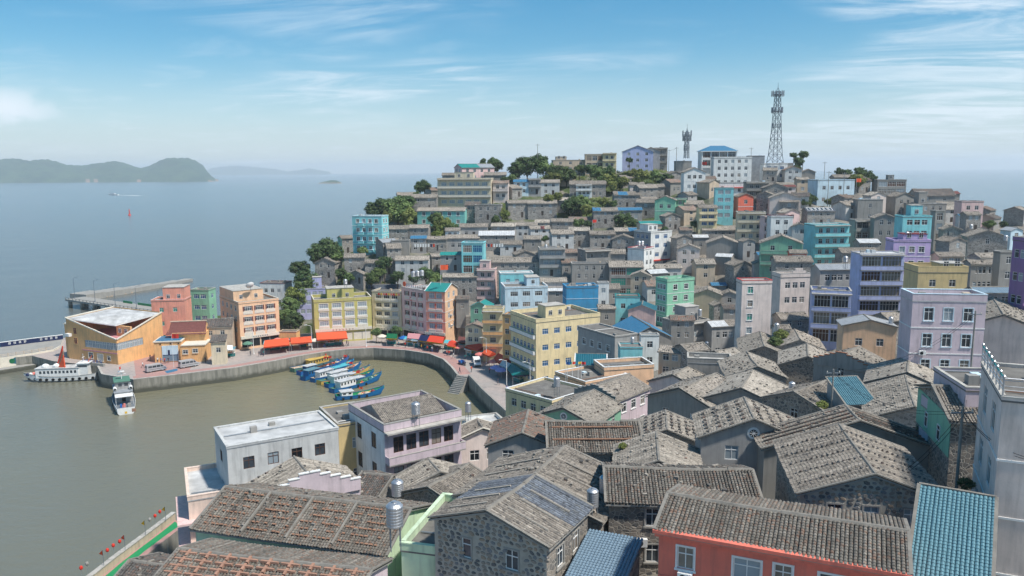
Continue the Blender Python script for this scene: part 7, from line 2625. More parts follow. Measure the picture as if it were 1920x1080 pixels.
# ------------------------------------------------------------------ vehicles
def van(px0, py0, px1, py1, label, body='mg_', name='minivan', L=4.9, W=1.8, Hh=1.95):
    A, Bq = unz(px0, py0, QZ), unz(px1, py1, QZ)
    v = Bq - A
    root = empty(name, (A.x, A.y, QZ + .012), math.atan2(v.y, v.x))
    tag(root, label, 'van')
    prof = [(0, .35), (0, 1.1), (.12, 1.85), (.35, Hh), (3.35, Hh), (3.75, 1.85), (4.35, 1.15), (4.8, 1.0), (L, .85), (L, .35)]
    m = MB()
    for a, b in zip(prof, prof[1:]):
        m.poly([(a[0], 0, a[1]), (a[0], W, a[1]), (b[0], W, b[1]), (b[0], 0, b[1])], body)
    for y, s_ in ((0, 1), (W, -1)):
        lo = [(x, y, z) for x, z in prof]
        m.poly(lo if s_ < 0 else lo[::-1], body)
    m.poly([(0, 0, .35), (L, 0, .35), (L, W, .35), (0, W, .35)][::-1], 'rubber')
    m.build('body', root)
    for y, s_ in ((-.012, 1), (W + .012, -1)):
        for x0, x1 in ((.35, 1.3), (1.4, 2.35), (2.45, 3.35)):
            m = MB()
            q = [(x0, y, 1.2), (x1, y, 1.2), (x1 - .03, y, 1.72), (x0 + .03, y, 1.72)]
            m.poly(q if s_ > 0 else q[::-1], 'glass')
            m.build('side_window', root)
        m = MB()
        q = [(3.45, y, 1.2), (4.15, y, 1.2), (3.75, y, 1.7), (3.45, y, 1.72)]
        m.poly(q if s_ > 0 else q[::-1], 'glass')
        m.build('side_window', root)
        for z in (.75,):
            m = MB()
            m.box(.2, L - .2, min(y, y - s_ * .01), max(y, y + s_ * .004), z, z + .07, 'rubber')
            m.build('trim_strip', root)
    m = MB()
    m.poly([(3.80, .15, 1.80), (3.80, W - .15, 1.80), (4.33, W - .12, 1.19), (4.33, .12, 1.19)][::-1], 'glass')
    q = m.build('windscreen', root)
    q.location = (.03, 0, .03)
    m = MB()
    m.poly([(-.012, W - .15, 1.15), (-.012, .15, 1.15), (.09, .15, 1.75), (.09, W - .15, 1.75)][::-1], 'glass')
    q = m.build('rear_window', root)
    q.location = (-.02, 0, 0)
    for y in (.12, W - .42):
        m = MB()
        m.box(L - .06, L + .02, y, y + .3, .72, .9, 'white')
        m.build('headlight', root)
    m = MB()
    m.box(L - .1, L + .06, .05, W - .05, .32, .6, 'rubber')
    m.build('bumper', root)
    for x in (.9, 3.95):
        for y in (.12, W - .12):
            m = MB()
            m.lathe([(.0, -.1), (.33, -.1), (.33, .1), (.0, .1)], 14, 'rubber')
            wq = m.build('wheel', root)
            wq.location = (x, y, .33)
            wq.rotation_euler = (R(90), 0, 0)
            m = MB()
            m.lathe([(.0, -.115), (.2, -.115), (.2, .115), (.0, .115)], 10, 'steel')
            m.build('rim', wq)
    return root
van(276, 700, 306, 695, 'silver minivan parked at the quay corner left of the blue mat', 'vansil')
van(339, 692, 368, 687, 'silver minivan parked right of the blue mat before the stage house', 'vansil')
van(886, 681, 893, 698, 'white minibus on the quay road by the water steps', 'white', L=4.9)
sq = pxz([(309, 696), (333, 691), (333, 695), (313, 700)], QZ)
m = MB()
m.prism(sq[::-1], QZ + .012, QZ + .05, 'b')
tag(m.build('floor_mat'), 'flat blue mat on the quay between the two silver minivans', 'mat')
p = unz(868, 684, QZ)
root = empty('cargo_tricycle', (p.x, p.y, QZ), R(-60))
tag(root, 'blue cargo tricycle parked near the white minibus', 'tricycle')
m = MB()
m.box(-1.6, .2, -.6, .6, .5, .62, 'a_blue')
for q in ((-1.6, .2, -.6, -.54), (-1.6, .2, .54, .6)):
    m.box(*q, .62, 1.0, 'a_blue')
m.box(-1.6, -1.54, -.54, .54, .62, 1.0, 'a_blue')
m.build('cargo_bed', root)
m = MB()
m.box(.3, 1.0, -.35, .35, .45, .95, 'a_navy')
m.tube((1.0, 0, .5), (1.25, 0, 1.25), .05, .05, 6, 'steel')
m.tube((1.25, -.35, 1.25), (1.25, .35, 1.25), .03, .03, 6, 'steel')
m.build('front_frame', root)
for x, y in ((-1.0, -.68), (-1.0, .68), (1.2, 0)):
    m = MB()
    m.lathe([(.0, -.06), (.3, -.06), (.3, .06), (.0, .06)], 12, 'rubber')
    q = m.build('wheel', root)
    q.location = (x, y, .3)
    q.rotation_euler = (R(90), 0, 0)
# ------------------------------------------------------------------ market: awnings, kiosks, parasols
def awning(pts, z, mat, label, drop=.7, edge='a_yel', fr_low=None):
    """pts: four corners in the photograph (near-left, near-right, far-right, far-left) at height z"""
    q = [unz(x, y, z) for x, y in pts]
    c = sum(q, Vector()) / 4
    root = empty('market_awning', (c.x, c.y, QZ))
    tag(root, label, 'awning', 'market awnings on the quay')
    q = [v - c + Vector((0, 0, z - QZ)) for v in q]
    hi = .9
    m = MB()
    r0, r1 = (q[0] + q[3]) / 2 + Vector((0, 0, hi)), (q[1] + q[2]) / 2 + Vector((0, 0, hi))
    for f in ([q[0], q[1], r1, r0], [q[2], q[3], r0, r1], [q[1], q[2], r1], [q[3], q[0], r0]):
        m.poly(f, mat)
        m.poly([v - Vector((0, 0, .05)) for v in f][::-1], mat)
    m.build('canopy', root)
    for a, b in ((0, 1), (1, 2), (2, 3), (3, 0)):
        m = MB()
        d_ = Vector((0, 0, -.35))
        m.poly([q[a], q[a] + d_, q[b] + d_, q[b]], edge)
        m.poly([q[b], q[b] + d_, q[a] + d_, q[a]], edge)
        m.build('valance', root)
    for v in q:
        m = MB()
        v2 = v * .95
        m.tube((v2.x, v2.y, 0), (v2.x, v2.y, v.z - .02), .05, .05, 6, 'steel')
        m.build('post', root)
    return root
awning(((494, 651), (543, 646), (540, 633), (498, 638)), 6.0, 'a_org', 'long orange awning in front of the apricot guesthouse', edge='a_org')
awning(((545, 644), (585, 641), (583, 631), (545, 634)), 6.0, 'a_org', 'orange awning over stalls between the apricot and olive buildings', edge='a_org')
awning(((594, 637), (652, 634), (647, 620), (592, 623)), 6.2, 'a_org', 'wide orange awning on the shopfront of the olive building', edge='a_org')
awning(((784, 638), (812, 642), (822, 632), (794, 628)), 6.0, 'a_navy', 'navy market canopy below the pale pink hotel wing', edge='a_yel')
awning(((800, 640), (830, 644), (836, 632), (812, 629)), 6.4, 'a_red', 'red canopy beside the navy canopy below the peach hotel', edge='a_yel')
awning(((763, 634), (786, 636), (792, 627), (768, 626)), 6.0, 'pinkg', 'faded pink canopy below the pale pink hotel wing', edge='pinkg')
awning(((872, 650), (896, 657), (921, 648), (890, 641)), 6.4, 'a_red', 'big red tent canopy on the bend of the quay road', edge='a_org')
awning(((926, 671), (938, 682), (971, 679), (942, 665)), 6.4, 'a_red', 'red tent canopy beside the lilac parasols', edge='a_red')
awning(((950, 692), (961, 704), (1000, 702), (968, 683)), 6.4, 'a_teal', 'dark teal market canopy before the yellow hotel block', edge='a_navy')
awning(((936, 684), (950, 691), (966, 685), (948, 680)), 6.2, 'mt', 'silver sheet canopy between the red and teal canopies', edge='mt')
awning(((858, 641), (884, 645), (896, 636), (862, 631)), 6.4, 'rb', 'brown tiled lean-to canopy at the back of the quay bend', edge='wood')
awning(((838, 648), (852, 651), (860, 645), (846, 642)), 6.0, 'a_red', 'small red canopy right of the red canopy below the peach hotel', edge='a_yel')
awning(((904, 662), (917, 668), (930, 663), (916, 657)), 6.2, 'a_org', 'small orange canopy between the big red tent and the red tent canopy', edge='a_red')
awning(((724, 634), (744, 635), (746, 628), (727, 627)), 6.0, 'a_dgrn', 'green canopy on the shopfront of the cream harbour building', edge='a_yel')
awning(((414, 656), (437, 656), (436, 650), (416, 650)), 6.0, 'white', 'white gazebo canopy beside the cream lean-to', edge='white')
def kiosk(px, py, label, roofm='a_cyan', body='a_teal', yaw=0, L=2.4):
    p = unz(px, py, QZ)
    root = empty('market_stall', (p.x, p.y, QZ), R(yaw))
    tag(root, label, 'stall', 'food stalls on the quay')
    m = MB()
    m.box(-L / 2, L / 2, -.6, .6, .1, 1.0, body)
    m.box(-L / 2 - .08, L / 2 + .08, -.7, .7, 1.0, 1.08, 'white')
    m.build('counter', root)
    for x in (-1, 1):
        for y in (-1, 1):
            m = MB()
            m.tube((x * (L / 2 - .06), y * .55, .0), (x * (L / 2 - .06), y * .55, 2.4), .035, .035, 5, 'white')
            m.build('post', root)
    m = MB()
    m.poly([(-L / 2 - .3, -1.0, 2.15), (L / 2 + .3, -1.0, 2.15), (L / 2 + .3, .8, 2.6), (-L / 2 - .3, .8, 2.6)], roofm)
    m.poly([(-L / 2 - .3, -1.0, 2.1), (L / 2 + .3, -1.0, 2.1), (L / 2 + .3, .8, 2.55), (-L / 2 - .3, .8, 2.55)][::-1], 'white')
    m.box(-L / 2 - .3, L / 2 + .3, -1.03, -1.0, 1.85, 2.15, 'white')
    m.build('canopy', root)
    for i in range(4):
        m = MB()
        x = -L / 2 + L * (i + .5) / 4
        m.box(x - .2, x + .2, -.3, .3, 1.085, 1.085 + rnd.uniform(.15, .4), rnd.choice(['a_org', 'white', 'a_yel', 'hully', 'a_dgrn']))
        m.build('goods_box', root)
SQ = [(432, 668, 'teal stall under the white gazebo'), (505, 656, 'teal stall at the pier end of the long orange awning'), (517, 655, 'stall in the middle of the long orange awning'), (533, 653, 'stall at the harbour-bend end of the long orange awning'),
      (570, 650, 'stall below the second orange awning'), (619, 648, 'stall on the near side under the olive building awning'), (633, 646.5, 'second stall under the olive building awning'), (734, 645, 'lone teal and white stall before the cream building'),
      (768, 648, 'stall at the edge of the faded pink canopy'), (782, 650, 'stall under the navy canopy'), (804, 653, 'stall under the red canopy of the peach hotel'), (841, 655, 'turquoise roofed stall standing alone before the brown lean-to'), (882, 668, 'green stall before the big red tent'),
      (902, 664, 'stall in the shade of the big red tent'), (972, 716, 'stall under the dark teal canopy')]
for px, py, lb in SQ:
    kiosk(px, py, lb, rnd.choice(['a_cyan', 'bt', 'a_cyan']), yaw=(6 if px < 700 else -14 if px < 860 else -50))
def parasol(px, py, mat, label, r_=1.6):
    p = unz(px, py, QZ)
    root = empty('parasol', (p.x, p.y, QZ), rnd.uniform(0, 1))
    tag(root, label, 'parasol', 'parasols on the quay')
    m = MB()
    m.tube((0, 0, 0), (0, 0, 2.75), .03, .03, 6, 'white')
    m.build('pole', root)
    m = MB()
    m.lathe([(.3, 0), (.3, .1), (.05, .14)], 10, 'conc')
    m.build('base', root)
    m = MB()
    n = 8
    for i in range(n):
        a, b = 2 * math.pi * i / n, 2 * math.pi * (i + 1) / n
        P = lambda an, rr, z: (math.cos(an) * rr, math.sin(an) * rr, z)
        m.poly([P(a, r_, 2.05), P(b, r_, 2.05), P(b, r_ * .5, 2.5), P(a, r_ * .5, 2.5)], mat)
        m.poly([P(a, r_ * .5, 2.5), P(b, r_ * .5, 2.5), (0, 0, 2.72)], mat)
        m.poly([P(b, r_, 2.05), P(a, r_, 2.05), P(a, r_, 1.9), P(b, r_, 1.9)], mat)
        m.poly([P(a, r_, 2.0), P(b, r_, 2.0), (0, 0, 2.6)][::-1], mat)
    m.build('canopy', root)
for px, py, mt, lb in ((465, 657, 'hullg', 'pale green parasol on the apricot guesthouse terrace'), (521, 650, 'a_pink', 'pink parasol behind the long orange awning'), (563, 656, 'a_pink', 'pink parasol in front of the second orange awning'),
                       (591, 651, 'cream', 'cream parasol beside the street lamp left of the olive building'), (859, 664, 'a_pink', 'coral parasol left of the big red tent'), (901, 678, 'a_pink', 'coral parasol before the big red tent'), (918, 672, 'a_pink', 'coral parasol half hidden by the lamp on the quay bend'),
                       (911, 671, 'a_cyan', 'pale blue parasol between the coral parasols'), (930, 704, 'a_lil', 'lilac parasol nearer the minibus'), (940, 709, 'a_lil', 'lilac parasol nearer the teal canopy'), (946, 700, 'a_cyan', 'light blue parasol behind the lilac parasols'),
                       (848, 655, 'a_red', 'red parasol right of the lone turquoise stall'), (716, 643, 'cream', 'cream parasol in front of the cream building'), (757, 646, 'a_blue', 'blue parasol beside the faded pink canopy'), (868, 657, 'a_cyan', 'light blue parasol behind the coral parasol'), (926, 692, 'a_pink', 'pink parasol beside the red tent canopy'), (548, 651, 'a_red', 'red parasol between the two orange awnings')):
    parasol(px, py, mt, lb)
# ------------------------------------------------------------------ people
def person_mesh(stride):
    vs, es, rs = [], [], []
    def add(p, r_, par=None):
        vs.append(p)
        rs.append(r_)
        if par is not None:
            es.append((par, len(vs) - 1))
        return len(vs) - 1
    pel = add((0, 0, .95), (.15, .11))
    ch = add((0, 0, 1.25), (.17, .11), pel)
    sh = add((0, 0, 1.42), (.13, .09), ch)
    nk = add((0, 0, 1.50), (.055, .055), sh)
    hd = add((.01, 0, 1.60), (.09, .08), nk)
    add((.0, 0, 1.70), (.075, .07), hd)
    for s_ in (-1, 1):
        hp = add((0, s_ * .09, .88), (.09, .085), pel)
        kn = add((stride * s_ * .16 + .02, s_ * .1, .5), (.06, .06), hp)
        an = add((stride * s_ * .3 - .03, s_ * .1, .09), (.042, .042), kn)
        add((stride * s_ * .3 + .12, s_ * .11, .035), (.04, .03), an)
        so = add((0, s_ * .2, 1.40), (.06, .06), sh)
        el = add((-stride * s_ * .12 - .02, s_ * .26, 1.13), (.042, .042), so)
        wr = add((-stride * s_ * .2 + .08, s_ * .26, .90), (.032, .032), el)
        add((-stride * s_ * .2 + .12, s_ * .255, .80), (.035, .022), wr)
    me = bpy.data.meshes.new('person_rig')
    me.from_pydata(vs, es, [])
    o = bpy.data.objects.new('person_rig', me)
    col.objects.link(o)
    md = o.modifiers.new('skin', 'SKIN')
    for i, v in enumerate(me.skin_vertices[0].data):
        v.radius = rs[i]
        v.use_root = (i == 0)
    sb_ = o.modifiers.new('sub', 'SUBSURF')
    sb_.levels = sb_.render_levels = 1
    dg = bpy.context.evaluated_depsgraph_get()
    out = bpy.data.meshes.new_from_object(o.evaluated_get(dg))
    bpy.data.objects.remove(o)
    return out
PB = [person_mesh(0.0), person_mesh(1.0)]
flatm('cloth_w', (.7, .7, .68), .8)
flatm('cloth_n', (.03, .04, .08), .8)
flatm('cloth_g', (.16, .16, .17), .8)
PV = {}
def person_variant(pose, top, bot):
    k = (pose, top, bot)
    if k not in PV:
        me = PB[pose].copy()
        me.materials.clear()
        for n in (top, bot, 'skin', 'hair', 'rubber'):
            me.materials.append(MATS[n])
        for f in me.polygons:
            c = f.center
            i = 0
            if c.z > 1.64 or (c.z > 1.54 and c.x < -.01):
                i = 3
            elif c.z > 1.48 or (abs(c.y) > .2 and c.z < 1.12):
                i = 2
            elif c.z < .08:
                i = 4
            elif c.z < .97 and abs(c.y) < .19:
                i = 1
            f.material_index = i
            f.use_smooth = True
        PV[k] = me
    return PV[k]
for i, (px, py, top, bot, pose, lb) in enumerate(((486, 669, 'cloth_n', 'cloth_g', 1, 'in dark clothes walking near the apricot guesthouse steps'), (494, 668, 'a_teal', 'cloth_n', 0, 'in a teal top near the apricot guesthouse steps'),
        (650, 648, 'cloth_n', 'cloth_n', 1, 'in black walking by the olive building awning'), (653, 649, 'cloth_g', 'cloth_n', 0, 'in grey standing by the olive building awning'),
        (282, 676, 'cloth_n', 'cloth_g', 0, 'in navy at the left of the mural screen'), (296, 681, 'cloth_w', 'cloth_n', 0, 'in white in front of the mural screen'), (302, 682, 'a_blue', 'cloth_n', 0, 'in blue in front of the mural screen'), (309, 682, 'a_red', 'cloth_n', 1, 'in red in front of the mural screen'), (316, 681, 'cloth_n', 'cloth_g', 0, 'in dark clothes right of the mural screen'),
        (801, 659, 'a_red', 'cloth_n', 1, 'in a red top by the peach hotel canopies'), (810, 660, 'cloth_w', 'a_blue', 0, 'in a white top by the peach hotel canopies'), (838, 667, 'a_pink', 'cloth_n', 0, 'in pink near the lone turquoise stall'), (842, 668, 'flagr', 'cloth_g', 0, 'in red near the lone turquoise stall'),
        (862, 700, 'cloth_n', 'cloth_n', 1, 'in black at the top of the water steps'), (924, 686, 'cloth_w', 'cloth_n', 1, 'in white walking past the lilac parasols'), (884, 698, 'a_org', 'cloth_g', 0, 'in orange beside the white minibus'),
        (470, 667, 'cloth_g', 'cloth_n', 0, 'in grey near the street lamp of the apricot guesthouse'), (748, 650, 'a_cyan', 'cloth_n', 1, 'in pale blue near the lone teal stall'),
        (508, 660, 'a_red', 'cloth_n', 0, 'in red before the long orange awning'), (527, 658, 'cloth_w', 'cloth_g', 1, 'in white before the long orange awning'), (548, 657, 'cloth_n', 'cloth_n', 0, 'in black between the orange awnings'), (576, 655, 'a_yel', 'cloth_n', 0, 'in yellow before the second orange awning'),
        (608, 652, 'cloth_n', 'a_blue', 1, 'in navy at the left of the olive building awning'), (760, 652, 'flagr', 'cloth_n', 0, 'in scarlet by the faded pink canopy'), (776, 654, 'cloth_g', 'cloth_g', 1, 'in grey by the navy canopy'), (790, 656, 'a_yel', 'cloth_n', 0, 'in yellow by the navy canopy'), (820, 662, 'cloth_n', 'cloth_n', 0, 'in black below the peach hotel corner'),
        (850, 672, 'cloth_w', 'cloth_g', 1, 'in white left of the coral parasol'), (872, 676, 'a_teal', 'cloth_n', 0, 'in teal by the green stall'), (892, 676, 'cloth_g', 'a_navy', 1, 'in grey before the big red tent'), (918, 700, 'a_pink', 'cloth_n', 0, 'in pink left of the lilac parasols'), (934, 722, 'cloth_n', 'cloth_g', 1, 'in dark clothes on the road below the lilac parasols'),
        (950, 735, 'a_lil', 'cloth_n', 0, 'in lilac on the road by the corner lamp'), (268, 690, 'cloth_w', 'cloth_n', 1, 'in white left of the parked minivans'), (385, 680, 'cloth_n', 'cloth_n', 0, 'in black on the walkway before the stage house'), (420, 676, 'a_blue', 'cloth_g', 1, 'in blue on the walkway before the cream lean-to'))):
    p = unz(px, py, QZ)
    o = link('person', person_variant(pose, top, bot), None, (p.x, p.y, QZ + .01), rnd.uniform(0, 6.28))
    tag(o, 'small figure ' + lb, 'person', 'people on the quay')
# ------------------------------------------------------------------ lattice towers
def lattice(px, py_base, py_top, d, wb_, wt, nsec, label, plats, mat='ironblue', name='lattice_tower', spire=.1):
    b = unp(px, py_base, d)
    tp_ = unp(px, py_top, d)
    Ht = tp_.z - b.z
    root = empty(name, b, R(12))
    tag(root, label, 'tower')
    Hl = Ht * (1 - spire)
    W = lambda z: wb_ + (wt - wb_) * min(1, (z / Hl)) ** .62
    cs = ((-1, -1), (1, -1), (1, 1), (-1, 1))
    zs = [Hl * (1 - (1 - i / nsec) ** 1.25) for i in range(nsec + 1)]
    for sx, sy in cs:
        m = MB()
        for a, c in zip(zs, zs[1:]):
            m.tube((sx * W(a) / 2, sy * W(a) / 2, a), (sx * W(c) / 2, sy * W(c) / 2, c), .13, .12, 5, mat)
        m.build('leg', root)
    for a, c in zip(zs, zs[1:]):
        m = MB()
        for i in range(4):
            (ax, ay), (bx, by) = cs[i], cs[(i + 1) % 4]
            P = lambda sx, sy, z: (sx * W(z) / 2, sy * W(z) / 2, z)
            m.tube(P(ax, ay, a), P(bx, by, c), .07, .07, 4, mat)
            m.tube(P(bx, by, a), P(ax, ay, c), .07, .07, 4, mat)
            m.tube(P(ax, ay, c), P(bx, by, c), .07, .07, 4, mat)
        m.build('bracing', root)
    for f, half, ants in plats:
        z = Hl * f
        m = MB()
        m.box(-half, half, -half, half, z, z + .15, mat)
        for s_ in (-1, 1):
            m.tube((-half, s_ * half, z + 1), (half, s_ * half, z + 1), .05, .05, 4, mat)
            m.tube((s_ * half, -half, z + 1), (s_ * half, half, z + 1), .05, .05, 4, mat)
        pf_ = m.build('platform', root)
        for i in range(ants):
            a = 2 * math.pi * i / ants + .2
            m = MB()
            x, y = math.cos(a) * half * 1.25, math.sin(a) * half * 1.25
            m.box(x - .14, x + .14, y - .1, y + .1, z - .6, z + 1.7, 'galv')
            m.tube((x * .75, y * .75, z + .5), (x, y, z + .5), .05, .05, 4, mat)
            m.build('antenna', root)
    m = MB()
    m.tube((0, 0, Hl), (0, 0, Ht), .12, .04, 6, mat)
    for s_ in (-1, 1):
        m.tube((s_ * wt / 2, 0, Hl), (0, 0, Hl + (Ht - Hl) * .45), .06, .06, 4, mat)
    m.build('spire', root)
lattice(1453, 305, 157, 322, 4.8, 1.6, 11, 'tall dark steel lattice telecom tower on the hilltop skyline', ((.72, 1.7, 10), (.95, 1.9, 12), (.50, 1.5, 4)), spire=.11)
lattice(1287, 297, 232, 318, 1.6, 1.2, 7, 'short lattice mast with dish antennas on the hilltop', ((.72, 1.3, 8), (.9, 1.5, 6), (.35, .9, 3)), 'galv', 'antenna_mast', .25)
# ------------------------------------------------------------------ rooftop water tanks
def tank(px, py, d, r_, hh, label, legs=.5):
    p = unp(px, py, d)
    root = empty('water_tank', p, rnd.uniform(0, 3))
    tag(root, label, 'water tank', 'steel water tanks on the roofs')
    m = MB()
    prof = [(r_ * .95, legs)]
    n = 7
    for i in range(n):
        z = legs + hh * i / n
        prof += [(r_, z + hh / n * .15), (r_, z + hh / n * .75), (r_ * .97, z + hh / n * .9)]
    prof += [(r_, legs + hh), (r_ * .72, legs + hh + r_ * .28), (r_ * .25, legs + hh + r_ * .4)]
    m.lathe(prof, 20 if d < 120 else 12, 'steel')
    m.build('tank_body', root, d < 120 and False)
    m = MB()
    m.lathe([(r_ * .3, legs + hh + r_ * .36), (r_ * .3, legs + hh + r_ * .52), (.02, legs + hh + r_ * .56)], 10, 'steel')
    m.build('lid', root)
    for i in range(4):
        a = i * math.pi / 2 + .4
        m = MB()
        m.tube((math.cos(a) * r_ * .8, math.sin(a) * r_ * .8, -1.2), (math.cos(a) * r_ * .8, math.sin(a) * r_ * .8, legs + .02), .035, .035, 5, 'galv')
        m.build('leg', root)
TK = ((741, 999, 53.5, .58, 1.45, 'big steel water tank on the pale green extension in front'), (1134, 935, 60, .42, 1.2, 'steel water tank behind its twin beside the long barrel-tiled house'), (1111, 962, 57, .42, 1.2, 'steel water tank nearer the blue roof beside the long barrel-tiled house'),
      (746, 938, 76, .58, 1.35, 'steel water tank between the red-flecked roof and the mauve balcony house'), (780, 784, 90, .5, 1.2, 'steel water tank on the flat roof of the mauve balcony house'), (1044, 730, 131, .55, 1.4, 'steel water tank on the white-coped pale yellow house'),
      (775, 522, 236, .7, 1.4, 'leftmost of three pale tanks on the peach hotel roof'), (783, 521, 236, .7, 1.4, 'middle of three pale tanks on the peach hotel roof'), (791, 520, 236, .7, 1.4, 'rightmost of three pale tanks on the peach hotel roof'),
      (1186, 647, 160, .4, 1.0, 'steel tank on the grey house with white-framed windows'), (1325, 655, 175, .42, 1.1, 'steel tank below the patchy white metal roof'), (1456, 625, 158, .5, 1.4, 'steel tank among leaves right of the white tower house'), (878, 779, 104, .4, 1.2, 'steel tank on the white flat terrace above the harbour wall'),
      (1198, 463, 246, .6, 1.2, 'left tank of a pair on the blank-walled white house'), (1204, 463, 246, .6, 1.2, 'right tank of a pair on the blank-walled white house'), (1312, 596, 192, .5, 1.5, 'steel tank beside the white roof room of the grey house'), (1484, 744, 100, .4, 1.3, 'tank in front of the rubble-stone gable cottage'),
      (1024, 469, 251, .5, 1.1, 'tank on the glazed-balcony grey house'), (1700, 448, 186, .5, 1.0, 'tank on the lilac house roof room'), (1585, 495, 178, .5, 1.1, 'tank beside the silver corrugated roof'), (1422, 420, 250, .5, 1.1, 'tank between the cream and maroon-edged white houses'),
      (648, 536, 240, .6, 1.3, 'tank on the olive harbour building roof room'), (1670, 612, 141, .4, 1.1, 'tank at the end of the orange gable house'), (1885, 455, 190, .45, 1.1, 'tank left of the deep purple house'), (1820, 432, 232, .5, 1.1, 'tank below the salmon skyline block'))
for e in TK:
    tank(*e)
p = unp(470, 543, 232)
root = empty('satellite_dish', p, R(40))
tag(root, 'white satellite dish on the apricot guesthouse roof', 'dish')
m = MB()
m.lathe([(.1, .0), (.6, .12), (1.0, .35), (1.25, .65), (1.22, .67), (.1, .05)], 18, 'white')
q = m.build('reflector', root)
q.rotation_euler = (R(-50), 0, 0)
q.location = (0, 0, .9)
m = MB()
m.tube((0, 0, -.6), (0, 0, .9), .06, .06, 6, 'galv')
m.build('mast', root)
# ------------------------------------------------------------------ air conditioners on the walls
def aircon(h, side, u, z, label):
    Hs = h['obj']
    O, U, L = Hs.side(side)
    N = Vector((U.y, -U.x, 0))
    pl_ = O + U * (u * L) + N * .0 + Vector((0, 0, z))
    wp = Hs.M @ pl_
    root = empty('air_conditioner', wp, Hs.yaw + SIDES[side] * math.pi / 2)
    tag(root, label, 'air conditioner', 'air conditioners on the walls')
    m = MB()
    m.box(-.42, .42, -.40, -.08, 0, .58, 'white')
    m.build('casing', root)
    m = MB()
    m.lathe([(.22, 0), (.22, .02), (.0, .025)], 14, 'dark')
    q = m.build('fan_grille', root)
    q.location = (-.1, -.402, .29)
    q.rotation_euler = (R(90), 0, 0)
    for x in (-.3, .3):
        m = MB()
        m.box(x - .02, x + .02, -.4, -.005, -.05, -.004, 'galv')
        m.build('bracket', root)
def by_short(s_):
    return next(h for h in HS if h['short'] == s_ or h['lab'].startswith(s_))
aircon(by_short('the coral red house'), 'F', .125, 3.05, 'white air conditioner under the first window of the coral red house')
aircon(by_short('the long barrel-tiled house'), 'F', .22, 2.2, 'white air conditioner on the wall of the long barrel-tiled house')
aircon(by_short('the mauve three-storey house'), 'F', .17, 3.3, 'white air conditioner on the mauve three-storey house')
aircon(by_short('the teal-roofed peach hotel'), 'R', .42, 7.6, 'upper air conditioner on the side of the peach hotel')
aircon(by_short('the teal-roofed peach hotel'), 'R', .44, 4.4, 'lower air conditioner on the side of the peach hotel')
aircon(by_short('the yellow hotel block'), 'F', .88, 8.0, 'air conditioner on the far bay of the yellow hotel block')
aircon(by_short('the tall mint house'), 'F', .5, 3.5, 'air conditioner low on the tall mint house')
aircon(by_short('the tall periwinkle block'), 'F', .33, 9.9, 'air conditioner on an upper loggia of the tall periwinkle block')
# ------------------------------------------------------------------ poles, wires, flags, promenade
def pole(px, py, d, hh, label, arm=True, mat='conc'):
    p = unp(px, py, d)
    g = gz(p.x, p.y)
    root = empty('utility_pole', (p.x, p.y, min(g, p.z)))
    tag(root, label, 'pole', 'utility poles')
    h2 = hh + max(0, p.z - g)
    m = MB()
    m.tube((0, 0, -.5), (0, 0, h2), .14, .09, 8, mat)
    m.build('post', root)
    if arm:
        m = MB()
        m.box(-.8, .8, -.05, .05, h2 - .5, h2 - .4, 'galv')
        m.build('crossarm', root)
        for x in (-.7, .7):
            m = MB()
            m.lathe([(.05, 0), (.07, .1), (.03, .2)], 6, 'cream', (x, 0, h2 - .4))
            m.build('insulator', root)
    return Vector((p.x, p.y, root.location.z + h2 - .3))
T1 = pole(1558, 780, 92, 5.6, 'street lamp pole with wires among the stone cottages')
T2 = pole(1796, 880, 56, 4.6, 'concrete utility pole in the shaded lane beside the narrow mauve house')
T3 = unp(1935, 860, 46)
T4 = pole(1552, 370, 275, 9, 'utility pole in front of the pale blue skyline house')
T5 = pole(1581, 372, 274, 9, 'second utility pole before the pale blue skyline house')
T6 = pole(1008, 316, 326, 10, 'utility pole among the trees on the left hilltop')
T7 = pole(1254, 308, 326, 6, 'left of two thin poles beside the lattice mast')
T8 = pole(1268, 308, 326, 7, 'right of two thin poles beside the lattice mast')
T9 = pole(1408, 300, 322, 5, 'aerial pole on the roof edge of the white five-bay building')
T10 = pole(1545, 338, 300, 7, 'thin pole on the right skyline')
T11 = pole(735, 467, 266, 6, 'utility pole below the tall turquoise block')
T12 = pole(1822, 672, 98, 6, 'tangled-wire pole beside the mauve three-storey house')
m = MB()
def wire(m, a, b, sag, r_=.018):
    pts = [a + (b - a) * (i / 10) - Vector((0, 0, sag * 4 * (i / 10) * (1 - i / 10))) for i in range(11)]
    m.path(pts, r_, 4, 'dark')
for a, b, s_ in ((T2, T3, .6), (T2, T12, 1.6), (T1, T12, 1.8), (T1, T2, 1.5), (T4, T5, .3), (T7, T8, .2), (T1, unp(1440, 790, 74), 1.2), (T1, unp(1340, 720, 110), 2), (T2, unp(1660, 905, 55), .6)):
    m2 = MB()
    wire(m2, a, b, s_)
    wire(m2, a + Vector((.15, 0, -.2)), b + Vector((.1, 0, -.15)), s_ * 1.1)
    o = m2.build('overhead_wire')
    i_ = len([x for x in bpy.data.objects if x.name.startswith('overhead_wire')])
    tag(o, ['cable running from the lane pole to the right edge', 'long cable from the lane pole to the tangled-wire pole', 'cable from the lamp pole to the tangled-wire pole', 'cable from the lamp pole down to the lane pole', 'short cable between the poles of the pale blue skyline house',
            'cable between the two poles beside the lattice mast', 'cable from the lamp pole to the round-vent house', 'cable from the lamp pole toward the dark grey gable house', 'cable from the lane pole to the rubble-stone gable house'][i_ - 1], 'cable')
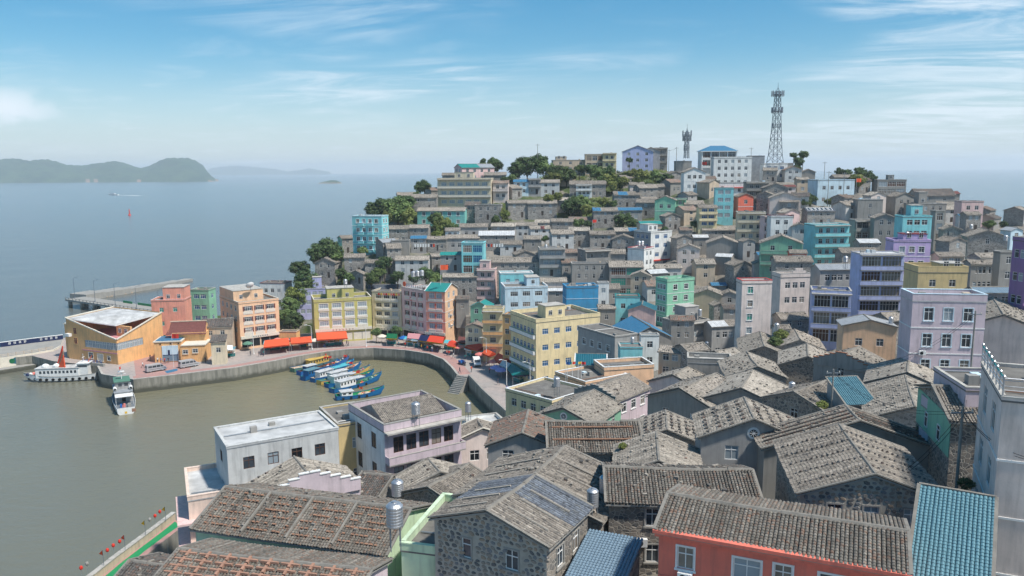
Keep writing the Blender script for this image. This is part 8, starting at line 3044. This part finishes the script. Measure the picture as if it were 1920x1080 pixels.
# promenade along the sea wall, lower left
PZ = 10.0
pw = pxz([(326, 968), (290, 996), (250, 1026), (215, 1052), (180, 1080), (120, 1124)], PZ)
p_in = pxz([(345, 985), (315, 1008), (275, 1040), (240, 1066), (222, 1080), (170, 1128)], PZ - .4)
m = MB()
for a, b, c, e in zip(pw, pw[1:], p_in[1:], p_in):
    m.poly([(*a, PZ - .4), (*b, PZ - .4), (*c, PZ - .4), (*e, PZ - .4)][::-1], 'redpaving')
    m.poly([(*e, PZ - .4), (*c, PZ - .4), (*c, PZ - 7), (*e, PZ - 7)], 'seawall')
tag(m.build('promenade_path'), None, None, None, 'structure')
sw = empty('promenade_wall')
tag(sw, 'stone parapet wall along the promenade in the lower left corner', 'wall')
for a, b in zip(pw, pw[1:]):
    A, Bq = Vector((*a, 0)), Vector((*b, 0))
    n = 5
    for i in range(n):
        c = A + (Bq - A) * ((i + .5) / n)
        m = MB()
        m.obox((c.x, c.y, -3), Bq - A, (Bq - A).length / n - .01, .5, PZ + 3 + .5, 'tn')
        m.obox((c.x, c.y, PZ + .5), Bq - A, (Bq - A).length / n - .03, .62, .12, 'coping')
        m.build('wall_block', sw)
m = MB()
ga = pxz([(337, 985), (310, 1004), (270, 1034), (238, 1062), (214, 1080), (165, 1122)], PZ - .38)
gb = pxz([(328, 978), (300, 1000), (260, 1030), (226, 1056), (200, 1078), (150, 1118)], PZ - .38)
for a, b, c, e in zip(ga, ga[1:], gb[1:], gb):
    m.poly([(*a, PZ - .37), (*e, PZ - .37), (*c, PZ - .37), (*b, PZ - .37)], 'a_grn')
    m.poly([(*a, PZ - .37), (*b, PZ - .37), (*b, PZ - .4), (*a, PZ - .4)], 'a_grn')
tag(m.build('green_mat'), 'strip of bright green matting along the promenade', 'mat')
for i, (px, py, mt, lb) in enumerate(((311, 977, 'a_yel', 'yellow pennant on the promenade wall nearest the pale peach house'), (273, 1004, 'a_yel', 'yellow pennant in the middle of the promenade wall'), (235, 1032, 'a_org', 'pale orange pennant on the promenade wall'), (195, 1062, 'a_org', 'orange pennant nearest the lower left edge'))):
    p = unz(px, py, PZ + .5)
    root = empty('pennant_pole', p)
    tag(root, lb, 'flag', 'pennants on the promenade wall')
    m = MB()
    m.tube((0, 0, 0), (0, 0, 2.0), .035, .025, 6, 'galv')
    m.build('pole', root)
    m = MB()
    m.poly([(0, 0, 2.0), (0, 0, 1.3), (-.5, .1, 1.5)], mt)
    m.poly([(-.5, .1, 1.5), (0, 0, 1.3), (0, 0, 2.0)], mt)
    m.build('cloth', root)
LANT = []
for i, (px, py) in enumerate(((301, 966), (292, 974), (282, 981), (226, 1023), (214, 1031), (203, 1040), (165, 1066), (154, 1074))):
    p = unz(px, py + 12, PZ + .5)
    m = MB()
    m.lathe([(.04, 1.1), (.16, 1.2), (.2, 1.35), (.16, 1.5), (.04, 1.6)], 10, 'flagr' if i % 4 != 2 else 'conc')
    m.tube((0, 0, -.02), (0, 0, 1.1), .015, .015, 5, 'galv')
    o = m.build('lantern')
    o.location = p
    tag(o, 'small round lantern on a thin stalk along the promenade wall', 'lantern', 'lanterns along the promenade wall')
# flags over the town
def flagpole(px, py, d, hh, mat, label, w_=1.6):
    p = unp(px, py, d)
    root = empty('flagpole', p)
    tag(root, label, 'flag', 'flags over the town')
    m = MB()
    m.tube((0, 0, -2), (0, 0, hh), .05, .03, 6, 'white')
    m.build('pole', root)
    link('flag', flag_mesh(mat, w_, w_ * .62), root, (0, 0, hh - w_ * .64), R(rnd.uniform(-40, 40)))
flagpole(325, 676, 204, 7, 'flagr', 'red flag on a tall pole before the stage house', 1.8)
flagpole(826, 522, 232, 4, 'a_org', 'orange flag flying from the peach hotel roof', 2.4)
flagpole(1013, 440, 268, 3, 'a_pink', 'pink banner on the hillside right of the long pale-roofed house')
flagpole(1111, 428, 276, 3, 'flagr', 'red banner among the mid-hill trees')
flagpole(1316, 318, 308, 3, 'flagr', 'red banner beside the white six-window gable house', 1.8)
flagpole(1605, 356, 278, 4, 'a_org', 'orange banner beside the pale blue skyline house', 2)
for px, mt in ((1061, 'a_blue'), (1064, 'a_teal'), (1073, 'a_red'), (1084, 'a_yel'), (1090, 'flagr')):
    flagpole(px, 704, 146, 2.6, mt, dict(a_blue='blue', a_teal='teal', a_red='tall scarlet', a_yel='yellow', flagr='small red')[mt] + ' pennant on the apricot terrace parapet', .8)
# rooftop letter sign of the hotel wing
h = by_short('the pale pink hotel wing')
Hs = h['obj']
wp = Hs.M @ Vector((0.2, .3, Hs.H + .4))
root = empty('roof_sign', wp, Hs.yaw)
tag(root, 'rooftop sign of red and blue characters on the pale pink hotel wing', 'sign')
m = MB()
m.box(.2, Hs.w - .4, .1, .16, .1, .2, 'galv')
m.box(.2, Hs.w - .4, .1, .16, 1.1, 1.2, 'galv')
m.build('frame', root)
marks(root, 1.6, Hs.w * .5, .05, .2, 1.1, 4, 'a_blue')
marks(root, Hs.w * .5, Hs.w - .5, .05, .2, 1.0, 5, 'maroon')
m = MB()
m.tube((.7, .02, .9), (.7, .14, .9), .75, .75, 16, 'a_org')
m.build('disc', root)
h = by_short('the teal-roofed peach hotel')
Hs = h['obj']
g = empty('vertical_sign')
g.parent = Hs.root
for i in range(6):
    mq = MB()
    z = 11.6 - i * 1.6
    x = Hs.w * .5 - .35
    for k in range(3):
        mq.box(x, x + .7, -.04, -.004, z - .25 * k, z - .25 * k + .09, 'flagr')
    mq.box(x + .3, x + .4, -.045, -.004, z - .55, z + .15, 'flagr')
    mq.build('character', g)
h = by_short('the pale pink hotel wing')
Hs = h['obj']
mq = MB()
mq.box(Hs.w * .35, Hs.w * .35 + .9, -.06, -.004, Hs.H - 3.4, Hs.H - 2.4, 'flagr')
mq.box(Hs.w * .35 + .2, Hs.w * .35 + .7, -.08, -.06, Hs.H - 3.2, Hs.H - 2.6, 'white')
mq.build('emblem', Hs.root)
# clutter on the bright azure roof
h = by_short('the bright azure house')
Hs = h['obj']
for i in range(14):
    p = Hs.M @ Vector((rnd.uniform(.8, Hs.w - .8), rnd.uniform(.8, Hs.dep - .8), Hs.H + .1))
    m = MB()
    s_ = rnd.uniform(.25, .6)
    m.obox((0, 0, 0), (1, rnd.uniform(-1, 1), 0), s_ * 2, s_, rnd.uniform(.3, .8), rnd.choice(['tn', 'gc', 'wood', 'conc', 'mt']))
    o = m.build('crate')
    o.location = p
    tag(o, 'weathered crate, one of the clutter on the bright azure house roof', 'crate', 'clutter on the bright azure roof')
# laundry on the hillside
for px, py, d, n, lb in ((797, 466, 268, 8, 'line of pink and white washing right of the tall turquoise block'), (925, 466, 262, 8, 'line of coloured washing below the long pale-roofed house')):
    p = unp(px, py, d)
    root = empty('washing_line', p)
    tag(root, lb, 'laundry')
    m = MB()
    m.tube((-4, 0, 1.6), (4, 0, 1.6), .02, .02, 4, 'white')
    m.tube((-4, 0, -1), (-4, 0, 1.7), .04, .04, 5, 'galv')
    m.tube((4, 0, -1), (4, 0, 1.7), .04, .04, 5, 'galv')
    m.build('line', root)
    for i in range(n):
        x = -3.6 + 7.2 * i / n
        m = MB()
        q = [(x, .02, 1.58), (x + .6, -.03, 1.58), (x + .58, .08, .5), (x + .03, -.05, .45)]
        mt = rnd.choice(['a_pink', 'a_red', 'white', 'a_teal', 'a_navy', 'white'])
        m.poly(q, mt)
        m.poly(q[::-1], mt)
        m.build('garment', root)
# blue sheet roof in the foreground
def sheet():
    pts = [(1103, 992), (1205, 1012), (1212, 1085), (1056, 1085)]
    z = 29.5
    A = unz(1103, 994, z + 1.2)
    Bq = unz(1206, 1013, z + 1.2)
    v = Bq - A
    yaw = math.atan2(v.y, v.x)
    root = empty('garden_shed', (A.x, A.y, z - 3), yaw)
    tag(root, 'low shed with a faded blue tiled roof in front of the long barrel-tiled house', 'shed')
    w_ = v.length
    m = MB()
    m.box(.2, w_ - .2, -4.2, -.1, -3, 3.3, 'gs')
    m.build('wall', root)
    n = int(w_ / .22)
    tm = tile_column(w_ / n, 5.2, 'lbt')
    m = MB()
    m.poly([(0, -4.9, 3.2), (w_, -4.9, 3.2), (w_, 0, 4.2), (0, 0, 4.2)], 'lbt')
    m.poly([(0, -4.9, 3.08), (w_, -4.9, 3.08), (w_, 0, 4.08), (0, 0, 4.08)][::-1], 'conc')
    ro = m.build('roof', root)
    for i in range(n):
        q = link('tile_column', tm, ro)
        q.location = (w_ / n * i, -5.0, 3.18)
        q.rotation_euler = (math.atan2(1.0, 4.9), 0, 0)
sheet()
# ------------------------------------------------------------------ names for what stands where
COLW = dict(cy='turquoise', tq='turquoise', gr='green', mint='mint green', pk='mauve pink', pp='pale pink', lv='lavender', bl='azure', yl='pale yellow', cr='cream', pe='apricot', orr='orange', sa='salmon', rd='red', tn='tan',
            pu='lilac', wh='white', wb='pale blue', lb='periwinkle', gp='grey rendered', gy='grey rendered', gc='dark grey concrete', conc='bare concrete', gs='grey stone', rubble='rubble-stone', be='beige', pw='whitish', whd='stained white', mg='pink', kh='khaki', mg_='slate grey', dp='purple', lg='pale green')
ROOFW = dict(t='grey tiled roof', tl='pale tiled roof', td='dark tiled roof', tr='brown tiled roof', tm='worn tiled roof', b='blue sheet roof', T='teal roof', dT='dark teal roof', mt='whitish metal roof', mg_='silver metal roof', sl='slate roof', rb='red-brown roof', lbt='faded blue roof')
LM = []
for h in HS:
    b = h['base']
    ca, sa_ = math.cos(h['yaw']), math.sin(h['yaw'])
    c = b + Vector((ca * h['w'] / 2 - sa_ * h['dep'] / 2, sa_ * h['w'] / 2 + ca * h['dep'] / 2, h['H'] * .6))
    x, y, _ = proj(c)
    h['px'] = (x, y)
    if h['short']:
        LM.append((x, y, h['short']))
def relation(x, y, used_by=None):
    best = sorted(LM, key=lambda l: (l[0] - x) ** 2 + ((l[1] - y) * 1.5) ** 2)[0]
    dx, dy = x - best[0], y - best[1]
    if abs(dx) > abs(dy) * 1.3:
        rel = 'right of' if dx > 0 else 'left of'
    else:
        rel = 'below' if dy > 0 else 'above'
    return rel, best[2], math.hypot(dx, dy)
groups = {}
for h in HS:
    o = h['o']
    root = h['obj'].root
    if h['lab']:
        root['label'] = h['lab']
    else:
        roof = 'flat roof' if o.get('r') == 'f' else ROOFW.get(o.get('rm', 't'), 'tiled roof')
        if o.get('r') == 'G' or h['kind'] == 'P':
            roof = roof.replace('roof', 'gable roof')
        look = COLW[o['wl']] + ' house with ' + roof
        rel, lm, dist = relation(*h['px'])
        groups.setdefault((look, rel, lm), []).append((dist, root))
    root['category'] = 'house' if h['H'] < 9.5 else 'building'
    root['group'] = 'houses of the fishing town'
ORD = ['nearest', 'second', 'third', 'fourth', 'fifth', 'sixth', 'seventh', 'eighth']
for (look, rel, lm), lst in groups.items():
    lst.sort(key=lambda e: e[0])
    for i, (dist, root) in enumerate(lst):
        root['label'] = (look + ', ' + rel + ' ' + lm) if len(lst) == 1 else (look + ', ' + ORD[i] + ' ' + rel + ' ' + lm)
for h in HS:
    q = h['obj'].root['label']
    if len(q.split()) > 16:
        h['obj'].root['label'] = q.replace(' tiled', '').replace(' concrete', '').replace(' rendered', '').replace(' gable roof', ' gable')
tg = {}
for o, px, py, d, mt, rad in TREE_OBJS:
    look = dict(leaf='leafy green', leafy='yellow-green', leafd='dark green')[mt] + (' tree' if rad > 1.6 else ' shrub')
    rel, lm, dist = relation(px, py)
    tg.setdefault((look, rel, lm), []).append((dist, o))
    o['category'] = 'tree' if rad > 1.6 else 'shrub'
    o['group'] = 'trees and shrubs of the town'
for (look, rel, lm), lst in tg.items():
    lst.sort(key=lambda e: e[0])
    for i, (dist, o) in enumerate(lst):
        o['label'] = look + ' ' + rel + ' ' + lm if len(lst) == 1 else look + ', ' + ORD[i] + ' ' + rel + ' ' + lm
# ------------------------------------------------------------------ haze over the sea
t = NT('haze')
t.t.nodes.remove(t.b)
pv = t.n('ShaderNodeVolumePrincipled')
pv.inputs['Color'].default_value = (.86, .93, 1.0, 1)
pv.inputs['Density'].default_value = HAZE_D
pv.inputs['Anisotropy'].default_value = 0.1
t.lk(pv.outputs[0], t.o.inputs['Volume'])
MATS['haze'] = t.m
m = MB()
m.box(-15400, 15400, -3200, 15400, -30, 175, 'haze')
hz = m.build('haze')
tag(hz, 'thin pale sea haze over the bay', 'haze', None, 'stuff')
